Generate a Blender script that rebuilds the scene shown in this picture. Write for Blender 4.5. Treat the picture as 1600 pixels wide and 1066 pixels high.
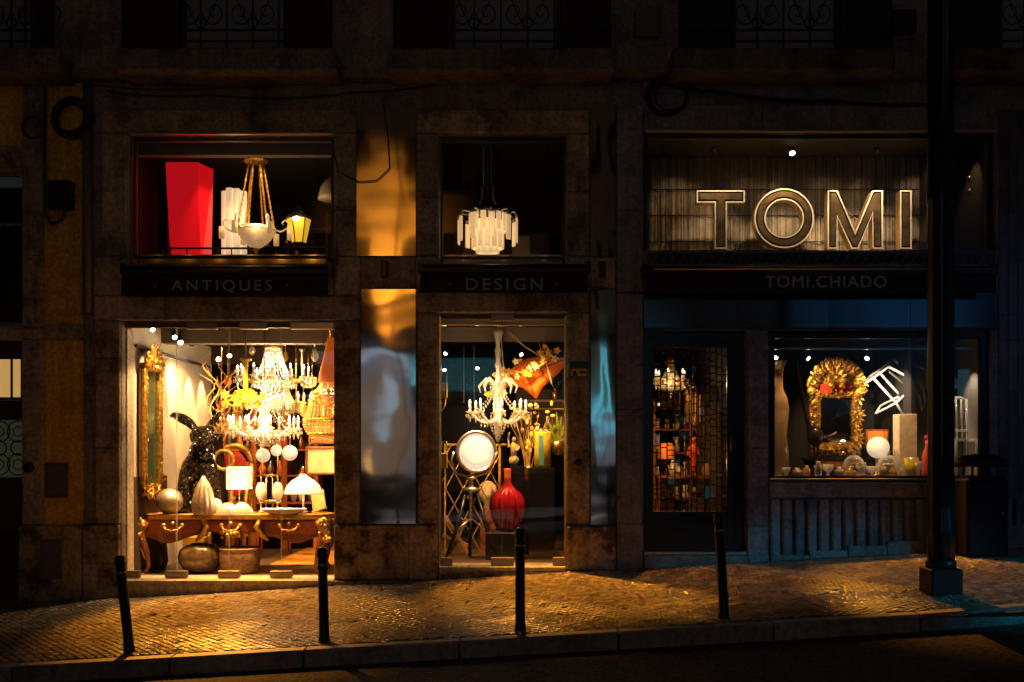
import bpy, bmesh, math, random
from mathutils import Vector, Matrix
R = math.radians
random.seed(7)
SC = bpy.context.scene
COL = SC.collection
for _o in list(bpy.data.objects):
    bpy.data.objects.remove(_o)

# ------------------------------------------------------------------ camera
# metres; x along the facade, y into the shops (facade plane y = 0), z up
CAM_D, FPX, HX, HY, EYE = 12.0, 1560.0, 800.0, 714.0, 1.5
cd = bpy.data.cameras.new('camera')
cam = bpy.data.objects.new('camera', cd)
COL.objects.link(cam)
cam.location = (0, -CAM_D, EYE)
cam.rotation_euler = (R(90), 0, 0)
cd.sensor_width = 36.0
cd.lens = FPX / 1600 * 36
cd.shift_y = (HY - 533.0) / 1600
cd.clip_start, cd.clip_end = 0.1, 300
SC.camera = cam

# ------------------------------------------------------------------ night sky, moon, exposure
wd = bpy.data.worlds.new('World')
SC.world = wd
wd.use_nodes = True
_n = wd.node_tree.nodes
_bg = _n['Background']
_sky = _n.new('ShaderNodeTexSky')
_sky.sky_type = 'NISHITA'
_sky.sun_disc = False
_sky.sun_elevation = R(4)
_sky.sun_rotation = R(150)
wd.node_tree.links.new(_sky.outputs[0], _bg.inputs[0])
_bg.inputs[1].default_value = 0.0050
_sl = bpy.data.lights.new('moonlight', 'SUN')
_sl.energy, _sl.angle, _sl.color = 0.008, R(2), (0.8, 0.85, 1.0)
_so = bpy.data.objects.new('moonlight', _sl)
COL.objects.link(_so)
_so.rotation_euler = (R(40), 0, R(25))
SC.view_settings.view_transform = 'Standard'
SC.view_settings.look = 'None'
SC.view_settings.exposure = 0.0
SC.view_settings.gamma = 1.0
SC.view_settings.use_curve_mapping = False
SC.render.engine = 'CYCLES'
cy = SC.cycles
cy.use_denoising = True
cy.max_bounces, cy.diffuse_bounces, cy.glossy_bounces = 10, 3, 5
cy.transmission_bounces, cy.transparent_max_bounces = 6, 24
cy.sample_clamp_indirect, cy.sample_clamp_direct = 3.0, 0.0
cy.caustics_reflective = cy.caustics_refractive = False

WARM = (1.0, 0.55, 0.20)
WARM2 = (1.0, 0.66, 0.34)


def at(px, py, Y):
    s = (CAM_D + Y) / FPX
    return Vector(((px - HX) * s, Y, EYE + (HY - py) * s))


def spot(name, loc, tgt, W, deg, col=WARM, blend=0.5, rad=0.03):
    l = bpy.data.lights.new(name, 'SPOT')
    l.energy, l.color, l.spot_size, l.spot_blend, l.shadow_soft_size = W, col, R(deg), blend, rad
    o = bpy.data.objects.new(name, l)
    COL.objects.link(o)
    o.location = loc
    d = Vector(tgt) - Vector(loc)
    o.rotation_euler = d.to_track_quat('-Z', 'Y').to_euler()
    return o


def point(name, loc, W, col=WARM2, rad=0.05):
    l = bpy.data.lights.new(name, 'POINT')
    l.energy, l.color, l.shadow_soft_size = W, col, rad
    o = bpy.data.objects.new(name, l)
    COL.objects.link(o)
    o.location = loc
    return o


def ground(x, y=0.0):
    return 0.057 * (x + 1.54) + 0.025 * y


# ------------------------------------------------------------------ mesh builder
class MB:
    def __init__(s):
        s.v, s.f, s.sm = [], [], []

    def add(s, vs, fs, sm=False):
        b = len(s.v)
        s.v += [tuple(v) for v in vs]
        s.f += [tuple(i + b for i in f) for f in fs]
        s.sm += [sm] * len(fs)
        return s

    def xf(s, m, start=0):
        for i in range(start, len(s.v)):
            s.v[i] = tuple(m @ Vector(s.v[i]))
        return s

    def box(s, x0, x1, y0, y1, z0, z1):
        x0, x1 = min(x0, x1), max(x0, x1)
        y0, y1 = min(y0, y1), max(y0, y1)
        z0, z1 = min(z0, z1), max(z0, z1)
        return s.add([(x0, y0, z0), (x1, y0, z0), (x1, y1, z0), (x0, y1, z0), (x0, y0, z1), (x1, y0, z1), (x1, y1, z1), (x0, y1, z1)],
                     [(0, 3, 2, 1), (4, 5, 6, 7), (0, 1, 5, 4), (1, 2, 6, 5), (2, 3, 7, 6), (3, 0, 4, 7)])

    def cbox(s, x0, x1, y0, y1, z0, z1, c):
        """chamfered box"""
        x0, x1 = min(x0, x1), max(x0, x1)
        y0, y1 = min(y0, y1), max(y0, y1)
        z0, z1 = min(z0, z1), max(z0, z1)
        X, Yv, Z = (x0, x1), (y0, y1), (z0, z1)
        vs, ix = [], {}
        for i in (0, 1):
            for j in (0, 1):
                for k in (0, 1):
                    dx, dy, dz = c * (1 - 2 * i), c * (1 - 2 * j), c * (1 - 2 * k)
                    for a, p in enumerate(((X[i], Yv[j] + dy, Z[k] + dz), (X[i] + dx, Yv[j], Z[k] + dz), (X[i] + dx, Yv[j] + dy, Z[k]))):
                        ix[i, j, k, a] = len(vs)
                        vs.append(p)
        g = lambda i, j, k, a: ix[i, j, k, a]
        fs = [(g(0, 0, 0, 0), g(0, 0, 1, 0), g(0, 1, 1, 0), g(0, 1, 0, 0)), (g(1, 0, 0, 0), g(1, 1, 0, 0), g(1, 1, 1, 0), g(1, 0, 1, 0)),
              (g(0, 0, 0, 1), g(1, 0, 0, 1), g(1, 0, 1, 1), g(0, 0, 1, 1)), (g(0, 1, 0, 1), g(0, 1, 1, 1), g(1, 1, 1, 1), g(1, 1, 0, 1)),
              (g(0, 0, 0, 2), g(0, 1, 0, 2), g(1, 1, 0, 2), g(1, 0, 0, 2)), (g(0, 0, 1, 2), g(1, 0, 1, 2), g(1, 1, 1, 2), g(0, 1, 1, 2))]
        for j in (0, 1):
            for k in (0, 1):
                fs.append((g(0, j, k, 1), g(1, j, k, 1), g(1, j, k, 2), g(0, j, k, 2)))
        for i in (0, 1):
            for k in (0, 1):
                fs.append((g(i, 0, k, 0), g(i, 1, k, 0), g(i, 1, k, 2), g(i, 0, k, 2)))
            for j in (0, 1):
                fs.append((g(i, j, 0, 0), g(i, j, 1, 0), g(i, j, 1, 1), g(i, j, 0, 1)))
        for i in (0, 1):
            for j in (0, 1):
                for k in (0, 1):
                    fs.append((g(i, j, k, 0), g(i, j, k, 1), g(i, j, k, 2)))
        return s.add(vs, fs)

    def tube(s, pts, r, n=6, closed=False, caps=True):
        P = [Vector(p) for p in pts]
        m = len(P)
        rs = r if isinstance(r, (list, tuple)) else [r] * m
        vs, nrm = [], None
        for i in range(m):
            a = P[(i - 1) % m] if (closed or i > 0) else P[i]
            b = P[(i + 1) % m] if (closed or i < m - 1) else P[i]
            t = (b - a)
            t = t.normalized() if t.length > 1e-9 else Vector((0, 0, 1))
            if nrm is None:
                nrm = t.orthogonal().normalized()
            nrm = nrm - t * nrm.dot(t)
            nrm = nrm.normalized() if nrm.length > 1e-6 else t.orthogonal().normalized()
            bn = t.cross(nrm)
            for k in range(n):
                an = 2 * math.pi * k / n
                vs.append(P[i] + (nrm * math.cos(an) + bn * math.sin(an)) * rs[i])
        fs = []
        for i in range(m if closed else m - 1):
            j = (i + 1) % m
            for k in range(n):
                l = (k + 1) % n
                fs.append((i * n + k, i * n + l, j * n + l, j * n + k))
        if caps and not closed:
            fs.append(tuple(range(n - 1, -1, -1)))
            fs.append(tuple((m - 1) * n + k for k in range(n)))
        return s.add(vs, fs, n > 4)

    def cyl(s, p0, p1, r0, r1=None, n=12):
        return s.tube([p0, p1], [r0, r0 if r1 is None else r1], n)

    def lathe(s, prof, c=(0, 0, 0), n=20, fl=0, amp=0.0, sx=1.0, sy=1.0):
        vs, fs = [], []
        for (r, z) in prof:
            for k in range(n):
                a = 2 * math.pi * k / n
                q = r * (1 + amp * math.cos(fl * a)) if fl else r
                vs.append((c[0] + q * math.cos(a) * sx, c[1] + q * math.sin(a) * sy, c[2] + z))
        m = len(prof)
        for i in range(m - 1):
            for k in range(n):
                l = (k + 1) % n
                fs.append((i * n + k, i * n + l, (i + 1) * n + l, (i + 1) * n + k))
        if prof[0][0] > 1e-6:
            fs.append(tuple(range(n - 1, -1, -1)))
        if prof[-1][0] > 1e-6:
            fs.append(tuple((m - 1) * n + k for k in range(n)))
        return s.add(vs, fs, True)

    def ball(s, c, r, n=14, m=8):
        if not isinstance(r, (list, tuple)):
            r = (r, r, r)
        vs = [(c[0], c[1], c[2] - r[2])]
        for i in range(1, m):
            t = math.pi * i / m - math.pi / 2
            for k in range(n):
                a = 2 * math.pi * k / n
                vs.append((c[0] + r[0] * math.cos(t) * math.cos(a), c[1] + r[1] * math.cos(t) * math.sin(a), c[2] + r[2] * math.sin(t)))
        vs.append((c[0], c[1], c[2] + r[2]))
        fs = []
        for k in range(n):
            l = (k + 1) % n
            fs.append((0, 1 + l, 1 + k))
            for i in range(m - 2):
                fs.append((1 + i * n + k, 1 + i * n + l, 1 + (i + 1) * n + l, 1 + (i + 1) * n + k))
            fs.append((len(vs) - 1, 1 + (m - 2) * n + k, 1 + (m - 2) * n + l))
        return s.add(vs, fs, True)

    def octa(s, c, r, h=None):
        h = h or r
        x, y, z = c
        return s.add([(x, y, z - h), (x + r, y, z), (x, y + r, z), (x - r, y, z), (x, y - r, z), (x, y, z + h)],
                     [(0, 2, 1), (0, 3, 2), (0, 4, 3), (0, 1, 4), (5, 1, 2), (5, 2, 3), (5, 3, 4), (5, 4, 1)])

    def prism(s, poly, y0, y1):
        """polygon in x,z (counter-clockwise seen from -y) extruded from y0 (front) to y1"""
        n = len(poly)
        vs = [(x, y0, z) for x, z in poly] + [(x, y1, z) for x, z in poly]
        fs = [tuple(range(n)), tuple(range(2 * n - 1, n - 1, -1))]
        for i in range(n):
            j = (i + 1) % n
            fs.append((i, n + i, n + j, j))
        return s.add(vs, fs)

    def ring(s, c, r, t, n=24, k=6, ax='z', a0=0.0, a1=2 * math.pi, sx=1.0):
        full = abs(a1 - a0 - 2 * math.pi) < 1e-6
        pts = []
        for i in range(n if full else n + 1):
            a = a0 + (a1 - a0) * i / n
            u, v = r * math.cos(a) * sx, r * math.sin(a)
            pts.append((c[0] + u, c[1] + v, c[2]) if ax == 'z' else (c[0] + u, c[1], c[2] + v) if ax == 'y' else (c[0], c[1] + u, c[2] + v))
        return s.tube(pts, t, k, closed=full)

    def sheet(s, f, nu, nv, sm=True):
        vs = [f(i / nu, j / nv) for j in range(nv + 1) for i in range(nu + 1)]
        fs = [(j * (nu + 1) + i, j * (nu + 1) + i + 1, (j + 1) * (nu + 1) + i + 1, (j + 1) * (nu + 1) + i) for j in range(nv) for i in range(nu)]
        return s.add(vs, fs, sm)

    def fb(s, x0, x1, y0, y1, Y0, Y1, c=0.0):
        """box from facade pixels (x0..x1, y0..y1 read at y = 0) with real depth Y0..Y1"""
        a, b = at(x0, y0, 0), at(x1, y1, 0)
        if c:
            return s.cbox(a.x, b.x, Y0, Y1, b.z, a.z, c)
        return s.box(a.x, b.x, Y0, Y1, b.z, a.z)

    def mesh(s, name, u=1.0, off=(0, 0, 0)):
        me = bpy.data.meshes.new(name)
        me.from_pydata([((x - off[0]) * u, (y - off[1]) * u, (z - off[2]) * u) for x, y, z in s.v], [], s.f)
        me.polygons.foreach_set('use_smooth', s.sm)
        bm = bmesh.new()
        bm.from_mesh(me)
        bmesh.ops.recalc_face_normals(bm, faces=bm.faces)
        bm.to_mesh(me)
        bm.free()
        me.update()
        return me


def tagged(o, label=None, cat=None, group=None, kind=None):
    for k, v in (('label', label), ('category', cat), ('group', group), ('kind', kind)):
        if v:
            o[k] = v
    return o


class T:
    """a thing: an Empty at its base that parents its parts; u = metres per unit of its parts"""
    def __init__(s, name, label, cat, loc, u=1.0, group=None, rz=0.0, world=False, kind=None):
        o = bpy.data.objects.new(name, None)
        COL.objects.link(o)
        o.location, o.rotation_euler, o.empty_display_size = loc, (0, 0, rz), 0.1
        tagged(o, label, cat, group, kind)
        s.o, s.u, s.loc, s.world = o, u, Vector(loc), world

    def p(s, name, mb, mat, par=None, label=None, kind=None):
        me = mb.mesh(name, s.u, s.loc if s.world else (0, 0, 0))
        me.materials.append(M[mat])
        o = bpy.data.objects.new(name, me)
        COL.objects.link(o)
        o.parent = par or s.o
        tagged(o, label, None, None, kind)
        return o


def item(name, label, cat, px, py, Y, group=None, rz=0.0):
    return T(name, label, cat, at(px, py, Y), (CAM_D + Y) / FPX, group, rz)


def single(name, label, cat, mb, mat, kind=None, group=None, loc=None):
    """a thing that is one mesh, written in world metres"""
    xs = [v[0] for v in mb.v]; ys = [v[1] for v in mb.v]; zs = [v[2] for v in mb.v]
    loc = loc or ((min(xs) + max(xs)) / 2, (min(ys) + max(ys)) / 2, min(zs))
    me = mb.mesh(name, 1.0, loc)
    me.materials.append(M[mat])
    o = bpy.data.objects.new(name, me)
    COL.objects.link(o)
    o.location = loc
    return tagged(o, label, cat, group, kind)


def kids(o):
    return [c for c in COL.objects if c.parent == o]


def copy_tree(o, par=None, loc=None, rz=None, label=None, _idx=None):
    if _idx is None:
        _idx = {}
        for c in COL.objects:
            if c.parent:
                _idx.setdefault(c.parent.name, []).append(c)
    c = o.copy()
    COL.objects.link(c)
    if par is not None:
        c.parent = par
    if loc is not None:
        c.location = loc
    if rz is not None:
        c.rotation_euler = (c.rotation_euler[0], c.rotation_euler[1], rz)
    if label:
        c['label'] = label
    for ch in _idx.get(o.name, []):
        copy_tree(ch, c, _idx=_idx)
    return c


# ------------------------------------------------------------------ materials
M = {}


def mat(name, col, rough=0.5, metal=0.0, var=0.0, vs=6.0, bump=0.0, bs=40.0, trans=0.0, em=None, es=0.0, spec=0.5, col2=None, rnd=0.0, alpha=1.0, sss=0.0, coat=0.0):
    m = bpy.data.materials.new(name)
    m.use_nodes = True
    nt = m.node_tree
    N, L = nt.nodes, nt.links
    b = N['Principled BSDF']
    b.inputs['Base Color'].default_value = (*col, 1)
    b.inputs['Roughness'].default_value = rough
    b.inputs['Metallic'].default_value = metal
    b.inputs['Specular IOR Level'].default_value = spec
    b.inputs['Transmission Weight'].default_value = trans
    b.inputs['Alpha'].default_value = alpha
    b.inputs['Coat Weight'].default_value = coat
    if em:
        b.inputs['Emission Color'].default_value = (*em, 1)
        b.inputs['Emission Strength'].default_value = es
    tc = None
    if var or bump or rnd:
        tc = N.new('ShaderNodeTexCoord')
    if var or rnd:
        nz = N.new('ShaderNodeTexNoise')
        nz.inputs['Scale'].default_value = vs
        nz.inputs['Detail'].default_value = 6
        nz.inputs['Roughness'].default_value = 0.62
        L.new(tc.outputs['Object'], nz.inputs['Vector'])
        rp = N.new('ShaderNodeValToRGB')
        rp.color_ramp.elements[0].position, rp.color_ramp.elements[1].position = 0.32, 0.68
        c2 = col2 or tuple(min(1, c * (1 + var)) for c in col)
        rp.color_ramp.elements[0].color = (*(c * (1 - var) for c in col), 1)
        rp.color_ramp.elements[1].color = (*c2, 1)
        L.new(nz.outputs['Fac'], rp.inputs['Fac'])
        out = rp.outputs['Color']
        if rnd:
            oi = N.new('ShaderNodeObjectInfo')
            ge = N.new('ShaderNodeNewGeometry')
            ad = N.new('ShaderNodeMath'); ad.operation = 'ADD'
            L.new(oi.outputs['Random'], ad.inputs[0]); L.new(ge.outputs['Random Per Island'], ad.inputs[1])
            fr = N.new('ShaderNodeMath'); fr.operation = 'FRACT'
            L.new(ad.outputs[0], fr.inputs[0])
            mr = N.new('ShaderNodeMapRange')
            mr.inputs['To Min'].default_value, mr.inputs['To Max'].default_value = 1 - rnd, 1 + rnd
            L.new(fr.outputs[0], mr.inputs['Value'])
            mx = N.new('ShaderNodeVectorMath'); mx.operation = 'SCALE'
            L.new(out, mx.inputs[0]); L.new(mr.outputs[0], mx.inputs['Scale'])
            out = mx.outputs[0]
        L.new(out, b.inputs['Base Color'])
    if bump:
        n2 = N.new('ShaderNodeTexNoise')
        n2.inputs['Scale'].default_value = bs
        n2.inputs['Detail'].default_value = 4
        L.new(tc.outputs['Object'], n2.inputs['Vector'])
        bp = N.new('ShaderNodeBump')
        bp.inputs['Strength'].default_value = bump
        bp.inputs['Distance'].default_value = 0.02
        L.new(n2.outputs['Fac'], bp.inputs['Height'])
        L.new(bp.outputs['Normal'], b.inputs['Normal'])
    M[name] = m
    return m


def thin_glass(name, tint=(0.96, 0.97, 0.96), bump=0.0, bs=1.0, f0=.045, rough=0.0):
    """a pane: see-through, with a Schlick mirror share that is the same from either side"""
    m = bpy.data.materials.new(name)
    m.use_nodes = True
    nt = m.node_tree
    N, L = nt.nodes, nt.links
    N.remove(N['Principled BSDF'])
    tr, gl, mx = N.new('ShaderNodeBsdfTransparent'), N.new('ShaderNodeBsdfGlossy'), N.new('ShaderNodeMixShader')
    lw, pw, mr = N.new('ShaderNodeLayerWeight'), N.new('ShaderNodeMath'), N.new('ShaderNodeMapRange')
    tr.inputs['Color'].default_value = (*tint, 1)
    gl.inputs['Roughness'].default_value = rough
    lw.inputs['Blend'].default_value = 0.5
    pw.operation = 'POWER'
    pw.inputs[1].default_value = 5.0
    mr.inputs['To Min'].default_value, mr.inputs['To Max'].default_value = f0, 0.8
    L.new(lw.outputs['Facing'], pw.inputs[0]); L.new(pw.outputs[0], mr.inputs['Value'])
    L.new(mr.outputs[0], mx.inputs[0]); L.new(tr.outputs[0], mx.inputs[1]); L.new(gl.outputs[0], mx.inputs[2])
    L.new(mx.outputs[0], N['Material Output'].inputs[0])
    if bump:
        tc, n2, bp = N.new('ShaderNodeTexCoord'), N.new('ShaderNodeTexNoise'), N.new('ShaderNodeBump')
        n2.inputs['Scale'].default_value = bs
        bp.inputs['Strength'].default_value = bump
        L.new(tc.outputs['Object'], n2.inputs['Vector']); L.new(n2.outputs['Fac'], bp.inputs['Height'])
        L.new(bp.outputs['Normal'], gl.inputs['Normal'])
    M[name] = m


def acrylic(name, body=(0.9, 0.9, 0.88), lo=0.12, hi=0.85):
    """clear plastic or crystal: see-through face on, bright and glossy at its edges"""
    m = bpy.data.materials.new(name)
    m.use_nodes = True
    nt = m.node_tree
    N, L = nt.nodes, nt.links
    b = N['Principled BSDF']
    b.inputs['Base Color'].default_value = (*body, 1)
    b.inputs['Roughness'].default_value = 0.08
    tr, lw, mr, mx = N.new('ShaderNodeBsdfTransparent'), N.new('ShaderNodeLayerWeight'), N.new('ShaderNodeMapRange'), N.new('ShaderNodeMixShader')
    lw.inputs['Blend'].default_value = 0.5
    mr.inputs['To Min'].default_value, mr.inputs['To Max'].default_value = lo, hi
    L.new(lw.outputs['Facing'], mr.inputs['Value']); L.new(mr.outputs[0], mx.inputs[0])
    L.new(tr.outputs[0], mx.inputs[1]); L.new(b.outputs[0], mx.inputs[2])
    L.new(mx.outputs[0], N['Material Output'].inputs[0])
    M[name] = m



def lit_crystal(name, body):
    """cut crystal lit from within: passes light on and glints"""
    m = bpy.data.materials.new(name)
    m.use_nodes = True
    nt = m.node_tree
    N, L = nt.nodes, nt.links
    N.remove(N['Principled BSDF'])
    tl, df, tr, gl = (N.new('ShaderNodeBsdf' + k) for k in ('Translucent', 'Diffuse', 'Transparent', 'Glossy'))
    for n in (tl, df, gl):
        n.inputs['Color'].default_value = (*body, 1)
    gl.inputs['Roughness'].default_value = .08
    a, b, c = (N.new('ShaderNodeMixShader') for _ in range(3))
    a.inputs[0].default_value, b.inputs[0].default_value, c.inputs[0].default_value = .45, .25, .25
    L.new(tl.outputs[0], a.inputs[1]); L.new(df.outputs[0], a.inputs[2])
    L.new(a.outputs[0], b.inputs[1]); L.new(gl.outputs[0], b.inputs[2])
    L.new(b.outputs[0], c.inputs[1]); L.new(tr.outputs[0], c.inputs[2])
    L.new(c.outputs[0], N['Material Output'].inputs[0])
    M[name] = m


def sequins(name, col, scale):
    """glossy skin of small facets that each tilt their own way"""
    m = mat(name, col, .07)
    N, L = m.node_tree.nodes, m.node_tree.links
    tc, vo, ge = N.new('ShaderNodeTexCoord'), N.new('ShaderNodeTexVoronoi'), N.new('ShaderNodeNewGeometry')
    vo.inputs['Scale'].default_value = scale
    s1, s2, ad, no = (N.new('ShaderNodeVectorMath') for _ in range(4))
    s1.operation, s2.operation, ad.operation, no.operation = 'SUBTRACT', 'SCALE', 'ADD', 'NORMALIZE'
    s1.inputs[1].default_value = (.5, .5, .5)
    s2.inputs['Scale'].default_value = 2.1
    L.new(tc.outputs['Object'], vo.inputs['Vector']); L.new(vo.outputs['Color'], s1.inputs[0]); L.new(s1.outputs[0], s2.inputs[0])
    L.new(s2.outputs[0], ad.inputs[0]); L.new(ge.outputs['Normal'], ad.inputs[1]); L.new(ad.outputs[0], no.inputs[0])
    L.new(no.outputs[0], N['Principled BSDF'].inputs['Normal'])


# stone, plaster, ground
def stone(name, a, b_, c, rough=0.8, bump=0.5):
    """weathered stone: broad stains, fine grain, pits"""
    m = bpy.data.materials.new(name)
    m.use_nodes = True
    nt = m.node_tree
    N, L = nt.nodes, nt.links
    p = N['Principled BSDF']
    p.inputs['Roughness'].default_value = rough
    p.inputs['Specular IOR Level'].default_value = 0.3
    ge = N.new('ShaderNodeNewGeometry')
    n1, n2, n3 = (N.new('ShaderNodeTexNoise') for _ in range(3))
    n1.inputs['Scale'].default_value, n1.inputs['Detail'].default_value = 2.2, 8
    n1.inputs['Roughness'].default_value = 0.7
    n2.inputs['Scale'].default_value, n2.inputs['Detail'].default_value = 22, 8
    n3.inputs['Scale'].default_value, n3.inputs['Detail'].default_value = 55, 6
    for n in (n1, n2, n3):
        L.new(ge.outputs['Position'], n.inputs['Vector'])
    r1 = N.new('ShaderNodeValToRGB')
    e = r1.color_ramp.elements
    e[0].position, e[0].color = 0.40, (*c, 1)
    e[1].position, e[1].color = 0.57, (*a, 1)
    x = e.new(0.47); x.color = (*b_, 1)
    L.new(n1.outputs['Fac'], r1.inputs['Fac'])
    mr = N.new('ShaderNodeMapRange')
    mr.inputs['From Min'].default_value, mr.inputs['From Max'].default_value = 0.3, 0.7
    mr.inputs['To Min'].default_value, mr.inputs['To Max'].default_value = 0.62, 1.25
    L.new(n2.outputs['Fac'], mr.inputs['Value'])
    st, mp = N.new('ShaderNodeTexNoise'), N.new('ShaderNodeMapping')
    mp.inputs['Scale'].default_value = (7, 7, .5)
    st.inputs['Scale'].default_value, st.inputs['Detail'].default_value = 1.6, 5
    L.new(ge.outputs['Position'], mp.inputs[0]); L.new(mp.outputs[0], st.inputs['Vector'])
    ms = N.new('ShaderNodeMapRange')
    ms.inputs['From Min'].default_value, ms.inputs['From Max'].default_value = .35, .62
    ms.inputs['To Min'].default_value, ms.inputs['To Max'].default_value = .78, 1.06
    L.new(st.outputs['Fac'], ms.inputs['Value'])
    m2 = N.new('ShaderNodeMath'); m2.operation = 'MULTIPLY'
    oi = N.new('ShaderNodeObjectInfo')
    mo = N.new('ShaderNodeMapRange')
    mo.inputs['To Min'].default_value, mo.inputs['To Max'].default_value = 0.82, 1.15
    L.new(oi.outputs['Random'], mo.inputs['Value'])
    mu = N.new('ShaderNodeMath'); mu.operation = 'MULTIPLY'
    L.new(mr.outputs[0], m2.inputs[0]); L.new(ms.outputs[0], m2.inputs[1])
    L.new(m2.outputs[0], mu.inputs[0]); L.new(mo.outputs[0], mu.inputs[1])
    sc = N.new('ShaderNodeVectorMath'); sc.operation = 'SCALE'
    L.new(r1.outputs[0], sc.inputs[0]); L.new(mu.outputs[0], sc.inputs['Scale'])
    L.new(sc.outputs[0], p.inputs['Base Color'])
    bp = N.new('ShaderNodeBump')
    bp.inputs['Strength'].default_value, bp.inputs['Distance'].default_value = bump, 0.012
    am = N.new('ShaderNodeMath'); am.operation = 'ADD'
    L.new(n2.outputs['Fac'], am.inputs[0]); L.new(n3.outputs['Fac'], am.inputs[1])
    L.new(am.outputs[0], bp.inputs['Height']); L.new(bp.outputs[0], p.inputs['Normal'])
    M[name] = m


stone('limestone', (.42, .37, .30), (.31, .265, .21), (.16, .13, .10))
stone('old_plaster', (.30, .28, .25), (.24, .22, .20), (.15, .13, .12), bump=.3)
stone('blue_stone', (.23, .24, .27), (.19, .20, .23), (.12, .13, .15), rough=.6, bump=.3)
stone('ochre_plaster', (.78, .50, .06), (.70, .44, .05), (.50, .30, .035), rough=.85, bump=.25)
stone('step_marble', (.62, .54, .42), (.55, .47, .36), (.42, .34, .25), rough=.5, bump=.15)
stone('plinth_stone', (.44, .37, .26), (.30, .24, .16), (.07, .055, .04), bump=.8)
stone('dark_stone', (.17, .15, .13), (.13, .11, .095), (.07, .06, .05))  # darker stone for cornice and slabs, toned down against light bounced from below
stone('kerb_granite', (.30, .29, .28), (.25, .24, .23), (.17, .16, .15), rough=.55, bump=.4)
mat('cobble', (.21, .18, .145), .19, 0, .35, 30, .2, 120, rnd=.5, spec=.6)
mat('mortar', (.07, .06, .05), .9, 0, .3, 20, .3, 80)
mat('asphalt', (.075, .073, .072), .8, 0, .85, 26, 1.0, 34, spec=.12)
mat('tile_glaze', (.10, .11, .12), .25, 0, .2, 8, rnd=.2)
mat('opposite_wall', (.50, .40, .25), .85, 0, .15, 1.2)
# metals, paints
mat('black_metal', (.012, .012, .013), .32, .2, bump=.05, bs=60)
mat('black_paint', (.008, .008, .009), .28, 0)
mat('matte_black', (.006, .006, .006), .7)
mat('bollard_iron', (.014, .014, .015), .35, .3, .3, 20, .12, 120)
mat('cassette_paint', (.012, .010, .010), .45)
mat('valance_fabric', (.008, .007, .007), .8)
mat('sign_white', (.34, .34, .34), .7)
mat('dark_frame', (.018, .014, .011), .4)
mat('steel', (.45, .43, .40), .3, 1.0, .1, 30)
mat('patch_steel', (.30, .27, .24), .45, 1.0)
mat('chrome', (.8, .76, .72), .28, .85)
mat('gold', (.80, .42, .075), .38, .85, .5, 26, .6, 60)
mat('brass', (.80, .50, .16), .25, 1.0, .15, 30)
mat('bronze_face', (.30, .20, .10), .36, .85, .6, 5)
mat('bronze_rim', (.95, .84, .66), .42, .2, .1, 20)
mat('bronze_side', (.85, .55, .18), .35, .9, .2, 15)
mat('groove', (.015, .010, .006), .6)
mat('silver_leaf', (.46, .38, .30), .36, .75, .35, 30, .35, 90)
mat('cable', (.006, .006, .006), .6)
mat('box_grey', (.10, .10, .11), .5)
mat('panel_brown', (.10, .065, .035), .6, 0, .2, 10)


def mirror_metal(name, col, rough, bs, st):
    m = mat(name, col, rough, 1.0)
    N, L = m.node_tree.nodes, m.node_tree.links
    ge, mp, n2, bp = N.new('ShaderNodeNewGeometry'), N.new('ShaderNodeMapping'), N.new('ShaderNodeTexNoise'), N.new('ShaderNodeBump')
    mp.inputs['Scale'].default_value = (1.1, 1, 1.6)
    n2.inputs['Scale'].default_value, n2.inputs['Detail'].default_value = bs, 1.2
    bp.inputs['Strength'].default_value, bp.inputs['Distance'].default_value = 1.0, st
    L.new(ge.outputs['Position'], mp.inputs[0]); L.new(mp.outputs[0], n2.inputs['Vector'])
    L.new(n2.outputs['Fac'], bp.inputs['Height']); L.new(bp.outputs[0], N['Principled BSDF'].inputs['Normal'])


mirror_metal('polished_panel', (.66, .63, .61), .07, 1.1, .010)
mirror_metal('fascia_metal', (.24, .28, .38), .12, .8, .006)
mat('mirror_glass', (.55, .60, .58), .04, 1.0)
mat('mirror_green', (.16, .30, .22), .12, .85)
thin_glass('pane', (.97, .97, .96), .02, .8)
thin_glass('mosaic_glass', (.70, .68, .62), .25, 14, .03, .05)
thin_glass('pane_old', (.9, .92, .92), .03, 1.2)
acrylic('acrylic')
lit_crystal('crystal', (1, .95, .86))
lit_crystal('amber_crystal', (1, .66, .24))
acrylic('dome_glass', (.95, .93, .9), .06, .8)
# interior
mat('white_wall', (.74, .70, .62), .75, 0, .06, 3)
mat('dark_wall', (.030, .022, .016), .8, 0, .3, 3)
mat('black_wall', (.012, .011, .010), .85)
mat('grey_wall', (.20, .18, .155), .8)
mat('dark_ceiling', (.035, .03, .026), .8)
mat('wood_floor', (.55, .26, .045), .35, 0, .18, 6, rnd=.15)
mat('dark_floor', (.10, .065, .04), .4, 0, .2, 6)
mat('walnut', (.25, .095, .03), .25, 0, .35, 14, coat=.3)
mat('mahogany', (.34, .095, .03), .28, 0, .3, 10)
mat('table_amber', (.62, .32, .06), .22, 0, .2, 8)
mat('pine', (.55, .30, .10), .5, 0, .2, 8)
mat('oak_soffit', (.55, .33, .10), .5, 0, .1, 6)
mat('black_gloss', (.010, .008, .008), .12, 0, bump=0)
mat('red_glow_plastic', (.80, .008, .018), .3, em=(1, .008, .018), es=.42)  # emission stands in for even light on the planter
mat('red_fabric', (.55, .02, .012), .6, 0, .2, 10)
mat('orange_glass', (.85, .17, .015), .25, em=(1, .16, .01), es=.12)
mat('orange_shade', (.85, .25, .03), .6, em=(1, .17, .012), es=.32)
mat('red_glass', (.32, .006, .012), .06, coat=.5)
mat('white_glow', (.9, .85, .75), .5, em=(1, .72, .42), es=.62)
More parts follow.
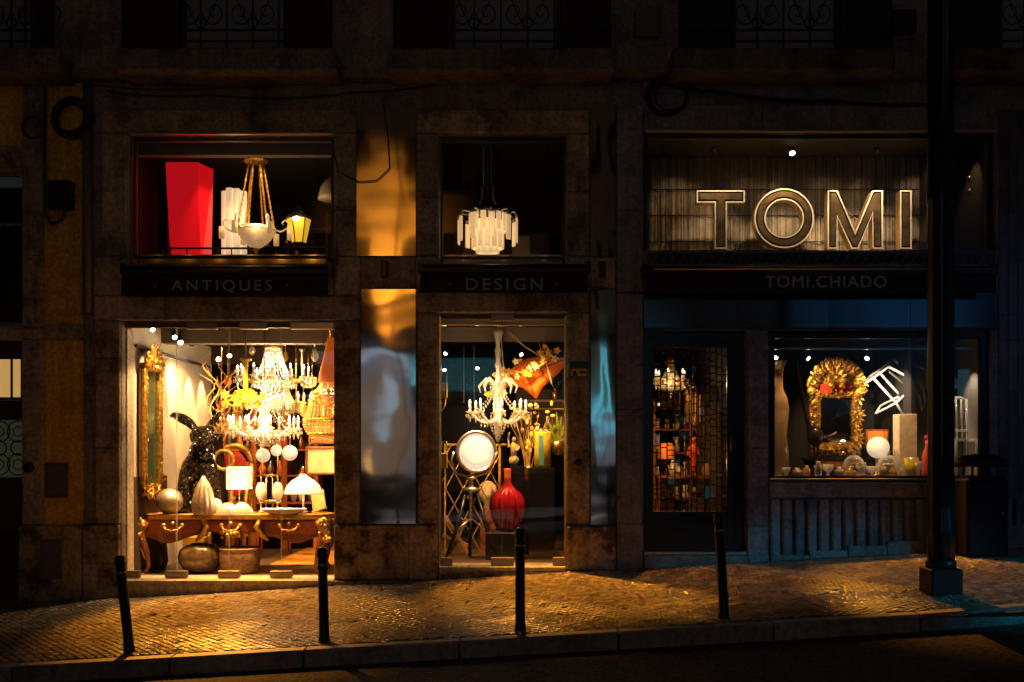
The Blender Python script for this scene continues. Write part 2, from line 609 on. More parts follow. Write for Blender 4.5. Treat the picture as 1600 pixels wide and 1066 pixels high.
mat('shade_glow', (.9, .85, .75), .6, em=(1, .76, .44), es=.72)
mat('alabaster', (.80, .62, .40), .35, 0, .35, 14, em=(1, .60, .25), es=.36)
mat('globe_glow', (.95, .9, .8), .3, em=(1, .80, .56), es=.55)
mat('lantern_amber', (.85, .60, .06), .3, em=(1, .56, .03), es=.75)
mat('slab_glass', (.9, .76, .55), .35, 0, .1, 20, em=(1, .62, .30), es=.62)
mat('bulb', (1, .9, .7), .3, em=(1, .78, .45), es=14)
mat('lens', (1, .95, .85), .3, em=(1, .86, .64), es=22)
mat('searchlight_lens', (1, .95, .85), .3, em=(1, .82, .58), es=.92)
mat('candle_wax', (.85, .78, .62), .5, em=(1, .75, .42), es=.25)
mat('ivory', (.80, .70, .52), .4, 0, .08, 10)
mat('porcelain', (.82, .76, .66), .2)
mat('yellow_paint', (.70, .42, .03), .5)
mat('yellow_vase', (.72, .55, .04), .2, 0, .3, 14)
mat('turquoise', (.12, .42, .45), .2)
mat('glazed_brown', (.16, .11, .05), .18, 0, .6, 8, .1, 30, coat=.4)
mat('textured_pot', (.42, .26, .13), .6, 0, .6, 24, .6, 40)
mat('willow', (.62, .38, .12), .55)
mat('petal', (.85, .42, .015), .5, 0, .3, 12)
mat('petal_cream', (.85, .66, .34), .5)
mat('leaf', (.20, .26, .03), .4, 0, .3, 10)
mat('leaf_dark', (.05, .10, .025), .45, 0, .3, 10)
mat('figure_red', (.55, .06, .02), .45)
mat('travertine', (.66, .54, .36), .55, 0, .2, 9, .15, 40)
mat('vase_mottled', (.26, .16, .07), .15, 0, .8, 7, col2=(.46, .20, .07), coat=.4)
mat('paper', (.70, .58, .40), .7, 0, .15, 8)
mat('picture_art', (.40, .27, .14), .6, 0, .6, 9)
mat('yellow_sign', (.62, .46, .03), .5)
mat('lit_pane', (.5, .35, .15), .5, em=(1, .58, .17), es=.48)
mat('shop_glow', (.8, .85, .9), .5, em=(.62, .80, 1.0), es=.42)
mat('teal_glow', (.5, .8, .85), .5, em=(.10, .50, .62), es=.75)
mat('warm_patch', (.8, .5, .2), .5, em=(1, .55, .2), es=.8)
mat('purple_fascia', (.06, .03, .05), .6)
mat('car_paint', (.10, .11, .12), .2, .3, coat=.6)
mat('shutter_white', (.42, .44, .50), .6)
mat('shutter_dark', (.035, .028, .024), .6)
mat('bronze_dark', (.06, .05, .045), .25, .8)
mat('frosted', (.72, .70, .66), .25)
acrylic('acrylic_edge', (.95, .92, .86), .08, .95)
mat('hall_bulb', (1, .9, .7), .3, em=(1, .62, .28), es=2.5)
mat('dim_glow', (.2, .2, .22), .6, em=(.8, .8, 1.0), es=.13)
mat('arch_glow', (.25, .16, .09), .7, 0, .4, 2, em=(1, .68, .45), es=.15)
mat('lit_strip_metal', (.70, .48, .26), .32, .8, .1, 10)  # bright metal for the added strips that imitate lit edges
acrylic('mottled_glass', (.45, .30, .16), .35, .95)
mat('bin_black', (.008, .008, .009), .6, spec=.25)
mat('old_gilt', (.60, .32, .06), .32, .95, .85, 22, .7, 50)

_m = M['cobble']
_N, _L = _m.node_tree.nodes, _m.node_tree.links
_src = _N['Principled BSDF'].inputs['Base Color'].links[0].from_socket
_ge, _nz, _mr, _sc = _N.new('ShaderNodeNewGeometry'), _N.new('ShaderNodeTexNoise'), _N.new('ShaderNodeMapRange'), _N.new('ShaderNodeVectorMath')
_nz.inputs['Scale'].default_value, _nz.inputs['Detail'].default_value = 1.3, 7
_mr.inputs['From Min'].default_value, _mr.inputs['From Max'].default_value = .36, .62
_mr.inputs['To Min'].default_value, _mr.inputs['To Max'].default_value = .5, 1.25
_sc.operation = 'SCALE'
_L.new(_ge.outputs['Position'], _nz.inputs['Vector']); _L.new(_nz.outputs['Fac'], _mr.inputs['Value'])
_L.new(_src, _sc.inputs[0]); _L.new(_mr.outputs[0], _sc.inputs['Scale']); _L.new(_sc.outputs[0], _N['Principled BSDF'].inputs['Base Color'])
_mg = _N.new('ShaderNodeMapRange')
_mg.inputs['From Min'].default_value, _mg.inputs['From Max'].default_value = .4, .6
_mg.inputs['To Min'].default_value, _mg.inputs['To Max'].default_value = .34, .15
_L.new(_nz.outputs['Fac'], _mg.inputs['Value']); _L.new(_mg.outputs[0], _N['Principled BSDF'].inputs['Roughness'])
mat('hall_glass', (.10, .12, .09), .3, em=(.75, .85, .45), es=.022)
sequins('sequin_black', (.006, .005, .004), 38)
mat('slat_wood', (.25, .20, .14), .6, 0, .25, 9, rnd=.65)

# ================================================================== ground
XR = 10.0
mb = MB()
mb.sheet(lambda u, v: (-XR + 2 * XR * u, -3.75 + 3.75 * v, ground(-XR + 2 * XR * u, -3.75 + 3.75 * v) - .016), 20, 4)
pav = T('pavement', None, None, (0, 0, 0), kind='structure')
pav.p('mortar_bed', mb, 'mortar')


def kerb_y(x):
    return -3.6 + (0.035 * (x - 2.6) ** 2 if x > 2.6 else 0)


def cobble_mesh(jx):
    b = MB()
    h = .0268
    q = [Vector((-1, -1)), Vector((1, -1)), Vector((1, 1)), Vector((-1, 1))]
    q = [v * h + Vector((jx.uniform(-.0055, .0055), jx.uniform(-.0055, .0055))) for v in q]
    t = [jx.uniform(-.0014, .0014) for _ in range(4)]
    vs = [(v.x, v.y, -.03) for v in q] + [(v.x, v.y, -.006 + t[i]) for i, v in enumerate(q)] + [(v.x * .78, v.y * .78, .0 + t[i] * .8) for i, v in enumerate(q)]
    fs = [(i, (i + 1) % 4, 4 + (i + 1) % 4, 4 + i) for i in range(4)] + [(4 + i, 4 + (i + 1) % 4, 8 + (i + 1) % 4, 8 + i) for i in range(4)] + [(8, 9, 10, 11)]
    return b.add(vs, fs)


rj = random.Random(3)
cob = [cobble_mesh(rj) for _ in range(12)]
cells = []
ang = R(38)
ca, sa = math.cos(ang), math.sin(ang)
for i in range(-150, 150):
    for j in range(-150, 150):
        gx, gy = i * .0615, j * .0615 + .06 * math.sin(i * .16) + .04 * math.sin(i * .05 + 1)
        x, y = gx * ca - gy * sa, gx * sa + gy * ca
        if -6.2 < x < 7.0 and rj.random() > .012 and kerb_y(x) + .06 < y < -.06:
            cells.append((x, y, ang + rj.uniform(-.12, .12), rj.randrange(12), rj.uniform(-.0022, .0022) + .006 * math.sin(x * 2.1) * math.sin(y * 2.7 + 1)))


def in_view(x, y):
    s = FPX / (CAM_D + y)
    return 6 < HX + x * s < 1594


cells.sort(key=lambda c: (not in_view(c[0], c[1]), c[1]))
cme = []
for c in cob:
    me = c.mesh('cobblestone')
    me.materials.append(M['cobble'])
    cme.append(me)
for (x, y, a, k, dz) in cells[:300]:
    o = bpy.data.objects.new('cobblestone', cme[k])
    COL.objects.link(o)
    o.parent = pav.o
    o.location, o.rotation_euler = (x, y, ground(x, y) + dz), (R(-1.4), R(-3.2), a)
mb = MB()
for (x, y, a, k, dz) in cells[300:]:
    st = len(mb.v)
    mb.add(cob[k].v, cob[k].f)
    mb.xf(Matrix.Translation((x, y, ground(x, y) + dz)) @ Matrix.Rotation(R(-3.2), 4, 'Y') @ Matrix.Rotation(R(1.4), 4, 'X') @ Matrix.Rotation(a, 4, 'Z'), st)
pav.p('cobblestone', mb, 'cobble', kind='stuff')

kerb = T('kerb', None, None, (0, -3.7, 0), kind='structure', world=True)
x = -9.0
while x < 9:
    w = rj.uniform(1.0, 1.35)
    x1 = x + w - .018
    b = MB()
    y0, y1 = kerb_y(x), kerb_y(x1)
    g0, g1 = ground(x, y0) + .004, ground(x1, y1) + .004
    b.add([(x, y0 - .16, g0 - .4), (x1, y1 - .16, g1 - .4), (x1, y1, g1 - .4), (x, y0, g0 - .4), (x, y0 - .16, g0 - .02), (x1, y1 - .16, g1 - .02),
           (x1, y1, g1), (x, y0, g0), (x, y0 - .14, g0), (x1, y1 - .14, g1)],
          [(0, 3, 2, 1), (0, 1, 5, 4), (4, 5, 9, 8), (8, 9, 6, 7), (1, 2, 6, 9, 5), (0, 4, 8, 7, 3), (2, 3, 7, 6)])
    kerb.p('kerbstone', b, 'kerb_granite')
    x += w
def road_z(x, y):
    return ground(x, -3.75) - .135 + .012 * max(-3.0, y + 3.75)


road = MB().sheet(lambda u, v: (-30 + 60 * u, -12.9 + 9.7 * v, road_z(-30 + 60 * u, -12.9 + 9.7 * v)), 60, 10)
single('road', None, None, road, 'asphalt', kind='structure')
opp = MB().sheet(lambda u, v: (-30 + 60 * u, -18 + 5.1 * v, road_z(-30 + 60 * u, -12.9) + .12), 60, 2)
single('far_pavement', None, None, opp, 'kerb_granite', kind='structure')

# ================================================================== helper for masonry
def stones(t, spec, mt='limestone', y0=-.035, y1=.012, name='stone_block', c=.010):
    for (x0, x1, a, b) in spec:
        t.p(name, MB().fb(x0 + .25, x1 - .25, a + .25, b - .25, y0 + rj.uniform(-.004, .004), y1, c), mt)


def walls(t, spec, mt, y0=0.0, y1=.32, name='wall'):
    b = MB()
    for (x0, x1, a, d) in spec:
        b.fb(x0, x1, a, d, y0, y1)
    t.p(name, b, mt)


def frame(t, x0, x1, a, d, w, Y0, Y1, mt, name='window_frame', par=None, bottom=None):
    b = MB()
    b.fb(x0, x1, a, a + w, Y0, Y1)
    b.fb(x0, x1, d - (bottom or w), d, Y0, Y1)
    b.fb(x0, x0 + w, a + w, d - (bottom or w), Y0, Y1)
    b.fb(x1 - w, x1, a + w, d - (bottom or w), Y0, Y1)
    return t.p(name, b, mt, par)


def pane(t, x0, x1, a, d, Y, par=None, mt='pane'):
    p, q = at(x0, a, 0), at(x1, d, 0)
    return t.p('pane', MB().box(p.x, q.x, Y, Y + .008, q.z, p.z), mt, par)


# ================================================================== antiques building
AB = T('antiques_building', 'brown limestone shop building with the Antiques and Design signs and polished metal panels', 'building', at(546, 930, 0), world=True)
walls(AB, [(130, 190, 130, 980), (190, 200, 130, 500), (200, 522, 130, 210), (200, 522, 412, 500), (522, 685, 130, 980), (685, 885, 130, 210), (685, 885, 412, 490),
           (885, 962, 130, 980), (190, 522, 907, 980), (685, 885, 887, 980)], 'old_plaster')
stones(AB, [(160, 362, 174, 209), (362, 557, 174, 209), (160, 199, 210, 300), (160, 199, 300, 400), (523, 557, 210, 330), (523, 557, 330, 400),
            (148, 258, 463, 501), (258, 420, 463, 501), (420, 564, 463, 501), (150, 189, 502, 560), (150, 189, 560, 700), (150, 189, 700, 818),
            (523, 564, 502, 545), (523, 564, 545, 690), (523, 564, 690, 818), (651, 684, 210, 310), (651, 684, 310, 400), (651, 790, 174, 209), (790, 921, 174, 209),
            (886, 921, 210, 300), (886, 921, 300, 400), (651, 790, 457, 489), (790, 921, 457, 489), (653, 684, 490, 600), (653, 684, 600, 740), (653, 684, 740, 818),
            (886, 921, 490, 566), (886, 921, 592, 720), (886, 921, 720, 818), (886, 921, 566, 592)])
stones(AB, [(132, 189, 820, 880), (132, 189, 880, 960), (523, 640, 820, 905), (640, 684, 820, 905), (886, 962, 822, 890)], 'plinth_stone', -.06, .012, 'plinth_stone')
stones(AB, [(523, 684, 906, 960), (886, 962, 891, 960)], 'plinth_stone', -.10, .012, 'plinth_stone')
stones(AB, [(565, 650, 402, 452), (922, 962, 402, 452)], 'limestone', -.02, .012)
stones(AB, [(148, 199, 402, 462), (523, 564, 402, 462), (651, 684, 402, 456), (886, 921, 402, 456)], 'limestone', -.030, .012)
stones(AB, [(200, 360, 414, 462), (360, 522, 414, 462)], 'limestone', -.030, .012)
# step under the big shop window, threshold of the narrow one
for a, b in ((197, 352), (352, 520)):
    AB.p('step', MB().fb(a + .3, b - .3, 912, 980, -.10, .012, .008), 'step_marble')
AB.p('window_sill', MB().fb(191, 523, 905, 911.5, -.13, .40, .006), 'step_marble')
AB.p('step', MB().fb(686, 884, 892, 960, -.09, .012, .008), 'plinth_stone')
AB.p('window_sill', MB().fb(686, 884, 885, 891.5, -.07, .40, .006), 'step_marble')
# polished panels on the piers: slightly domed sheets
for (x0, x1, a, d) in ((558, 650, 170, 401), (565, 650, 453, 818), (923, 961, 165, 401), (923, 961, 455, 820)):
    p, q = at(x0, a, 0), at(x1, d, 0)
    nx = 6 if x1 - x0 < 50 else 10
    s = MB().sheet(lambda u, v: (p.x + (q.x - p.x) * u, -.042 - .004 * math.sin(math.pi * u) * (1 + .7 * math.sin(9 * v + 2 * u)), q.z + (p.z - q.z) * v), nx, 30)
    rim = MB().box(p.x, q.x, -.038, -.012, q.z, p.z)
    o = AB.p('metal_panel', s, 'polished_panel')
    AB.p('panel_backing', rim, 'dark_frame', o)
# little black lamps between the panels
for px in (602, 940):
    AB.p('wall_lamp', MB().fb(px - 5, px + 5, 410, 436, -.10, -.03, .012), 'black_metal')
# upper windows
wa = frame(AB, 203, 519, 212, 401, 4, .10, .15, 'dark_frame', 'window')
pane(AB, 207, 515, 216, 397, .12, wa)
wb = frame(AB, 687, 884, 212, 402, 4, .10, .15, 'dark_frame', 'window')
pane(AB, 691, 880, 216, 398, .12, wb)
for (x0, x1) in ((200, 522), (685, 885)):
    AB.p('sill_glass', MB().fb(x0 + 6, x1 - 8, 402, 411.6, .16, .17), 'pane_old')
AB.p('mezzanine_soffit', MB().fb(206, 502, 391, 413, .26, .30), 'oak_soffit')
AB.p('mezzanine_soffit', MB().fb(690, 880, 391, 413, .26, .30), 'steel')
# big shop window: frameless glass on patch fittings
sw = AB.p('window_rail', MB().fb(192, 521, 501, 511, .06, .12), 'panel_brown')
for a, b in ((192, 272), (272.6, 355), (355.6, 437), (437.6, 521)):
    pane(AB, a, b, 511.5, 904, .085, sw)
for px, py in ((272, 899), (355, 899), (437, 899), (198, 899)):
    AB.p('patch_fitting', MB().fb(px - 17 if px > 200 else px - 8, px + 17, py - 6, py + 5, .05, .13, .005), 'patch_steel', sw)
for a, b in ((289, 336), (372, 415), (452, 520)):
    AB.p('patch_fitting', MB().fb(a, b, 503, 513.5, .045, .13, .005), 'steel', sw)
for px in (272, 355, 437):
    AB.p('glass_edge', MB().fb(px - .55, px + .9, 512, 903, .078, .098), 'acrylic', sw)
# narrow shop door
sd = AB.p('door_rail', MB().fb(687, 883, 491, 497, .06, .12), 'panel_brown')
for a, b in ((688, 784), (784.8, 882)):
    pane(AB, a, b, 498, 884, .085, sd)
for a, b, py in ((767, 803, 494), (864, 884, 878), (767, 803, 878), (688, 706, 878)):
    AB.p('patch_fitting', MB().fb(a, b, py - 6, py + 7, .045, .13, .005), 'patch_steel', sd)
AB.p('glass_edge', MB().fb(783.7, 785.1, 500, 872, .078, .098), 'acrylic', sd)
AB.p('glass_edge', MB().fb(686.4, 688.4, 494, 884, .05, .13), 'brass', sd)
AB.p('glass_edge', MB().fb(882.2, 884.2, 494, 884, .05, .13), 'brass', sd)
AB.p('door_rail', MB().fb(688, 883, 504.5, 507, .10, .16), 'brass', sd)
# warning plate on the pier and a wall disc
wp = AB.p('warning_plate', MB().fb(890, 918, 567, 590, -.052, -.036), 'black_paint')
g = MB()
g.fb(891.5, 916.5, 577, 588.5, -.055, -.0515)
AB.p('yellow_field', g, 'yellow_sign', wp)
g = MB()
for (px, py, r) in ((897.5, 583, 2.6), (908, 582.2, 2.4)):
    c = at(px, py, 0)
    g.cyl((c.x, -.0565, c.z), (c.x, -.0545, c.z), r / 130, n=10)
g.fb(910, 915, 581, 583.5, -.0565, -.0545)
g.fb(894.5, 900.5, 585, 588, -.0565, -.0545)
AB.p('pictogram', g, 'black_paint', wp)
for px, py, r in ((903.5, 722, 5), (897, 724, 2)):
    c = at(px, py, 0)
    AB.p('bolt_hole', MB().cyl((c.x, -.045, c.z), (c.x, -.037, c.z), r / 130), 'matte_black')

AB.p('jamb_lining', MB().fb(190, 192.5, 512, 904, .13, .335), 'step_marble')
AB.p('lit_head_strip', MB().fb(203, 521, 209.6, 211.6, -.05, -.0005, .003), 'lit_strip_metal')  # added bright strip standing in for the lit reveal soffit
# rooms behind (metres): big shop, narrow shop, two mezzanine rooms
aL = at(190, 0, 0).x
b = MB().box(aL, -1.17, .30, 7.0, -.05, .025)
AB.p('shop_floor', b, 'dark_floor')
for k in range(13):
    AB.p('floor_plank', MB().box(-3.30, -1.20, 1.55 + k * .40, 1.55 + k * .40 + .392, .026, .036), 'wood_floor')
AB.p('shop_ceiling', MB().box(aL - .1, -1.17, .33, 7.0, 3.22, 3.30), 'dark_ceiling')
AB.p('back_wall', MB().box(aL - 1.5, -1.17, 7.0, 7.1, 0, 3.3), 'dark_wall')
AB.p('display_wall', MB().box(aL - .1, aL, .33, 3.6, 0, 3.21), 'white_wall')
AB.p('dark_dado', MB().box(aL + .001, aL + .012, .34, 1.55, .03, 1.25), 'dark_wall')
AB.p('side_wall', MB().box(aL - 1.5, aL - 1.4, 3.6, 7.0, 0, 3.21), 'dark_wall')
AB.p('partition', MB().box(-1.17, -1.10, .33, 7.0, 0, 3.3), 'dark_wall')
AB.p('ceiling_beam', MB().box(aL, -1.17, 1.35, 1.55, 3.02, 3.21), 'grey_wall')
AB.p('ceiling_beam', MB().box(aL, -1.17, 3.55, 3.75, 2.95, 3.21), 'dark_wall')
AB.p('shop_floor', MB().box(-1.10, 1.0, .30, 5.5, .05, .175), 'dark_floor')
AB.p('shop_ceiling', MB().box(-1.10, 1.0, .33, 5.5, 3.25, 3.33), 'dark_ceiling')
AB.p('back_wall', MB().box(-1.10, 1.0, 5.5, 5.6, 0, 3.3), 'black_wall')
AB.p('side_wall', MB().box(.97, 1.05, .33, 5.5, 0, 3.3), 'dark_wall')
AB.p('ceiling_beam', MB().box(-1.10, 1.0, 1.4, 1.5, 3.05, 3.24), 'grey_wall')
for (x0, x1, mw) in ((aL, -1.75, 'grey_wall'), (-1.10, 1.0, 'black_wall')):
    AB.p('mezzanine_floor', MB().box(x0, x1, .32, 3.6, 3.80, 3.90), 'dark_floor')
    AB.p('mezzanine_ceiling', MB().box(x0, x1, .33, 3.6, 5.50, 5.58), 'dark_ceiling')
    AB.p('mezzanine_wall', MB().box(x0 - .05, x0, .33, 3.6, 3.9, 5.5), 'black_wall')
    AB.p('mezzanine_wall', MB().box(x1, x1 + .05, .33, 3.6, 3.9, 5.5), 'black_wall')
    AB.p('mezzanine_wall', MB().box(x0 - .05, x1 + .05, 3.6, 3.65, 3.8, 5.58), 'black_wall')
AB.p('ceiling_beam', MB().box(aL, -1.75, .5, .62, 5.28, 5.49), 'grey_wall')
AB.p('mezzanine_column', MB().fb(208, 232, 235, 400, 1.2, 1.45), 'grey_wall')
AB.p('mezzanine_column', MB().fb(160, 195, 235, 400, 2.3, 2.6), 'white_wall')

# ================================================================== neighbour on the left
NB = T('ochre_building', 'ochre plastered house with a dark doorway at the edge of the antiques shop', 'building', at(40, 950, 0), world=True)
walls(NB, [(70, 130, 130, 820), (70, 130, 820, 990), (-320, -60, 130, 990), (-60, 35, 130, 265), (-60, 35, 510, 532)], 'ochre_plaster')
walls(NB, [(35, 70, 130, 990)], 'old_plaster')
stones(NB, [(36, 69, 232, 400), (36, 69, 400, 512), (36, 69, 531, 680), (36, 69, 680, 820), (-60, 69, 513, 530), (70, 130, 508, 533), (-60, 35, 228, 264)])
stones(NB, [(32, 130, 821, 985)], 'plinth_stone', -.055, .012, 'plinth_stone')
nw = frame(NB, -58, 34, 266, 508, 5, .10, .16, 'old_plaster', 'window')
pane(NB, -53, 29, 271, 503, .12, nw, 'pane_old')
NB.p('glazing_bar', MB().fb(-53, 29, 346, 350, .10, .15), 'old_plaster', nw)
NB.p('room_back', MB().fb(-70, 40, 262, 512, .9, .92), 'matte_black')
dr = NB.p('door', MB().fb(-58, 34, 625, 940, .12, .18), 'shutter_dark')
NB.p('door_panel', MB().fb(-50, 28, 760, 840, .105, .119, .006), 'shutter_dark', dr)
NB.p('door_panel', MB().fb(-50, 28, 850, 925, .105, .119, .006), 'shutter_dark', dr)
NB.p('door_pane', MB().fb(-48, 30, 656, 746, .112, .119), 'hall_glass', dr)
g = MB()
for k in range(2):
    c = at(22 - k * 30, 700, 0)
    for sg in (1, -1):
        g.ring((c.x, .10, c.z + sg * .20), .13, .008, 16, 5, 'y')
        g.ring((c.x, .10, c.z + sg * .20), .06, .006, 12, 5, 'y')
    g.ring((c.x, .10, c.z), .09, .008, 14, 5, 'y')
NB.p('iron_scrollwork', g, 'black_metal', dr)
tr_ = frame(NB, -58, 34, 556, 624, 4, .10, .16, 'shutter_dark', 'transom_window')
NB.p('lit_pane', MB().fb(-54, 30, 560, 620, .13, .14), 'lit_pane', tr_)
NB.p('glazing_bar', MB().fb(9, 12, 560, 620, .11, .129), 'shutter_dark', tr_)
NB.p('glazing_bar', MB().fb(25, 27, 560, 620, .11, .129), 'shutter_dark', tr_)
NB.p('door_head', MB().fb(-60, 35, 532, 555, .05, .2), 'shutter_dark')
NB.p('meter_hatch', MB().fb(71, 107, 723, 778, -.014, .006, .004), 'panel_brown')
NB.p('meter_hatch', MB().fb(74, 104, 728, 773, -.020, -.0145, .003), 'box_grey')
NB.p('meter_hatch', MB().fb(66, 100, 842, 904, -.065, -.05, .004), 'box_grey')
c = at(48, 731, 0)
NB.p('door_bell', MB().cyl((c.x, -.06, c.z), (c.x, -.03, c.z), 8.5 / 130, n=18), 'black_metal')
g = MB()
g.cyl((at(140, 0, 0).x, -.06, at(0, 490, 0).z), (at(140, 0, 0).x, -.06, at(0, 130, 0).z), .055, n=12)
dp = single('drain_pipe', 'grey zinc drain pipe running down between the ochre wall and the shop pier', 'drain pipe', g, 'box_grey')
g = MB().fb(82, 118, 286, 330, -.14, .0, .01)
mbx = single('meter_box', 'dark electricity box with looped cable on the ochre wall', 'meter box', g, 'black_paint')

# ================================================================== blue-grey building with the second shop
TB = T('grey_building', 'blue grey stone shop building with big bronze letters in its upper window', 'building', at(1270, 900, 0), world=True)
walls(TB, [(962, 1005, 130, 960), (1005, 1557, 130, 206), (1005, 1557, 392, 458), (1005, 1557, 458, 516), (1557, 1990, 130, 960), (1165, 1200, 516, 960),
           (1200, 1547, 750, 960), (1547, 1557, 516, 960), (1005, 1165, 866, 960), (1990, 2100, 130, 960)], 'blue_stone')
stones(TB, [(963, 1004, 166, 330), (963, 1004, 330, 458), (963, 1004, 459, 640), (963, 1004, 640, 818), (963, 1004, 818, 900), (1166, 1199, 517, 700), (1166, 1199, 700, 822), (1166, 1199, 822, 900)], 'blue_stone', -.07)
stones(TB, [(1005, 1190, 166, 206), (1190, 1380, 166, 206), (1380, 1557, 166, 206)], 'blue_stone', -.045)
stones(TB, [(1200, 1440, 752, 779), (1440, 1557, 752, 779)], 'blue_stone', -.05)
# glazed tiles of the end wall
for i in range(9):
    for j in range(17):
        if 172 + j * 40 < 930:
            TB.p('tile', MB().fb(1560 + i * 15, 1574.2 + i * 15, 172 + j * 40, 211 + j * 40, -.012 + rj.uniform(-.002, .002), .004, .003), 'tile_glaze')
# upper window with letters
w3 = frame(TB, 1008, 1556, 208, 394, 5, .08, .14, 'dark_frame', 'window')
pane(TB, 1013, 1551, 213, 389, .10, w3)
gr = TB.p('window_grille', MB().fb(1012, 1554, 395, 412, -.01, .02), 'dark_frame')
for k in range(36):
    p = at(1016 + k * 15, 411, 0)
    TB.p('grille_bar', MB().add([(p.x, -.022, p.z), (p.x + .03, -.022, p.z), (p.x + .10, -.022, p.z + .11), (p.x + .07, -.022, p.z + .11),
                                (p.x, -.011, p.z), (p.x + .03, -.011, p.z), (p.x + .10, -.011, p.z + .11), (p.x + .07, -.011, p.z + .11)],
                               [(0, 1, 2, 3), (4, 7, 6, 5), (0, 4, 5, 1), (1, 5, 6, 2), (2, 6, 7, 3), (3, 7, 4, 0)]), 'panel_brown', gr)
xl, xr, xm = at(1005, 0, 0).x, at(1557, 0, 0).x, at(1461, 0, .0).x
TB.p('display_floor', MB().box(xl, xr, .32, 1.6, 3.90, 3.955), 'dark_floor')
TB.p('display_ceiling', MB().box(xl, xr, .32, 1.6, 5.46, 5.52), 'dark_ceiling')
TB.p('display_wall', MB().box(xl - .04, xl, .32, 1.6, 3.9, 5.5), 'dark_wall')
TB.p('display_wall', MB().box(xr, xr + .04, .32, 1.6, 3.9, 5.5), 'dark_wall')
TB.p('display_wall', MB().box(xm + .30, xm + .34, .33, 1.3, 3.955, 5.46), 'dark_wall')
TB.p('display_wall', MB().box(xl, xr + .04, 1.30, 1.36, 3.9, 5.5), 'dark_wall')
bd = TB.p('slatted_backdrop', MB().box(xl, xm + .30, 1.19, 1.22, 3.955, 5.46), 'matte_black')
g = MB()
x = xl + .02
while x < xm + .28:
    w = rj.uniform(.007, .018)
    g.box(x, x + w - .0012, 1.16 + rj.uniform(-.010, .008), 1.189, 3.96, 5.45)
    x += w
TB.p('slat', g, 'slat_wood', bd, kind='stuff')
for zz in (4.33, 4.68, 5.02):
    TB.p('backdrop_wire', MB().cyl((xl + .02, 1.14, zz), (xm + .28, 1.14, zz), .006, n=6), 'matte_black', bd)
# polished fascia under the awning
for a, b in ((1005, 1150), (1150, 1293), (1293, 1420), (1420, 1556)):
    p, q = at(a + .4, 459, 0), at(b - .4, 513, 0)
    TB.p('fascia_panel', MB().sheet(lambda u, v: (p.x + (q.x - p.x) * u, -.055 - .006 * math.sin(math.pi * u), q.z + (p.z - q.z) * v), 8, 4), 'fascia_metal')
TB.p('fascia_backing', MB().fb(1005, 1556, 459, 514, -.047, .0), 'dark_frame')
TB.p('lit_head_strip', MB().fb(1008, 1556, 205.5, 208, -.06, -.0005, .003), 'lit_strip_metal')  # added bright strip in place of the light along the window head
# door with leaded glass
df = frame(TB, 1006, 1165, 516, 866, 15, .05, .13, 'black_paint', 'door_frame')
dl = TB.p('door_leaf', MB().fb(1021, 1150, 800, 862, .07, .12), 'black_paint')
g = MB()
g.fb(1021, 1150, 531, 541, .07, .12); g.fb(1138, 1150, 541, 800, .07, .12)
TB.p('door_stile', g, 'black_paint', dl)
TB.p('door_panel', MB().fb(1035, 1136, 812, 850, .062, .0695, .004), 'black_paint', dl)
xs = [1021.5]
while xs[-1] < 1137:
    xs.append(xs[-1] + rj.choice((8.5, 10.2, 12.4)))
xs[-1] = 1138
lead = MB()
for i in range(len(xs) - 1):
    y = 541.5 + rj.uniform(0, 5)
    ys = [541.5]
    while ys[-1] < 786:
        ys.append(ys[-1] + rj.choice((8, 11, 11, 14, 21)))
    ys.append(799.5)
    for j in range(len(ys) - 1):
        p, q = at(xs[i] + .6, ys[j] + .6, 0), at(xs[i + 1] - .6, ys[j + 1] - .6, 0)
        t1, t2 = rj.uniform(-.006, .006), rj.uniform(-.006, .006)
        bb = MB().add([(p.x, .09 + t1 + t2, q.z), (q.x, .09 - t1 + t2, q.z), (q.x, .09 - t1 - t2, p.z), (p.x, .09 + t1 - t2, p.z)], [(0, 1, 2, 3)])
        bb.add([(v[0], v[1] + .008, v[2]) for v in bb.v], [(0, 1, 2, 3)])
        if i * 24 + j < 300:
            TB.p('leaded_pane', bb, 'mosaic_glass', dl)
        lead.fb(xs[i], xs[i + 1], ys[j] - .8, ys[j] + .8, .083, .105)
    lead.fb(xs[i] - .8, xs[i] + .8, 541, 800, .082, .106)
TB.p('lead_came', lead, 'matte_black', dl)
h = at(1143, 690, 0)
TB.p('door_handle', MB().cyl((h.x, .03, h.z - .12), (h.x, .03, h.z + .12), .012), 'steel', dl)
TB.p('threshold', MB().fb(1006, 1165, 862, 866, -.05, .1), 'steel')
for a, b, y in ((1005, 1166, 866), (1166, 1200, 866)):
    TB.p('step', MB().fb(a + .4, b - .4, y + .5, 960, -.10, .012, .008), 'kerb_granite')
# display window
w4 = frame(TB, 1201, 1546, 517, 750, 11, .04, .12, 'black_paint', 'window', bottom=6)
pane(TB, 1206, 1541, 526, 744, .07, w4)
TB.p('glazing_bar', MB().fb(1536, 1541, 528, 744, .045, .11), 'dark_frame', w4)
TB.p('window_sill', MB().fb(1200, 1557, 747.5, 751, -.09, .1, .004), 'steel')
TB.p('window_rail', MB().fb(1201, 1546, 541, 544, .16, .19), 'steel', w4)
zf = at(0, 746, 0).z
TB.p('display_floor', MB().box(3.06, 5.8, .125, 1.9, zf - .05, zf), 'dark_floor')
TB.p('display_ceiling', MB().box(2.9, 5.9, .33, 1.9, 3.03, 3.1), 'black_wall')
TB.p('display_wall', MB().box(2.9, 5.9, 1.9, 1.95, .9, 3.1), 'matte_black')
TB.p('display_wall', MB().box(2.86, 2.9, .33, 1.9, .9, 3.1), 'black_wall')
TB.p('display_wall', MB().box(5.8, 5.84, .33, 1.9, .9, 3.1), 'grey_wall')
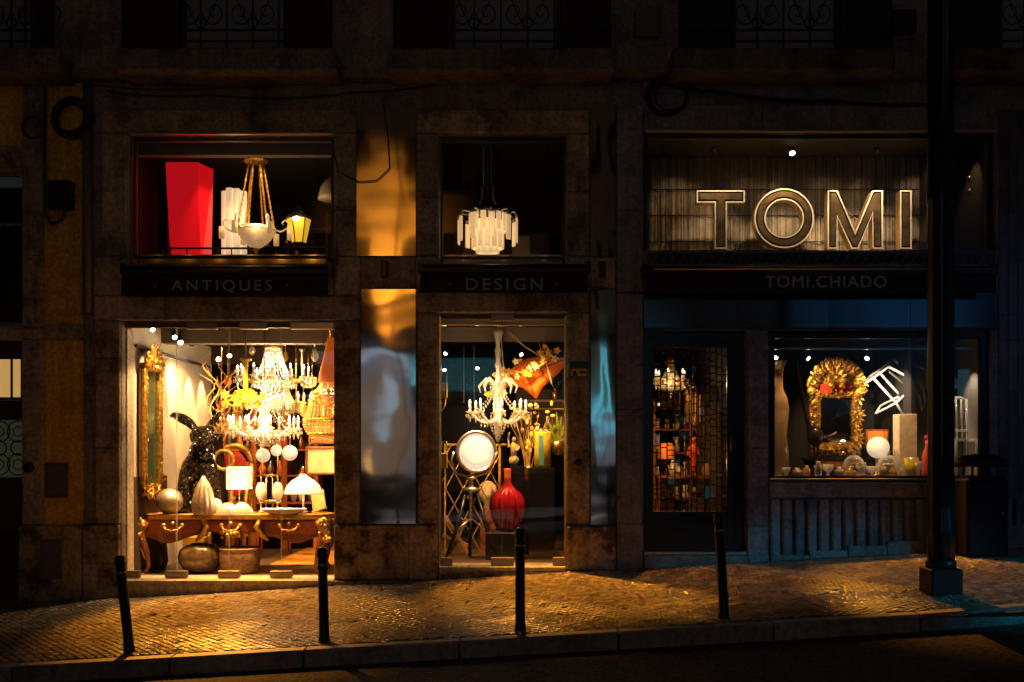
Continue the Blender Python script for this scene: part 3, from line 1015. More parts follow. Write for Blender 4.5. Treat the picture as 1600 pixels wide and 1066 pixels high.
TB.p('display_wall', MB().fb(1455, 1462, 520, 746, .6, 1.89), 'black_wall')
TB.p('display_wall', MB().fb(1462, 1600, 520, 746, 1.2, 1.22), 'grey_wall')
# hall behind the leaded door
TB.p('hall_floor', MB().box(1.1, 2.85, .32, 4.6, .2, .30), 'dark_floor')
TB.p('hall_wall', MB().box(1.1, 2.85, 4.6, 4.65, .2, 3.3), 'black_wall')
TB.p('hall_wall', MB().box(1.1, 1.15, .33, 4.6, .2, 3.3), 'dark_wall')
TB.p('hall_wall', MB().box(2.80, 2.85, .33, 4.6, .2, 3.3), 'dark_wall')
TB.p('hall_ceiling', MB().box(1.1, 2.85, .33, 4.6, 3.1, 3.2), 'dark_ceiling')
# fluted apron and its stepped base
rib = MB()
n = 8
prof = [(i / n * .132, -.05 - .045 * math.sin(math.pi * (i / n) ** .55)) for i in range(n + 1)]
zt = at(0, 780, 0).z
rib.add([(x, y, zt) for x, y in prof] + [(x, y, zt - .80) for x, y in prof] + [(prof[0][0], .0, zt), (prof[-1][0], .0, zt), (prof[0][0], .0, zt - .8), (prof[-1][0], .0, zt - .8)],
        [(i, i + 1, n + 2 + i, n + 1 + i) for i in range(n)] + [tuple(range(n + 1)) + (2 * n + 3, 2 * n + 2), (0, n + 1, 2 * n + 4, 2 * n + 2), (n, 2 * n + 1, 2 * n + 5, 2 * n + 3)], False)
rx = at(1200, 0, 0).x
r0 = None
for k in range(30):
    if r0 is None:
        r0 = TB.p('fluted_rib', rib, 'blue_stone')
        base = r0.location.copy()
    else:
        c = r0.copy(); COL.objects.link(c); r0 = c
    r0.location = Vector((rx + k * .1465, 0, 0))
px = 1200
for k in range(14):
    TB.p('base_step', MB().fb(px + .4, px + 59.4, 866 - k * 7.2 if px < 1440 else 866 - k * 7.2 - 3, 985, -.13, .0, .006), 'kerb_granite')
    px += 60
# ---- upper storey shared by the three houses
UP = T('upper_storey', 'dark upper storey with stone balcony slabs and scrolled iron railings above the shops', 'building', at(790, 130, 0), world=True)
cz0, cz1 = at(0, 130, 0).z, at(0, 114, 0).z
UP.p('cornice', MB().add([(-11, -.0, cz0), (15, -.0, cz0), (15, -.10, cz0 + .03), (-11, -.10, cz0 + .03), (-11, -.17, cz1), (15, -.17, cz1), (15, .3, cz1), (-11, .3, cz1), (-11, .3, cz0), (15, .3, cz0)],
                         [(0, 1, 2, 3), (3, 2, 5, 4), (4, 5, 6, 7), (7, 6, 9, 8), (8, 9, 1, 0), (0, 3, 4, 7, 8), (1, 9, 6, 5, 2)]), 'dark_stone')
OPN = [(-95, 85), (190, 520), (615, 955), (1062, 1395), (1490, 1800)]
xe = -640
for a, b in OPN:
    UP.p('wall', MB().fb(xe, a, -460, 114, 0, .3), 'old_plaster')
    xe = b
UP.p('wall', MB().fb(xe, 2400, -460, 114, 0, .3), 'old_plaster')
for a, b in OPN:
    UP.p('wall', MB().fb(a, b, -460, -210, 0, .3), 'old_plaster')
    w = (b - a)
    m0, m1 = a + w * .26, a + w * .77
    wi = frame(UP, m0, m1, -205, 112, 6, .16, .22, 'shutter_dark', 'window')
    UP.p('curtain', MB().fb(m0 + 6, m1 - 6, -200, 104, .235, .25), 'shutter_white', wi)
    pane(UP, m0 + 6, m1 - 6, -200, 106, .185, wi, 'pane_old')
    for s0, s1 in ((a + 2, m0 - 1), (m1 + 1, b - 2)):
        sh = UP.p('shutter', MB().fb(s0, s1, -205, 112, .12, .15), 'shutter_dark')
        g = MB()
        for q in range(30):
            g.fb(s0 + 6, s1 - 6, -198 + q * 10.3, -191 + q * 10.3, .108, .119)
        UP.p('louvre', g, 'shutter_dark', sh, kind='stuff')
    s = (CAM_D - .5) / FPX
    sx0, sx1 = at(a - 10, 0, -.5).x, at(b + 5, 0, -.5).x
    zt_, zb_ = at(0, 74, -.5).z, at(0, 110, -.5).z
    sl = UP.p('balcony_slab', MB().cbox(sx0, sx1, -.50, -.0, zb_, zt_, .02), 'dark_stone')
    g = MB()
    for zz in (zt_ + .09, zt_ + .22, zt_ + .95):
        g.box(sx0 + .06, sx1 - .06, -.46, -.44, zz - .010, zz + .010)
    for q in range(9):
        xx = sx0 + .07 + (sx1 - sx0 - .14) * q / 8
        g.box(xx - .010, xx + .010, -.458, -.442, zt_, zt_ + .95)
    rl = UP.p('railing', g, 'black_metal', sl)
    g = MB()
    for q in range(4):
        xc = sx0 + .07 + (sx1 - sx0 - .14) * (q * 2 + 1) / 8
        for sg in (-1, 1):
            pts = []
            for e in range(26):
                t = e / 25 * 2.6 * math.pi
                rr = .13 - .10 * e / 25
                pts.append((xc + sg * (.02 + .13 + rr * math.cos(t + math.pi)), -.45, zt_ + .42 + rr * math.sin(t + math.pi) * 1.2))
            g.tube(pts, .008, 5)
            pts = [(xc + sg * (.02 + .24 * math.sin(e / 10 * 1.4)), -.45, zt_ + .22 + .65 * (e / 10)) for e in range(11)]
            g.tube(pts, .007, 5)
        g.ring((xc, -.45, zt_ + .30), .055, .008, 14, 5, 'y')
        g.ring((xc, -.45, zt_ + .72), .12, .008, 16, 5, 'y')
    UP.p('scrollwork', g, 'black_metal', rl)
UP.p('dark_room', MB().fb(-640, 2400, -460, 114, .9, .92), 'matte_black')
UP.p('roof_edge', MB().box(-14, 16, -.25, .9, at(0, -460, 0).z, at(0, -480, 0).z), 'old_plaster')
single('junction_box', 'grey junction box fixed between the balconies above the metal pier panels', 'junction box', MB().fb(991, 1029, 20, 62, -.10, .0, .01), 'box_grey')
single('alarm_box', 'dark alarm box high on the wall beside the lamp post top', 'alarm box', MB().fb(1390, 1428, 20, 56, -.10, .0, .01), 'black_paint')

# cables
def cable(label, pts, r=.012):
    P = []
    for i in range(len(pts) - 1):
        for k in range(8):
            t = k / 8
            a, b_ = pts[i], pts[i + 1]
            sag = 4 * t * (1 - t) * min(9, abs(b_[0] - a[0]) * .03)
            P.append((a[0] + (b_[0] - a[0]) * t, a[1] + (b_[1] - a[1]) * t + sag))
    P.append(pts[-1])
    g = MB().tube([(at(x, y, 0).x, -.075, at(x, y, 0).z) for x, y in P], r, 6)
    single('cable', label, 'cable', g, 'cable')


cable('black cable sagging below the cornice over both antiques windows', [(170, 146), (330, 152), (560, 148), (720, 128), (800, 132)])
cable('thin black cable strung level under the cornice over the Antiques sign window', [(150, 136), (360, 140), (520, 128), (800, 124)], .008)
cable('thick dark cable falling slowly across the grey building above the bronze letters', [(800, 128), (1000, 124), (1130, 148), (1300, 160), (1450, 166)], .018)
cable('thin cable looping down in front of the upper metal panel', [(598, 150), (607, 215), (610, 265), (590, 284), (560, 286), (530, 270), (518, 215)], .007)
cable('dark cable looped from the coil down to the electricity box', [(75, 140), (74, 220), (75, 335), (84, 352), (100, 346), (106, 331)], .016)
g = MB()
for k in range(7):
    c = at(118 + rj.uniform(-4, 4), 188 + rj.uniform(-4, 4), 0)
    g.ring((c.x, -.07 - k * .012, c.z), (27 + rj.uniform(-5, 6)) / 130, .012, 28, 6, 'y')
single('cable_coil', 'thick black coil of spare cable hung on the ochre wall', 'cable coil', g, 'cable')
g = MB()
for k in range(2):
    c = at(57, 203, 0)
    g.ring((c.x, -.07 - k * .02, c.z), (16 + k) / 130, .010, 24, 6, 'y')
single('cable_coil', 'small thin loop of cable beside the big coil', 'cable coil', g, 'cable')
g = MB()
for k in range(5):
    c = at(1042 + rj.uniform(-4, 4), 155 + rj.uniform(-3, 3), 0)
    g.ring((c.x, -.08 - k * .012, c.z), (26 + rj.uniform(-4, 4)) / 130, .012, 28, 6, 'y', sx=1.1)
single('cable_coil', 'coil of black cable hanging above the grey shop window corner', 'cable coil', g, 'cable')

# ================================================================== awnings with lettering
def text_mesh(txt, x0, x1, ytop, ybot, Y, thick=.006, space=1.0):
    cu = bpy.data.curves.new('lettering', 'FONT')
    cu.body, cu.extrude, cu.offset, cu.space_character = txt, .02, .005, space
    to = bpy.data.objects.new('lettering', cu)
    COL.objects.link(to)
    bpy.context.view_layer.update()
    me = bpy.data.meshes.new_from_object(to.evaluated_get(bpy.context.evaluated_depsgraph_get()))
    bpy.data.objects.remove(to)
    vs = [v.co.copy() for v in me.vertices]
    lx, hx = min(v.x for v in vs), max(v.x for v in vs)
    ly, hy = min(v.y for v in vs), max(v.y for v in vs)
    p, q = at(x0, ytop, Y), at(x1, ybot, Y)
    g = MB()
    g.add([(p.x + (v.x - lx) / (hx - lx) * (q.x - p.x), Y - (thick if v.z > 0 else 0), q.z + (v.y - ly) / (hy - ly) * (p.z - q.z)) for v in vs],
          [tuple(f.vertices) for f in me.polygons])
    bpy.data.meshes.remove(me)
    return g


def awning(name, label, x0, x1, yt, yb, txt, tx0, tx1, ty0, ty1, dots, sp):
    Y = -.30
    w = T(name, label, 'awning', at((x0 + x1) / 2, yb, Y / 2), world=True)
    p, q = at(x0, yt, Y), at(x1, yb, Y)
    zc = at(0, yt + 9, Y).z
    cas = MB()
    n = 10
    prof = []
    for i in range(n + 1):
        a = -math.pi / 2 + math.pi * i / n
        prof.append((Y + .10 - .10 * math.cos(a), (p.z + zc) / 2 + (p.z - zc) / 2 * math.sin(a)))
    vs = [(p.x, y, z) for y, z in prof] + [(q.x, y, z) for y, z in prof]
    fs = [(i, i + 1, n + 2 + i, n + 1 + i) for i in range(n)] + [tuple(range(n + 1)), tuple(range(2 * n + 1, n, -1)), (0, n + 1, 2 * n + 1, n)]
    cas.add(vs, fs, True)
    c = w.p('cassette', cas, 'cassette_paint')
    w.p('front_bar', MB().box(p.x, q.x, Y - .02, Y + .012, zc - .035, zc + .005), 'cassette_paint')
    # valance: a hanging cloth strip with shallow folds
    z0, z1 = q.z, zc - .036
    w.p('valance', MB().sheet(lambda u, v: (p.x + (q.x - p.x) * u, Y - .004 - .006 * (1 - v) * math.sin(u * 21 + 1), z0 + (z1 - z0) * v), 60, 3), 'valance_fabric')
    if yt > 413.8:
        w.p('lit_edge_strip', MB().tube([(p.x + .1, Y - .028, zc + .012), (q.x - .05, Y - .028, zc + .012)], .012, 10), 'lit_strip_metal')  # added bright strip for the line of light on the awning edge
    for xx in (p.x, q.x):
        w.p('bracket', MB().cbox(xx - .03, xx + .03, Y + .01, -.02, zc - .04, p.z + .02, .008), 'black_metal')
    w.p('cover_plate', MB().box(p.x + .02, q.x - .02, Y + .11, -.04, p.z - .05, p.z - .03), 'cassette_paint')
    w.p('lettering', text_mesh(txt, tx0, tx1, ty0, ty1, Y - .014, .005, sp), 'sign_white')
    for dx, dy in dots:
        d = at(dx, dy, Y)
        w.p('dot', MB().cyl((d.x, Y - .020, d.z), (d.x, Y - .013, d.z), 1.6 * s, n=8), 'sign_white')
    return w


awning('awning', 'black folded awning with Antiques lettering', 190, 513, 413.5, 461, 'ANTIQUES', 268, 425, 437.5, 457.5, ((243, 448), (449, 446)), 1.35)
awning('awning', 'narrow black folded awning with Design lettering', 657, 919, 411, 455, 'DESIGN', 728, 848, 435, 453.5, ((703, 444), (871, 444)), 1.3)
awning('awning', 'long black folded awning with an added bright top edge below the bronze letters', 1008, 1556, 414, 458, 'TOMI.CHIADO', 1196, 1385, 431, 449.5, (), 1.15)
p, q = at(1025, 415, -.30), at(1450, 417, -.30)
# ================================================================== street furniture
def bollard(px, py, lean, h, label):
    # solve for the depth at which the pavement meets this bollard's foot
    Y = -3.38
    p = at(px, py, Y)
    x = p.x
    t = T('bollard', label, 'bollard', (x, Y, ground(x, Y) - .02), group='iron bollards along the kerb')
    prof = [(.050, 0), (.050, .05), (.043, .07), (.041, h - .20), (.046, h - .19), (.046, h - .165), (.040, h - .155), (.040, h - .085), (.050, h - .075), (.050, h - .060),
            (.040, h - .05), (.046, h - .03), (.040, h - .008), (.02, h), (0, h + .002)]
    t.p('post', MB().lathe(prof, n=20), 'bollard_iron')
    t.p('collar', MB().lathe([(.040, h - .16), (.0435, h - .155), (.0435, h - .145), (.040, h - .14)], n=20), 'steel')
    t.o.rotation_euler = (R(1), R(lean), 0)


bollard(203, 1020, -5.6, .86, 'black iron bollard leaning below the end of the big shop window')
bollard(507, 1003, -1.2, .83, 'black iron bollard in front of the ornate table leg')
bollard(813, 985, -.2, .90, 'upright black iron bollard in front of the narrow door with the red vase')
bollard(1132, 963, -3.4, .93, 'black iron bollard leaning before the leaded glass door')

Y = -2.75
b = at(1470, 925, Y)
zg = ground(b.x, Y) - .02
lp = T('lamp_post', 'tall black cast lamp post on a square block at the kerb', 'lamp post', (b.x, Y, zg))
lp.p('base_block', MB().cbox(-.145, .145, -.145, .145, 0, .25, .012), 'bollard_iron')
lp.p('base_collar', MB().lathe([(.135, .25), (.135, .30), (.12, .33)], n=32), 'bollard_iron')
lp.p('pole', MB().lathe([(.120, .30), (.120, .62), (.116, .66), (.116, 3.60), (.125, 3.63), (.125, 3.70), (.115, 3.74), (.112, 9.2)], n=40, fl=10, amp=.03), 'black_paint')
lp.p('service_door', MB().cbox(-.05, .05, -.135, -.11, .8, 1.25, .008), 'black_paint')
lp.p('lantern_arm', MB().tube([(0, 0, 9.1), (.2, -.1, 9.5), (.8, -.5, 9.65)], .05, 8), 'black_paint')
lp.p('lantern', MB().lathe([(.0, 0), (.16, .03), (.2, .12), (.1, .3), (0, .34)], (.85, -.55, 9.5)), 'black_metal')

Y = -.62
b = at(1532, 862, Y)
zg = ground(b.x, Y) - .01
lb = T('litter_bin', 'black litter bin with a domed lid beside the lamp post', 'litter bin', (b.x, Y, zg))
lb.p('bin_body', MB().cbox(-.235, .235, -.19, .19, 0, .90, .035), 'bin_black')
lb.p('bin_mouth', MB().cbox(-.215, .215, -.17, .17, .9005, .92, .01), 'matte_black')
lb.p('lid', MB().lathe([(.27, 1.02), (.285, 1.04), (.28, 1.09), (.21, 1.14), (.10, 1.165), (0, 1.17)], n=28, sx=1.05, sy=.8), 'bin_black')
for k in range(4):
    a = math.pi / 4 + k * math.pi / 2
    lb.p('lid_support', MB().cyl((.20 * math.cos(a), .15 * math.sin(a), .9), (.20 * math.cos(a), .15 * math.sin(a), 1.06), .014, n=8), 'black_paint')
lb.p('door_seam', MB().box(-.19, .19, -.193, -.1905, .12, .126), 'matte_black')
lb.p('door_seam', MB().box(-.19, .19, -.193, -.1905, .80, .806), 'matte_black')
lb.p('lock', MB().cyl((.16, -.20, .5), (.16, -.185, .5), .018, n=10), 'steel')

# ================================================================== opposite side of the street (seen in the polished panels)
OB = T('opposite_building', 'lamplit orange house across the street mirrored in the metal panels', 'building', (0, -18.2, road_z(0, -12.9)), world=True)
zb = -.2
OB.p('wall', MB().box(-22, 24, -18.6, -18.2, 5.2, 13), 'opposite_wall')
OB.p('wall', MB().box(-22, 24, -18.6, -18.3, zb - 1.5, 1.0), 'box_grey')
for x0, x1 in ((-22, -6.0), (-2.2, 1.6), (4.2, 24)):
    OB.p('wall', MB().box(x0, x1, -18.6, -18.25, 1.0, 5.2), 'opposite_wall')
OB.p('fascia', MB().box(-7.0, 6, -18.2, -18.0, 4.75, 5.35), 'purple_fascia')
OB.p('shop_window', MB().box(-6.0, -2.2, -18.5, -18.45, 4.35, 4.75), 'shop_glow')
OB.p('shop_back', MB().box(-6.0, -2.2, -18.55, -18.5, .2, 4.35), 'dim_glow')
arch = [(-5.7 + 3.2 * (.5 - .5 * math.cos(math.pi * k / 16)), 2.4 + 1.75 * math.sin(math.pi * k / 16)) for k in range(17)][::-1]
OB.p('glowing_arch', MB().prism([(-5.7, .2), (-2.5, .2)] + arch, -18.48, -18.42), 'arch_glow')  # invented glowing arch, added for the brown shape in the panel reflection
OB.p('glow_patch', MB().prism([(-4.5, 2.6), (-3.9, 2.2), (-3.4, 3.0), (-3.5, 3.9), (-4.4, 3.9)], -18.40, -18.38), 'shop_glow')  # added glowing patch for the pale blob reflected in the panel
OB.p('glow_patch', MB().prism([(-5.4, 1.1), (-4.9, 1.0), (-4.7, 1.9), (-5.5, 1.8)], -18.40, -18.38), 'warm_patch')  # added warm glowing patch, seen only in the panel reflection
OB.p('window_mullion', MB().box(-2.9, -2.75, -18.4, -18.3, .2, 4.7), 'steel')
OB.p('shop_window', MB().box(1.6, 4.2, -18.5, -18.45, 2.4, 4.6), 'teal_glow')  # assumed glowing window for the cyan shapes mirrored in the narrow panel
for k in range(4):
    OB.p('window_mullion', MB().box(1.6 + k * .62, 1.72 + k * .62, -18.44, -18.35, .4, 4.6), 'box_grey')
OB.p('poster', MB().prism([(2.3, 2.9), (3.0, 2.6), (3.5, 3.3), (2.8, 4.2), (2.2, 3.8)], -18.40, -18.38), 'leaf')
OB.p('shop_window', MB().box(1.6, 4.2, -18.5, -18.45, .4, 2.4), 'dim_glow')
OB.p('shop_window', MB().box(-2.15, -.3, -18.22, -18.19, 3.5, 4.5), 'teal_glow')  # assumed glowing window, added for a blue band reflected in the glass
OB.p('awning', MB().add([(-6.8, -18.2, 6.15), (-2, -18.2, 6.35), (-2, -17.4, 5.75), (-6.8, -17.4, 5.6), (-6.8, -18.2, 6.0), (-2, -18.2, 6.2), (-2, -17.4, 5.65), (-6.8, -17.4, 5.5)], [(0, 1, 2, 3), (7, 6, 5, 4), (3, 2, 6, 7), (0, 3, 7, 4), (1, 5, 6, 2), (0, 4, 5, 1)]), 'panel_brown')
OB.p('wall_pipe', MB().cyl((-3.0, -18.1, 4.8), (-3.0, -18.1, 12), .09), 'panel_brown')
for k, xx in enumerate((-9, -5.5, -2, 1.5, 5)):
    for zz in (6.4, 9.6):
        o = OB.p('window', MB().box(xx - .5, xx + .5, -18.2, -18.17, zz, zz + 1.9), 'shutter_dark')
        OB.p('window_sill', MB().box(xx - .65, xx + .65, -18.2, -18.02, zz - .14, zz - .001), 'limestone', o)
spot('street_lamp_and_fill', (-3.6, -14.8, 5.0), (-3.6, -18.2, 7.1), 3600, 66, (1.0, .40, .045), 1.0, .15)  # assumed unseen street lamp for the orange wall mirrored in the panels
spot('street_lamp_and_fill', (-1.0, -15.2, 7.5), (-.6, -14.0, 0), 2600, 72, (.95, .92, .95), .8, .15)  # unseen neutral spot added to grey the mirrored road and lift the facade
spot('teal_wash', (3.0, -15.8, 3.0), (2.8, -18.2, 3.6), 150, 100, (.16, .5, .75), .9, .15)  # unseen spot added to wash the opposite wall teal in the panels
spot('assumed_blue_light', (12.6, -14.2, 4.4), (11.6, -18.2, 6.2), 330, 100, (.03, .26, .8), 1.0, .15)  # assumed blue source, unseen, added for the blue mirrored in the fascia
spot('assumed_blue_light', (18.5, -14.5, 7.0), (4.6, 0, 1.1), 520, 22, (.14, .34, 1.0), 1.0, .15)  # unseen blue spot added to tint the fluted apron, its sign only assumed
# unseen cyan spot and assumed cross sign, added to light the kerb cyan
spot('assumed_cyan_light', (9.2, -8.2, 3.0), (5.45, -3.3, .25), 700, 27, (.02, .55, .85), .6, .12)
CC = T('assumed_cross_sign', 'assumed green blue cross sign on a bracket up the street outside the frame', 'sign', (9.3, -8.4, 3.0))
CC.p('housing', MB().prism([(-.1, -.3), (.1, -.3), (.1, -.1), (.3, -.1), (.3, .1), (.1, .1), (.1, .3), (-.1, .3), (-.1, .1), (-.3, .1), (-.3, -.1), (-.1, -.1)], -.05, .05), 'teal_glow')
CC.p('pole', MB().cyl((0, 0, -3.4), (0, 0, -.3), .04), 'black_metal')
# ================================================================== reusable shop pieces (units: photo pixels at the piece's depth)
def spotlight(px, py, Y, dx, dy, label, r=5, L=17, on=True, group='track spotlights'):
    """black cylinder head whose lit lens faces along (dx, dy)"""
    t = item('spotlight', label, 'spotlight', px, py, Y, group)
    d = Vector((dx, -.55, -dy)).normalized()
    a, b = -d * L * .5, d * L * .5
    t.p('head', MB().tube([a, a * .9, b * .9, b], [r * .7, r, r, r * 1.06], 14), 'black_metal')
    t.p('lens', MB().cyl(b, b + d * .8, r * .85, n=14), 'lens' if on else 'matte_black')
    t.p('yoke', MB().tube([(0, 0, 0), (0, 2, L * .5), (0, 3, L)], 1.2, 6), 'black_metal')
    return t


def vase(name, label, cat, px, py, Y, prof, mt, n=24, fl=0, amp=0, sx=1, sy=1, group=None, part='body'):
    t = item(name, label, cat, px, py, Y, group)
    t.p(part, MB().lathe([(r, z) for r, z in prof], n=n, fl=fl, amp=amp, sx=sx, sy=sy), mt)
    return t


def strands(g, r0, z0, r1, z1, n, m, s, sag=0.0, cx=0, sy=1.0):
    for i in range(n):
        a = 2 * math.pi * (i + .5 * 0) / n
        for k in range(m):
            t = (k + .5) / m
            r = r0 + (r1 - r0) * t - sag * 4 * t * (1 - t)
            z = z0 + (z1 - z0) * t
            g.octa((cx + r * math.cos(a), r * math.sin(a) * sy, z), s, abs(z1 - z0) / m * .52 + .1)


def arms(t, n, r, z, drop, cup_z, mt_arm, mt_cup, candle_h, a0=.2, lit=True, pend=True, tr=1.6):
    """n scrolled arms, each with drip pan, candle and bulb"""
    g = MB()
    pts = [(r * e * .9 + 2, 0, z - drop * math.sin(math.pi * e) * 1.0 + (cup_z - z) * e ** 2) for e in [k / 8 for k in range(9)]]
    pts.append((r, 0, cup_z))
    g.tube(pts, tr, 6)
    arm = t.p('arm', g, mt_arm)
    c = MB().lathe([(0, cup_z - 1), (6, cup_z + 1.5), (6.4, cup_z + 2.4), (2.4, cup_z + 2), (2.2, cup_z + 5), (0, cup_z + 5)], (r, 0, 0), n=14, fl=7, amp=.08)
    t.p('drip_pan', c, mt_cup, arm)
    t.p('candle', MB().cyl((r, 0, cup_z + 3), (r, 0, cup_z + 3 + candle_h), 1.9, n=8), 'candle_wax', arm)
    if lit:
        t.p('bulb', MB().lathe([(0, 0), (1.6, 1.5), (1.3, 3.5), (0, 7)], (r, 0, cup_z + 3 + candle_h), n=8), 'bulb', arm)
    if pend:
        p = MB()
        for k in range(6):
            a = k * math.pi / 3
            p.octa((r + 5.8 * math.cos(a), 5.8 * math.sin(a), cup_z - 4), 1.2, 4)
        p.octa((r, 0, cup_z - 9), 2.2, 6)
        p.octa((r * .6, 0, z - drop - 3), 1.5, 4)
        t.p('crystal_drop', p, mt_cup, arm)
    arm.rotation_euler = (0, 0, a0)
    idx = {}
    for c_ in COL.objects:
        if c_.parent:
            idx.setdefault(c_.parent.name, []).append(c_)
    for k in range(1, n):
        copy_tree(arm, rz=a0 + 2 * math.pi * k / n, _idx=idx)


def picture(name, label, px, py, Y, w, h, tilt=0.0, rz=0.0, art='picture_art', fr='gold', bw=4):
    t = item(name, label, 'picture', px, py, Y, 'framed pictures at the back', rz)
    g = MB()
    g.cbox(-w / 2, w / 2, 0, 4, 0, bw, .8); g.cbox(-w / 2, w / 2, 0, 4, h - bw, h, .8)
    g.cbox(-w / 2, -w / 2 + bw, 0, 4, bw, h - bw, .8); g.cbox(w / 2 - bw, w / 2, 0, 4, bw, h - bw, .8)
    t.p('picture_frame', g, fr)
    t.p('canvas', MB().box(-w / 2 + bw, w / 2 - bw, 1.5, 3, bw, h - bw), art)
    t.o.rotation_euler = (R(-tilt), 0, rz)
    return t


def blobs(g, rnd, fn, n, r0, r1, flat=.7):
    for _ in range(n):
        x, y, z = fn()
        r = rnd.uniform(r0, r1)
        st = len(g.v)
        g.ball((0, 0, 0), (r * rnd.uniform(.7, 1.3), r * flat, r * rnd.uniform(.7, 1.3)), 7, 5)
        g.xf(Matrix.Translation((x, y, z)) @ Matrix.Rotation(rnd.uniform(0, 3), 4, 'Y'), st)


def scroll(g, c, r, sg=1, turns=1.35, th=1.6, fl=1.0, a0=0.0):
    pts, n = [], 18
    for e in range(n + 1):
        f = e / n
        a = a0 + sg * f * turns * 2 * math.pi
        q = r * (1 - .82 * f)
        pts.append((c[0] + q * math.cos(a), c[1] - th * .4 * f, c[2] + q * math.sin(a)))
    g.tube(pts, [th * (.5 + .7 * math.sin(math.pi * min(1, e / n * 1.1 + .05))) * fl for e in range(n + 1)], 6)
    g.ball(pts[-1], th * 1.3, 7, 5)


def acanthus(g, c, ang, L, w, y=0):
    """a carved leaf: lobed, ribbed, curling forward at the tip"""
    ca, sa = math.cos(ang), math.sin(ang)
    def f(u, v):
        s_ = (v - .5) * 2 * w * (math.sin(math.pi * min(.97, u * .9 + .12)) * (.75 + .25 * abs(math.sin(u * 9.5))))
        return (c[0] + ca * L * u - sa * s_, c[1] - L * .28 * u * u - abs(v - .5) * -w * .5, c[2] + sa * L * u + ca * s_)
    g.sheet(f, 9, 4)


def branch(g, p, d, L, r, rnd, depth=0, wig=.5, up=0.0):
    pts, rs = [Vector(p)], [r]
    d = Vector(d).normalized()
    n = max(4, int(L / 6))
    for k in range(n):
        d = (d + Vector((rnd.uniform(-wig, wig), rnd.uniform(-wig, wig) * .5, rnd.uniform(-wig, wig) + up))).normalized()
        pts.append(pts[-1] + d * L / n)
        rs.append(r * (1 - .75 * (k + 1) / n))
    g.tube(pts, rs, 5)
    if depth < 2:
        for k in range(2, n):
            if rnd.random() < .45:
                branch(g, pts[k], d + Vector((rnd.uniform(-1, 1), rnd.uniform(-.4, .4), rnd.uniform(-.5, .8))), L * .45, rs[k] * .75, rnd, depth + 1, wig, up)
    return pts


rr = random.Random(11)
# ================================================================== big shop window: the table and what stands on it
Y = .95
t = item('writing_table', 'ornate gilded bureau table with curved drawers across the big shop window', 'table', 374, 897, Y)
def outline(a, b, z, k=40):
    P = []
    for i in range(k):
        e = 2 * math.pi * i / k
        c, s_ = math.cos(e), math.sin(e)
        q = 1 / (abs(c) ** 5 + abs(s_) ** 5) ** .2
        w = 1 + .035 * math.cos(6 * e)
        P.append((a * c * q * w, b * s_ * q * w))
    return P
O = outline(145, 46, 0)
def slab(O, z0, z1, sc=1.0):
    n = len(O)
    g = MB()
    return g.add([(x * sc, y * sc, z0) for x, y in O] + [(x * sc, y * sc, z1) for x, y in O], [tuple(range(n - 1, -1, -1)), tuple(range(n, 2 * n))] + [(i, (i + 1) % n, n + (i + 1) % n, n + i) for i in range(n)])
t.p('tabletop', slab(O, 91, 95), 'table_amber')
t.p('top_edge', slab(O, 88, 91, 1.012), 'gold')
def apron_z(x):
    a = abs(x)
    return 58 - 6 * math.cos(a / 145 * math.pi * 3) + (10 if a < 42 else 0)
g = MB()
N = 60
fy = lambda x: -41 - 4 * math.cos(x / 145 * 3 * math.pi)
g.sheet(lambda u, v: (-138 + 276 * u, fy(-138 + 276 * u), apron_z(-138 + 276 * u) * (1 - v) + 88 * v), N, 3, False)
g.sheet(lambda u, v: (138 - 276 * u, 41, 62 * (1 - v) + 88 * v), 10, 1, False)
for sx in (-138, 138):
    g.box(sx - 1, sx + 1, -41, 41, 62, 88)
t.p('apron', g, 'walnut')
for (x0, x1) in ((-128, -48), (-38, 38), (48, 128)):
    d = MB()
    zl = 66 if abs(x0 + x1) > 10 else 70
    d.sheet(lambda u, v: (x0 + (x1 - x0) * u, fy(x0 + (x1 - x0) * u) - 2.0, zl + (85 - zl) * v), 12, 2)
    dro = t.p('drawer', d, 'mahogany')
    xc = (x0 + x1) / 2
    h = MB()
    h.tube([(xc - 14, fy(xc) - 3, 79), (xc - 10, fy(xc) - 8, 73), (xc, fy(xc) - 9, 71), (xc + 10, fy(xc) - 8, 73), (xc + 14, fy(xc) - 3, 79)], 1.5, 6)
    for sx in (-14, 14, 0):
        h.ball((xc + sx, fy(xc) - 3, 79 if sx else 82), 3.2, 8, 6)
    t.p('drawer_handle', h, 'gold', dro)
for sx in (-1, 1):
    for sy in (-1, 1):
        lg = MB()
        pts = [(sx * 134, sy * 38, 86), (sx * 141, sy * 42, 74), (sx * 140, sy * 42, 60), (sx * 131, sy * 39, 36), (sx * 128, sy * 38, 16), (sx * 134, sy * 40, 3), (sx * 137, sy * 41, 0)]
        lg.tube(pts, [9, 10, 8.5, 5.2, 4, 4.2, 4], 10)
        l = t.p('leg', lg, 'walnut')
        m = MB()
        blobs(m, rr, lambda: (sx * rr.uniform(134, 149), sy * 42 + (-7 if sy < 0 else 7) + rr.uniform(-3, 3), rr.uniform(56, 88)), 26, 2.2, 5)
        m.tube([(sx * 143, sy * 47, 60), (sx * 136, sy * 44, 40), (sx * 132, sy * 43, 28)], [2.6, 2, 1], 6)
        m.ball((sx * 135, sy * 41, 2.5), (6, 6, 4), 8, 6)
        t.p('bronze_mount', m, 'gold', l)
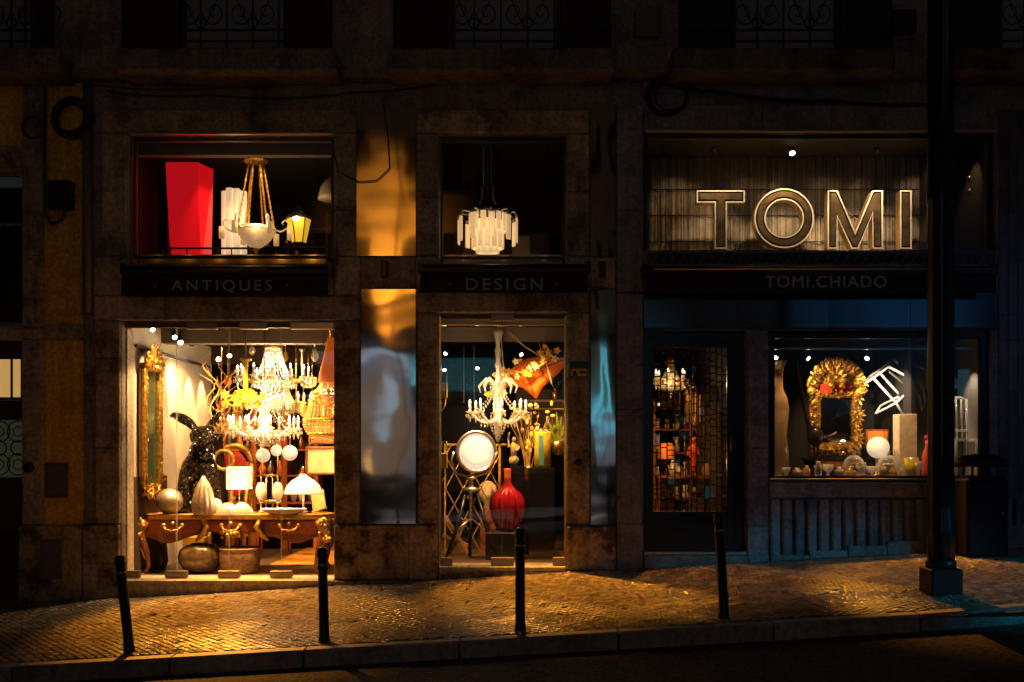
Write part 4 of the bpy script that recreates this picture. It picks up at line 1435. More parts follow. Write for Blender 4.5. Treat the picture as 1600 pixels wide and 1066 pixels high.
for xs_ in (-43, 43):
    m = MB().tube([(xs_, fy(xs_) - 5, 88), (xs_ + (6 if xs_ < 0 else -6), fy(xs_) - 7, 76), (xs_ + (-2 if xs_ < 0 else 2), fy(xs_) - 6, 64), (xs_ * 1.28, fy(xs_) - 5, 56)], [4, 4.5, 4, 2], 8)
    t.p('bronze_mount', m, 'gold')
m = MB()
blobs(m, rr, lambda: (rr.uniform(-14, 14), fy(0) - 4, rr.uniform(60, 69)), 12, 2, 4)
t.p('bronze_mount', m, 'gold')
TZ = lambda Yy: 0
def on_table(px, dY):
    """pixel row of the table top at depth Y (the table stands at Y = .95, its top 95 px above its foot)"""
    z = at(374, 897 - 95, .95).z
    return HY - (z - EYE) * FPX / (CAM_D + dY)

# rabbit sculpture: one continuous skin
def statue(name, label, cat, px, py, Y, balls, segs, mt, vox=1.6):
    t = item(name, label, cat, px, py, Y)
    g = MB()
    for c, r in balls:
        g.ball(c, r, 18, 12)
    for pts, rs in segs:
        g.tube(pts, rs, 12)
    o = t.p('body', g, mt)
    md = o.modifiers.new('skin', 'REMESH')
    md.mode, md.voxel_size, md.use_smooth_shade = 'VOXEL', vox * t.u, True
    return t


Yr = 1.15
t = statue('rabbit_statue', 'large black glittering rabbit statue sitting upright on the table', 'statue', 306, on_table(306, Yr), Yr,
           [((2, 0, 30), (34, 24, 32)), ((6, -2, 62), (29, 22, 34)), ((12, -8, 92), (21, 17, 22)), ((14, -14, 118), (19, 17, 17)), ((15, -28, 110), (11, 9, 9)), ((-18, -14, 16), (20, 18, 18)), ((26, -14, 16), (18, 18, 18)),
            ((-10, -26, 6), (10, 12, 6)), ((20, -28, 6), (10, 12, 6)), ((5, -22, 117), 3.4), ((25, -22, 117), 3.4), ((-20, 18, 14), (12, 10, 11))],
           [([(4, -8, 128), (-8, -8, 140), (-20, -8, 147), (-32, -8, 152), (-38, -8, 150)], [5, 7.5, 8, 5, 2]), ([(20, -8, 130), (30, -8, 143), (38, -8, 152), (41, -8, 156)], [5, 6, 4.5, 2]),
            ([(-8, -20, 66), (-12, -27, 40), (-8, -29, 8)], [10, 8, 6]), ([(22, -20, 66), (24, -27, 40), (20, -30, 8)], [10, 8, 6])], 'sequin_black', 1.5)
e = MB()
e.ball((6, -25, 118), 2.2, 8, 6); e.ball((24, -25, 118), 2.2, 8, 6)
t.p('eyes', e, 'black_gloss')

Ys = .72
y_ = on_table(265, Ys)
t = item('silver_sphere', 'round silver leaf sphere at the table end', 'ornament', 265, y_, Ys)
t.p('sphere', MB().ball((0, 0, 20), 20.5, 26, 16), 'silver_leaf')
t.p('foot_ring', MB().lathe([(9, 0), (10, 1.5), (8, 3)], n=18), 'silver_leaf')
vase('fluted_vase', 'tall fluted silver teardrop vase in front of the black rabbit', 'vase', 318, on_table(318, .62), .62,
     [(0, 0), (14, 0), (16, 3), (17.5, 12), (16.5, 24), (13, 38), (9, 48), (5, 55), (2, 60), (0, 61)], 'silver_leaf', 48, 12, .07)
vase('porcelain_ball', 'small pale porcelain ball tucked behind the fluted silver vase', 'ornament', 337, on_table(337, .9), .9, [(0, 0), (6, 1), (10, 7), (11, 12), (9, 18), (5, 22), (0, 24)], 'porcelain')
for px, Yy, lb_ in ((356, .68, 'frosted shell shaped glass bowl upside down nearer the fluted vase'), (378, .74, 'frosted shell shaped glass bowl upside down under the square lamp')):
    vase('glass_shell', lb_, 'bowl', px, on_table(px, Yy), Yy, [(17, 0), (17.5, 2), (15, 8), (10, 14), (5, 17.5), (0, 18.5)], 'crystal', 40, 10, .08, group='upturned shell bowls on the table')
Yl = 1.0
t = item('table_lamp', 'lit lamp with a square white shade on a thin stem', 'lamp', 374, on_table(374, Yl), Yl)
t.p('stem', MB().cyl((0, 0, 0), (0, 0, 42), 1.3), 'brass')
t.p('base', MB().lathe([(11, 0), (11, 2), (3, 4), (0, 4)]), 'brass')
t.p('lamp_shade', MB().cbox(-16.5, 16.5, -15, 15, 37, 72, .8), 'shade_glow')
point('square_lamp_light', at(374, on_table(374, Yl) - 30, .65), 9)
Yl = .98
t = item('dome_lamp', 'lit white mushroom lamp with a wide glass dome near the table end', 'lamp', 474, on_table(474, Yl), Yl)
t.p('base', MB().lathe([(13, 0), (13, 2), (4, 4.5), (1.8, 7), (1.8, 44), (0, 44)]), 'brass')
t.p('lamp_shade', MB().lathe([(30, 30), (29.5, 32), (25, 43), (17, 51), (9, 56), (6, 58), (5, 61), (0, 62)], n=30), 'shade_glow')
t.p('finial', MB().lathe([(5, 60), (5.5, 63), (2.5, 66), (3.5, 70), (0, 73)], n=14), 'brass')
point('dome_lamp_light', at(474, on_table(474, Yl) - 24, Yl), 10, rad=.03)
t = item('serving_dish', 'long oval white dish lying under the mushroom lamp', 'dish', 444, on_table(444, .66), .66)
t.p('dish', MB().lathe([(20, 0), (26, 2), (34, 7), (36, 9), (35, 9.5), (26, 5), (0, 4)], n=36, sy=.5), 'porcelain')
# egg pieces and the brass frame between
for px, Yy, lb_ in ((408, 1.05, 'ivory egg ornament on a thin brass rod nearer the square shade lamp'), (434, 1.05, 'ivory egg ornament on a thin brass rod nearer the mushroom lamp')):
    t = item('egg_ornament', lb_, 'ornament', px, on_table(px, Yy), Yy, 'pair of egg ornaments')
    t.p('rod', MB().tube([(0, 0, 46), (0, 0, 60), (0, 0, 102)], [1.6, 1.1, .9], 8), 'brass')
    t.p('egg', MB().lathe([(0, 18), (4, 19.5), (7.5, 26), (8.6, 33), (7.5, 41), (4.5, 46.5), (0, 48)], n=20), 'ivory')
    t.p('egg_stand', MB().lathe([(7, 0), (7, 2), (2, 4), (1.8, 14), (4, 19), (0, 19)], n=16), 'brass')
t = item('brass_stand', 'small brass frame with two bars between the egg ornaments', 'stand', 421, on_table(421, 1.2), 1.2)
g = MB()
for sx in (-5, 5):
    g.tube([(sx, 0, 0), (sx, 0, 52)], 1.4, 8)
g.ring((0, 0, 52), 5, 1.4, 12, 6, 'y', 0, math.pi)
g.tube([(-20, 0, 17), (20, 0, 17)], 2.2, 8); g.tube([(-12, 0, 58), (12, 0, 58)], 1.3, 6)
t.p('bars', g, 'brass')
t.p('foot', MB().lathe([(10, 0), (10, 1.5), (0, 3)], n=16), 'brass')
t = item('leaning_board', 'pale wooden board leaning beside the mushroom lamp', 'board', 500, on_table(500, 1.35), 1.35, rz=R(-25))
t.p('board', MB().cbox(-12, 12, -1.5, 1.5, 0, 34, .6), 'pine')
t.p('ledge', MB().cbox(-13, 13, -5, 1.5, 0, 3, .4), 'pine')
t.o.rotation_euler = (R(-18), R(-20), R(-20))

# under the table
def floor_row(px, Yy, z=.03):
    return HY - (z - EYE) * FPX / (CAM_D + Yy)
vase('glazed_bowl', 'big round brown glazed bowl on the floor under the table', 'bowl', 313, floor_row(313, .75), .75,
     [(16, 0), (24, 4), (32, 14), (34, 24), (31, 35), (22, 43), (14, 45), (13, 43.5), (20, 40), (27, 30), (0, 8)], 'glazed_brown', 36)
t = vase('stoneware_tub', 'wide rough textured pot with a flat rim under the table', 'pot', 375, floor_row(375, .72), .72,
     [(26, 0), (29, 3), (31, 20), (31, 31), (29.5, 34), (31.5, 36), (31.5, 39), (28, 39), (27, 36), (0, 30)], 'textured_pot', 40)
t = item('yellow_cube', 'yellow open cube with a square hole behind the brown bowl', 'cube', 306, floor_row(306, 1.7, .03), 1.7)
g = MB()
g.cbox(-20, 20, -2, 30, 0, 14, .8); g.cbox(-20, 20, -2, 30, 26, 42, .8); g.cbox(-20, -7, -2, 30, 14, 26, .8); g.cbox(7, 20, -2, 30, 14, 26, .8)
t.p('cube_shell', g, 'yellow_paint')
t.p('cube_back', MB().box(-7, 7, 20, 22, 14, 26), 'matte_black')
for px, pw, hh, Yy, lb_ in ((362, 12, 62, 2.6, 'slim dark book cabinet leg stand behind the textured pot'), (428, 22, 64, 3.0, 'low side table with slim legs behind the writing table')):
    t = item('side_table', lb_, 'side table', px, floor_row(px, Yy, .036), Yy)
    t.p('tabletop', MB().cbox(-pw - 8, pw + 8, -16, 16, hh, hh + 4, .8), 'mahogany')
    g0 = None
    for sx in (-1, 1):
        for sy in (-1, 1):
            t.p('leg', MB().cyl((sx * pw, sy * 13, 0), (sx * pw, sy * 13, hh), 1.8, 2.4, n=8), 'mahogany')

# gilded mirror on the white side wall
mx0 = aL
t = T('gilded_mirror', 'tall gilded mirror with a carved crest on the pale side wall', 'mirror', (aL + .02, .80, 1.03), 1.0, rz=R(90))
# local x runs into the shop (world y); local -y faces the room (world +x)
t.p('mirror_pane', MB().box(-.22, .22, -.045, -.03, .10, 1.55), 'mirror_green')
t.p('backboard', MB().box(-.30, .30, -.028, -.002, .02, 1.62), 'walnut')
for sx in (-1, 1):
    g = MB()
    g.cbox(sx * .27 - .045, sx * .27 + .045, -.09, -.03, .0, 1.62, .014)
    blobs(g, rr, lambda: (sx * .27 + rr.uniform(-.04, .04), -.092, rr.uniform(.0, 1.62)), 40, .008, .018)
    for k in range(7):
        acanthus(g, (sx * .27, -.085, .12 + .22 * k), math.pi / 2 - sx * .15, .12, .024)
    t.p('frame_side', g, 'old_gilt')
g = MB()
g.cbox(-.315, .315, -.09, -.03, 1.56, 1.66, .014)
blobs(g, rr, lambda: (rr.uniform(-.33, .33), -.10, 1.66 + rr.uniform(-.06, .05)), 30, .02, .045)
for k in range(9):
    a = math.pi * (k + .5) / 9
    acanthus(g, (.06 * math.cos(a), -.09, 1.68 + .04 * math.sin(a)), a, .20 + .05 * (k % 2), .035)
for sg in (-1, 1):
    scroll(g, (sg * .20, -.09, 1.74), .085, sg, 1.4, .017)
    scroll(g, (sg * .10, -.10, 1.84), .06, -sg, 1.3, .014)
    acanthus(g, (sg * .12, -.10, 1.66), math.pi / 2 - sg * 1.1, .22, .04)
t.p('carved_crest', g, 'old_gilt')
g = MB()
g.cbox(-.315, .315, -.09, -.03, -.02, .09, .014)
blobs(g, rr, lambda: (rr.uniform(-.30, .30), -.10, rr.uniform(-.02, .12)), 30, .012, .026)
for sg in (-1, 1):
    scroll(g, (sg * .17, -.10, .02), .09, sg, 1.3, .017)
    for k in range(3):
        acanthus(g, (sg * (.05 + .09 * k), -.10, .10), math.pi / 2 - sg * (.3 + .3 * k), .17, .03)
        acanthus(g, (sg * (.05 + .08 * k), -.10, .02), -math.pi / 2 + sg * (.2 + .3 * k), .09, .03)
t.p('carved_base', g, 'old_gilt')
# track on the wall
t = T('light_track', 'dark lighting track running along the pale side wall', 'light track', (aL + .02, .4, 2.86), 1.0)
t.p('rail', MB().box(0, .035, -.05, 2.95, 0, .035), 'black_metal')
for k in range(3):
    t.p('wall_clip', MB().box(-.018, .0, .3 + k, .36 + k, .004, .03), 'black_metal')

# willow in a vase, armchair, cabinet, pendants behind
t = vase('branch_vase', 'dark floor vase holding the twisted willow behind the rabbit', 'vase', 338, floor_row(338, 2.0), 2.0, [(14, 0), (18, 20), (20, 80), (14, 150), (10, 190), (12, 200), (9, 200), (0, 150)], 'black_gloss')
for k, (lb_) in enumerate(('twisted golden willow branch rising tallest behind the rabbit ears', 'twisted willow branch leaning out towards the chandelier', 'short curling willow branch nearest the pale wall', 'willow branch snaking straight up in the middle of the bunch', 'thin looping willow branch lowest behind the rabbit')):
    g = MB()
    q = random.Random(30 + k)
    p0 = at(337 + k * 2.5, 690, 2.0 + k * .04)
    ht, lean = (1.25, 1.10, .95, 1.18, .80)[k], (-.10, .28, -.22, .06, .16)[k]
    pts = []
    for e in range(34):
        f = e / 33
        amp = .035 + .075 * f
        pts.append(p0 + Vector((lean * f * f + amp * math.sin(f * 13 + k * 1.7) * .9, .06 * math.cos(f * 11 + k), ht * f)))
    g.tube(pts, [.017 * (1 - .75 * e / 33) for e in range(34)], 6)
    for e in range(8, 32, 4):
        d_ = q.choice((-1, 1))
        g.tube([pts[e] + Vector((d_ * (.10 * u + .03 * math.sin(u * 7)), .02 * u, .16 * u + .02 * math.sin(u * 9))) for u in [w / 7 * q.uniform(.7, 1.2) for w in range(8)]], [.009 * (1 - w / 9) for w in range(8)], 5)
    single('willow_branch', lb_, 'branch', g, 'willow', group='twisted willow branches in the dark vase')
t = item('armchair', 'carved gilt armchair with a round arched back and red cushion behind the rabbit', 'armchair', 366, floor_row(366, 2.3), 2.3)
g = MB()
g.ring((0, 0, 150), 27, 4.5, 20, 8, 'y', 0, math.pi)
for sx in (-27, 27):
    g.tube([(sx, 0, 150), (sx, 0, 100), (sx * .92, -2, 0)], [4.5, 4, 3], 8)
    g.tube([(sx, 0, 118), (sx * 1.15, -20, 120), (sx * 1.1, -38, 114), (sx, -38, 70), (sx * .9, -38, 0)], [4, 4, 4, 3, 3], 8)
t.p('chair_frame', g, 'gold')
t.p('back_cushion', MB().ball((0, 0, 134), (23, 5, 36), 18, 10), 'red_fabric')
t.p('seat', MB().cbox(-26, 26, -38, 2, 66, 82, 5), 'red_fabric')
t = item('spoon_backed_chair', 'golden carved chair with an open oval back beside the red armchair', 'chair', 350, floor_row(350, 1.9), 1.9)
g = MB()
g.ring((0, 0, 160), 15, 3.2, 20, 8, 'y')
for sx in (-12, 12):
    g.tube([(sx, 0, 148), (sx, 0, 90), (sx * 1.2, 0, 0)], 3, 8)
    g.tube([(sx * 1.2, -30, 78), (sx * 1.2, -30, 0)], 3, 8)
t.p('chair_frame', g, 'gold')
t.p('seat', MB().cbox(-18, 18, -33, 3, 76, 86, 3), 'red_fabric')

t = item('display_cabinet', 'tall red brown open cabinet crowded with small pieces at the back', 'cabinet', 425, floor_row(425, 4.0, .036), 4.0)
for sx in (-72, -24, 24, 72):
    t.p('upright', MB().cbox(sx - 4, sx + 4, -18, 18, 0, 240, .8), 'mahogany')
for zz in (20, 70, 112, 152, 196, 236):
    t.p('shelf', MB().box(-68, 68, -17, 17, zz, zz + 3), 'mahogany')
t.p('back_panel', MB().box(-76, 76, 18.5, 20, 0, 240), 'dark_wall')
kinds = [('crystal', 'small cut crystal piece'), ('brass', 'small brass pot'), ('porcelain', 'small white porcelain jar'), ('orange_glass', 'little orange glass vase'), ('ivory', 'little ivory bottle'), ('steel', 'small pewter cup'), ('glazed_brown', 'small brown glazed jar'), ('red_glass', 'tiny ruby glass bottle')]
rows = {23: 'lowest', 73: 'second', 115: 'third', 155: 'fourth', 199: 'top'}
cols = [(-61, 'first'), (-50, 'second'), (-38, 'third'), (-15, 'fourth'), (-2, 'fifth'), (12, 'sixth'), (34, 'seventh'), (46, 'eighth'), (60, 'last')]
for zz, rn in rows.items():
    for cx, cn in cols:
        if rr.random() < .22:
            continue
        mt, nm = rr.choice(kinds)
        h = rr.uniform(11, 27)
        w = rr.uniform(4, 6.5)
        tt = item('shelf_vase', '%s standing %s along the %s shelf of the red brown cabinet' % (nm, cn, rn), 'ornament', 425 + cx, floor_row(425, 4.0, .036) - zz, 4.0 - .05, 'small pieces on the cabinet shelves')
        tt.p('body', MB().lathe([(w * .6, 0), (w, h * .3), (w * .9, h * .55), (w * .35, h * .8), (w * .5, h), (0, h * .95)], n=12), mt)

# chandeliers
def crystal_tent(px, py, Y, label, r_top, z_top, r_ring, z_ring, bowl, mt, n_arm, arm_r, candle, lit=True, seeds=22):
    t = item('crystal_chandelier', label, 'chandelier', px, py, Y)
    g = MB()
    strands(g, r_top, z_top, r_ring, z_ring, seeds + 8, 20, 1.5, sag=r_ring * .16)
    t.p('crystal_strands', g, mt)
    g = MB()
    strands(g, r_ring, z_ring, 3, z_ring - bowl, seeds, 9, 1.7, sag=-r_ring * .28)
    t.p('crystal_bowl', g, mt)
    g = MB()
    g.ring((0, 0, z_ring), r_ring, 1.8, 28, 6)
    g.ring((0, 0, z_ring + 3), r_ring * .98, 1.0, 28, 6)
    g.ring((0, 0, z_top), r_top, 1.6, 18, 6)
    for k in range(9):
        a = 2 * math.pi * k / 9
        g.tube([(r_top * math.cos(a), r_top * math.sin(a), z_top), (r_top * 1.25 * math.cos(a), r_top * 1.25 * math.sin(a), z_top + 6), (r_top * .8 * math.cos(a), r_top * .8 * math.sin(a), z_top + 12)], [1.4, 1.8, .6], 6)
    t.p('gilt_ring', g, 'gold')
    t.p('stem', MB().tube([(0, 0, z_ring - bowl * .4), (0, 0, z_top + 14), (0, 0, z_top + 42)], [1.6, 1.4, 1.0], 8), 'brass')
    d = MB()
    for k in range(24):
        a = 2 * math.pi * k / 24
        d.octa((r_ring * math.cos(a), r_ring * math.sin(a), z_ring - 7), 1.6, 5.5)
    d.octa((0, 0, z_ring - bowl - 5), 2.5, 6)
    t.p('crystal_drop', d, mt)
    for k in range(6):
        a = k * math.pi / 3
        t.p('bulb', MB().lathe([(0, 0), (2, 2), (1.6, 5), (0, 9)], (r_ring * .5 * math.cos(a), r_ring * .5 * math.sin(a), z_ring - 2), n=8), 'bulb')
    if n_arm:
        arms(t, n_arm, arm_r, z_ring, 5, z_ring + 3, 'gold', mt, candle, lit=lit)
    return t


crystal_tent(427, 611, 1.75, 'lit crystal chandelier with a tall beaded tent under a gilt crown', 13, 68, 32, 16, 20, 'crystal', 12, 54, 11)
crystal_tent(444, 652, 2.6, 'smaller crystal chandelier hanging behind between the two large ones', 7, 48, 20, 18, 16, 'crystal', 8, 30, 8)
crystal_tent(372, 684, 2.7, 'small amber crystal chandelier far back beside the willow branches', 6, 40, 18, 14, 14, 'amber_crystal', 6, 26, 8)
point('chandelier_light', at(427, 575, 1.75), 90, rad=.05)
point('chandelier_light', at(427, 615, 1.45), 30, rad=.04)
t = item('glass_chandelier', 'white glass arm chandelier with candles below the beaded tent chandelier', 'chandelier', 413, 690, 1.35)
t.p('glass_column', MB().lathe([(0, -6), (5, -2), (9, 4), (26, 12), (30, 17), (12, 18), (7, 26), (11, 34), (7, 44), (14, 58), (20, 66), (18, 68), (5, 62), (4, 80), (0, 84)], n=32, fl=8, amp=.06), 'crystal')
arms(t, 10, 52, 14, 7, 18, 'crystal', 'crystal', 13, a0=.1, tr=2.2)
g = MB()
for k in range(8):
    a = k * math.pi / 4 + .3
    g.tube([(16 * math.cos(a), 16 * math.sin(a), 66), (26 * math.cos(a), 26 * math.sin(a), 74), (36 * math.cos(a), 36 * math.sin(a), 62), (34 * math.cos(a), 34 * math.sin(a), 50)], [2, 2.2, 1.8, 1], 6)
t.p('glass_scroll', g, 'crystal')
g = MB()
strands(g, 20, 66, 50, 20, 10, 13, 1.4, sag=12)
strands(g, 30, 17, 4, -8, 18, 7, 1.6, sag=-8)
strands(g, 24, 64, 20, 50, 24, 3, 1.6)
t.p('crystal_strands', g, 'crystal')
t.p('chain', MB().tube([(0, 0, 82), (0, 0, 190)], 1.0, 6), 'brass')
point('chandelier_light', at(413, 668, 1.05), 34, rad=.05)
# amber glass flowers around it
t = item('flower_chandelier', 'yellow blown glass flower pendant in front of the crystal tent', 'pendant light', 384, 640, 1.02)
t.p('stem', MB().lathe([(0, 0), (3, 4), (4, 20), (3.4, 60), (4, 74), (9, 78), (9, 80), (2, 81), (1.4, 100), (2, 122), (0, 122)], n=12), 'yellow_paint')
for k in range(15):
    a = 2 * math.pi * k / 15
    rad = rr.uniform(16, 46) if k % 2 else rr.uniform(8, 30)
    cx_, cy_, cz_ = rad * math.cos(a), rad * math.sin(a) * .5, rr.uniform(8, 26)
    g = MB()
    for e in range(6):
        b_ = e * math.pi / 3 + k
        acanthus(g, (cx_, cy_ - 1, cz_), b_, 8.5, 2.6)
    g.ball((cx_, cy_ - 2, cz_), 1.8, 7, 5)
    g.tube([(0, 0, 10), (cx_ * .6, cy_ * .6, cz_ - 5), (cx_, cy_, cz_)], .8, 5)
    t.p('glass_flower', g, 'lantern_amber' if k % 3 == 0 else 'petal')
# right-hand amber chandelier
crystal_tent(513, 690, 1.0, 'amber beaded crystal chandelier in tiers at the edge of the window', 9, 104, 22, 76, 22, 'amber_crystal', 0, 0, 0)
t = item('bead_basket', 'wide amber bead basket light hanging lowest at the window edge', 'pendant light', 505, 690, 1.25)
g = MB()
strands(g, 22, 64, 30, 34, 26, 10, 1.8, 2)
strands(g, 30, 34, 12, 0, 26, 10, 1.8, -6)
t.p('crystal_beads', g, 'amber_crystal')
g = MB()
for zz, q in ((64, 22), (34, 30), (12, 20)):
    g.ring((0, 0, zz), q, 2, 26, 6)
t.p('gilt_ring', g, 'gold')
t.p('chain', MB().tube([(0, 0, 40), (0, 0, 180)], .9, 6), 'brass')
point('bead_light', at(507, 655, 1.2), 9, (1, .5, .15), .05)
t = item('orange_pendant', 'tall flared orange pendant shade at the window edge', 'pendant light', 517, 598, .8)
t.p('lamp_shade', MB().lathe([(20, 0), (18, 14), (12, 38), (7, 62), (5, 70), (0, 71)], n=24), 'orange_shade')
t.p('ceiling_rose', MB().lathe([(3, 71), (2, 90), (9, 102), (10, 104), (0, 104)], n=14), 'gold')
# long rods and small pendants
for px, top, bot, Yy, mt, lb_ in ((463, 533, 640, 1.9, 'gold', 'thin gilt pendant rod right of the beaded tent'), (472, 546, 600, 2.1, 'ivory', 'pale chain pendant with a small cup at the ceiling')):
    t = item('pendant_rod', lb_, 'pendant light', px, bot, Yy)
    t.p('rod', MB().tube([(0, 0, 0), (0, 0, bot - top)], 1.3, 8), mt)
    t.p('ceiling_cup', MB().lathe([(1, bot - top - 6), (5, bot - top), (0, bot - top + .5)], n=12), mt)
t = item('white_drum_pendant', 'white drum pendant hanging behind the crystal tent', 'pendant light', 482, 606, 2.2)
t.p('lamp_shade', MB().lathe([(5, 0), (11, 3), (13, 9), (13, 16), (12, 16), (0, 14)], n=24, fl=12, amp=.03), 'crystal')
t.p('chain', MB().tube([(0, 0, 20), (0, 0, 70)], .9, 6), 'brass')
for px, py, q, lb_ in ((411, 712, 11, 'frosted globe of a cluster light nearest the square shade'), (432, 704, 9, 'small frosted globe behind the brass stand'), (453, 708, 12, 'largest frosted globe above the mushroom lamp')):
    t = item('globe_light', lb_, 'lamp', px, py + q, 1.8, 'frosted globes at the back')
    t.p('globe', MB().ball((0, 0, q), q, 18, 12), 'globe_glow')
    t.p('stem', MB().tube([(0, 0, 2 * q - 1), (0, 4, 2 * q + 20)], 1.2, 6), 'brass')
for px, py, Yy, w, h, lb_, art in ((502, 694, 2.8, 40, 34, 'dark framed picture behind the amber beads', 'picture_art'), (502, 742, 2.6, 50, 44, 'cream square picture low behind the mushroom lamp', 'paper')):
    picture('framed_picture', lb_, px, py, Yy, w, h, 0, 0, art, 'walnut')
for px, py, Yy, top, r_, mt, lb_ in ((446, 566, 2.9, 520, 5, 'amber_crystal', 'little amber glass drop hanging above the small rear chandelier'), (492, 566, 1.9, 508, 6, 'crystal', 'clear glass drop pendant beside the orange shade'),
                               (356, 606, 2.4, 520, 6, 'orange_glass', 'orange glass drop pendant among the willow tips'), (394, 556, 2.8, 515, 5, 'ivory', 'ivory drop pendant left of the beaded tent crown'),
                               (474, 652, 2.0, 530, 7, 'amber_crystal', 'round amber drop pendant before the picture frames'), (346, 640, 2.6, 530, 5, 'red_glass', 'dark red glass drop over the rabbit shoulder'), (488, 628, 1.6, 515, 5, 'crystal', 'tiny clear drop pendant touching the amber basket')):
    t = item('drop_pendant', lb_, 'pendant light', px, py, Yy, 'small glass drop pendants')
    t.p('glass_drop', MB().lathe([(0, 0), (r_ * .5, 2), (r_, r_ * 1.3), (r_ * .8, r_ * 2.2), (r_ * .3, r_ * 3.2), (0, r_ * 3.3)], n=16, fl=8, amp=.06), mt)
    t.p('cord', MB().tube([(0, 0, r_ * 3.1), (0, 0, py - top)], .8, 6), 'brass')
# spotlights above
for px, py, Yy, dx, dy, lb_ in ((236, 511, .45, .5, .6, 'lit spotlight nearest the street at the top of the pale side wall'), (272, 523, 1.0, .3, .5, 'bright spotlight above the carved mirror crest'), (281, 531, 1.3, .3, .5, 'bright spotlight second deep above the mirror crest'),
                          (338, 560, 2.9, .5, .2, 'small spotlight low beside the willow tops'), (358, 551, 3.1, .2, .6, 'small spotlight behind the glass joint by the willow'), (300, 533, 1.6, .1, .8, 'unlit spotlight with a square black head over the rabbit')):
    spotlight(px, py, Yy, dx, dy, lb_, 4.2, 15, 'unlit' not in lb_)
t = item('ceiling_panel', 'green strip lit panel up at the shop ceiling', 'panel', 330, 528, 2.2)
t.p('panel', MB().cbox(-22, 14, 0, 4, 0, 18, 1), 'leaf')
# ================================================================== narrow shop behind the glass door
def inset(P, d):
    n = len(P)
    out = []
    for i in range(n):
        a, b_, c_ = Vector(P[i - 1]), Vector(P[i]), Vector(P[(i + 1) % n])
        e1, e2 = (b_ - a).normalized(), (c_ - b_).normalized()
        n1, n2 = Vector((-e1.y, e1.x)), Vector((-e2.y, e2.x))
        k = 1 + n1.dot(n2)
        out.append(tuple(b_ + (n1 + n2) * (d / max(k, .25))))
    return out


FB = .18
fr_ = lambda px, Yy: floor_row(px, Yy, FB)
Yt = .95
t = item('searchlight', 'lit round searchlight on a black and chrome tripod behind the glass door', 'searchlight', 736, fr_(736, Yt), Yt)
zc = fr_(736, Yt) - 706
hd = MB()
hd.lathe([(0, 26), (14, 24), (26, 16), (31, 6), (32, -2), (33.5, -3), (33.5, -7), (29, -7), (28.5, -3), (0, -3)], n=36)
hd.xf(Matrix.Translation((7, 0, zc)) @ Matrix.Rotation(R(20), 4, 'Z') @ Matrix.Rotation(R(-90), 4, 'X'))
t.p('lamp_housing', hd, 'chrome')
ln = MB().lathe([(0, -6.2), (16, -5.6), (28.6, -4)], n=36)
ln.xf(Matrix.Translation((7, 0, zc)) @ Matrix.Rotation(R(20), 4, 'Z') @ Matrix.Rotation(R(-90), 4, 'X'))
t.p('lens', ln, 'searchlight_lens')
g = MB()
g.tube([(-27, 4, zc), (-31, 4, zc - 14), (-24, 4, zc - 34), (0, 4, zc - 40), (24, 4, zc - 34), (36, 4, zc - 14), (40, 4, zc)], 1.8, 6)
t.p('yoke', g, 'chrome')
g = MB()
g.lathe([(5, zc - 44), (9, zc - 43), (9, zc - 40), (4, zc - 38), (3.5, zc - 36), (0, zc - 36)], n=16)
g.lathe([(3.2, 60), (3.2, zc - 64), (13, zc - 62), (14, zc - 58), (6, zc - 55), (3.4, zc - 52), (3.4, zc - 44)], n=16)
t.p('centre_column', g, 'chrome')
for k in range(3):
    a = R(95 + 120 * k)
    c_, s_ = math.cos(a), math.sin(a)
    g = MB().tube([(9 * c_, 9 * s_, zc - 62), (30 * c_, 30 * s_, 40), (47 * c_, 47 * s_, 0)], [3.4, 3.2, 2.4], 8)
    l = t.p('leg', g, 'black_metal')
    t.p('brace', MB().tube([(1.5 * c_, 1.5 * s_, 62), (28 * c_, 28 * s_, 44)], 1.3, 6), 'chrome', l)
    t.p('foot', MB().ball((47 * c_, 47 * s_, 2.5), (4, 4, 2.5), 8, 6), 'black_metal', l)
t = vase('ruby_vase', 'ribbed red glass bottle vase with a pale neck on a black block', 'vase', 793, fr_(793, 1.0) - 43, 1.0,
         [(0, 0), (11, 0), (17, 5), (23, 20), (26, 36), (25.5, 48), (20, 58), (11, 66), (6, 73), (5, 80), (5, 84)], 'red_glass', 96, 16, .085)
t.p('neck', MB().lathe([(5.4, 76), (5.2, 84), (5.2, 94), (6, 97), (5, 97), (4.2, 93)], n=24), 'orange_glass')
t = item('black_plinth', 'low black block under the red bottle vase', 'plinth', 786, fr_(786, 1.0), 1.0)
t.p('block', MB().cbox(-27, 30, -24, 26, 0, 42, .8), 'black_paint')
t.p('top_edge', MB().box(-27, 30, -24.5, -24.2, 40, 42), 'steel')
t = item('black_pedestal', 'tall glossy black pedestal by the edge of the narrow door', 'pedestal', 846, fr_(846, 1.05), 1.05)
t.p('block', MB().cbox(-21, 20, -18, 26, 0, 141, .8), 'black_gloss')
t = item('dark_pedestal', 'dark pedestal of middle height behind the red bottle vase', 'pedestal', 812, fr_(812, 1.6), 1.6)
t.p('block', MB().cbox(-16, 20, -18, 26, 0, 138, .8), 'black_paint')
t = vase('yellow_vase', 'square yellow glass vase with a turquoise streak on the tall black pedestal', 'vase', 848, fr_(846, 1.05) - 141, 1.05, [(11, 0), (13, 2), (13, 54), (12, 56), (11, 55), (0, 8)], 'yellow_vase', 24)
t.p('streak', MB().sheet(lambda u, v: (-5.5 + 7 * u - 1.5 * v, -13.2 - .3 * math.sin(3 * u), 4 + 46 * v), 4, 6), 'turquoise')
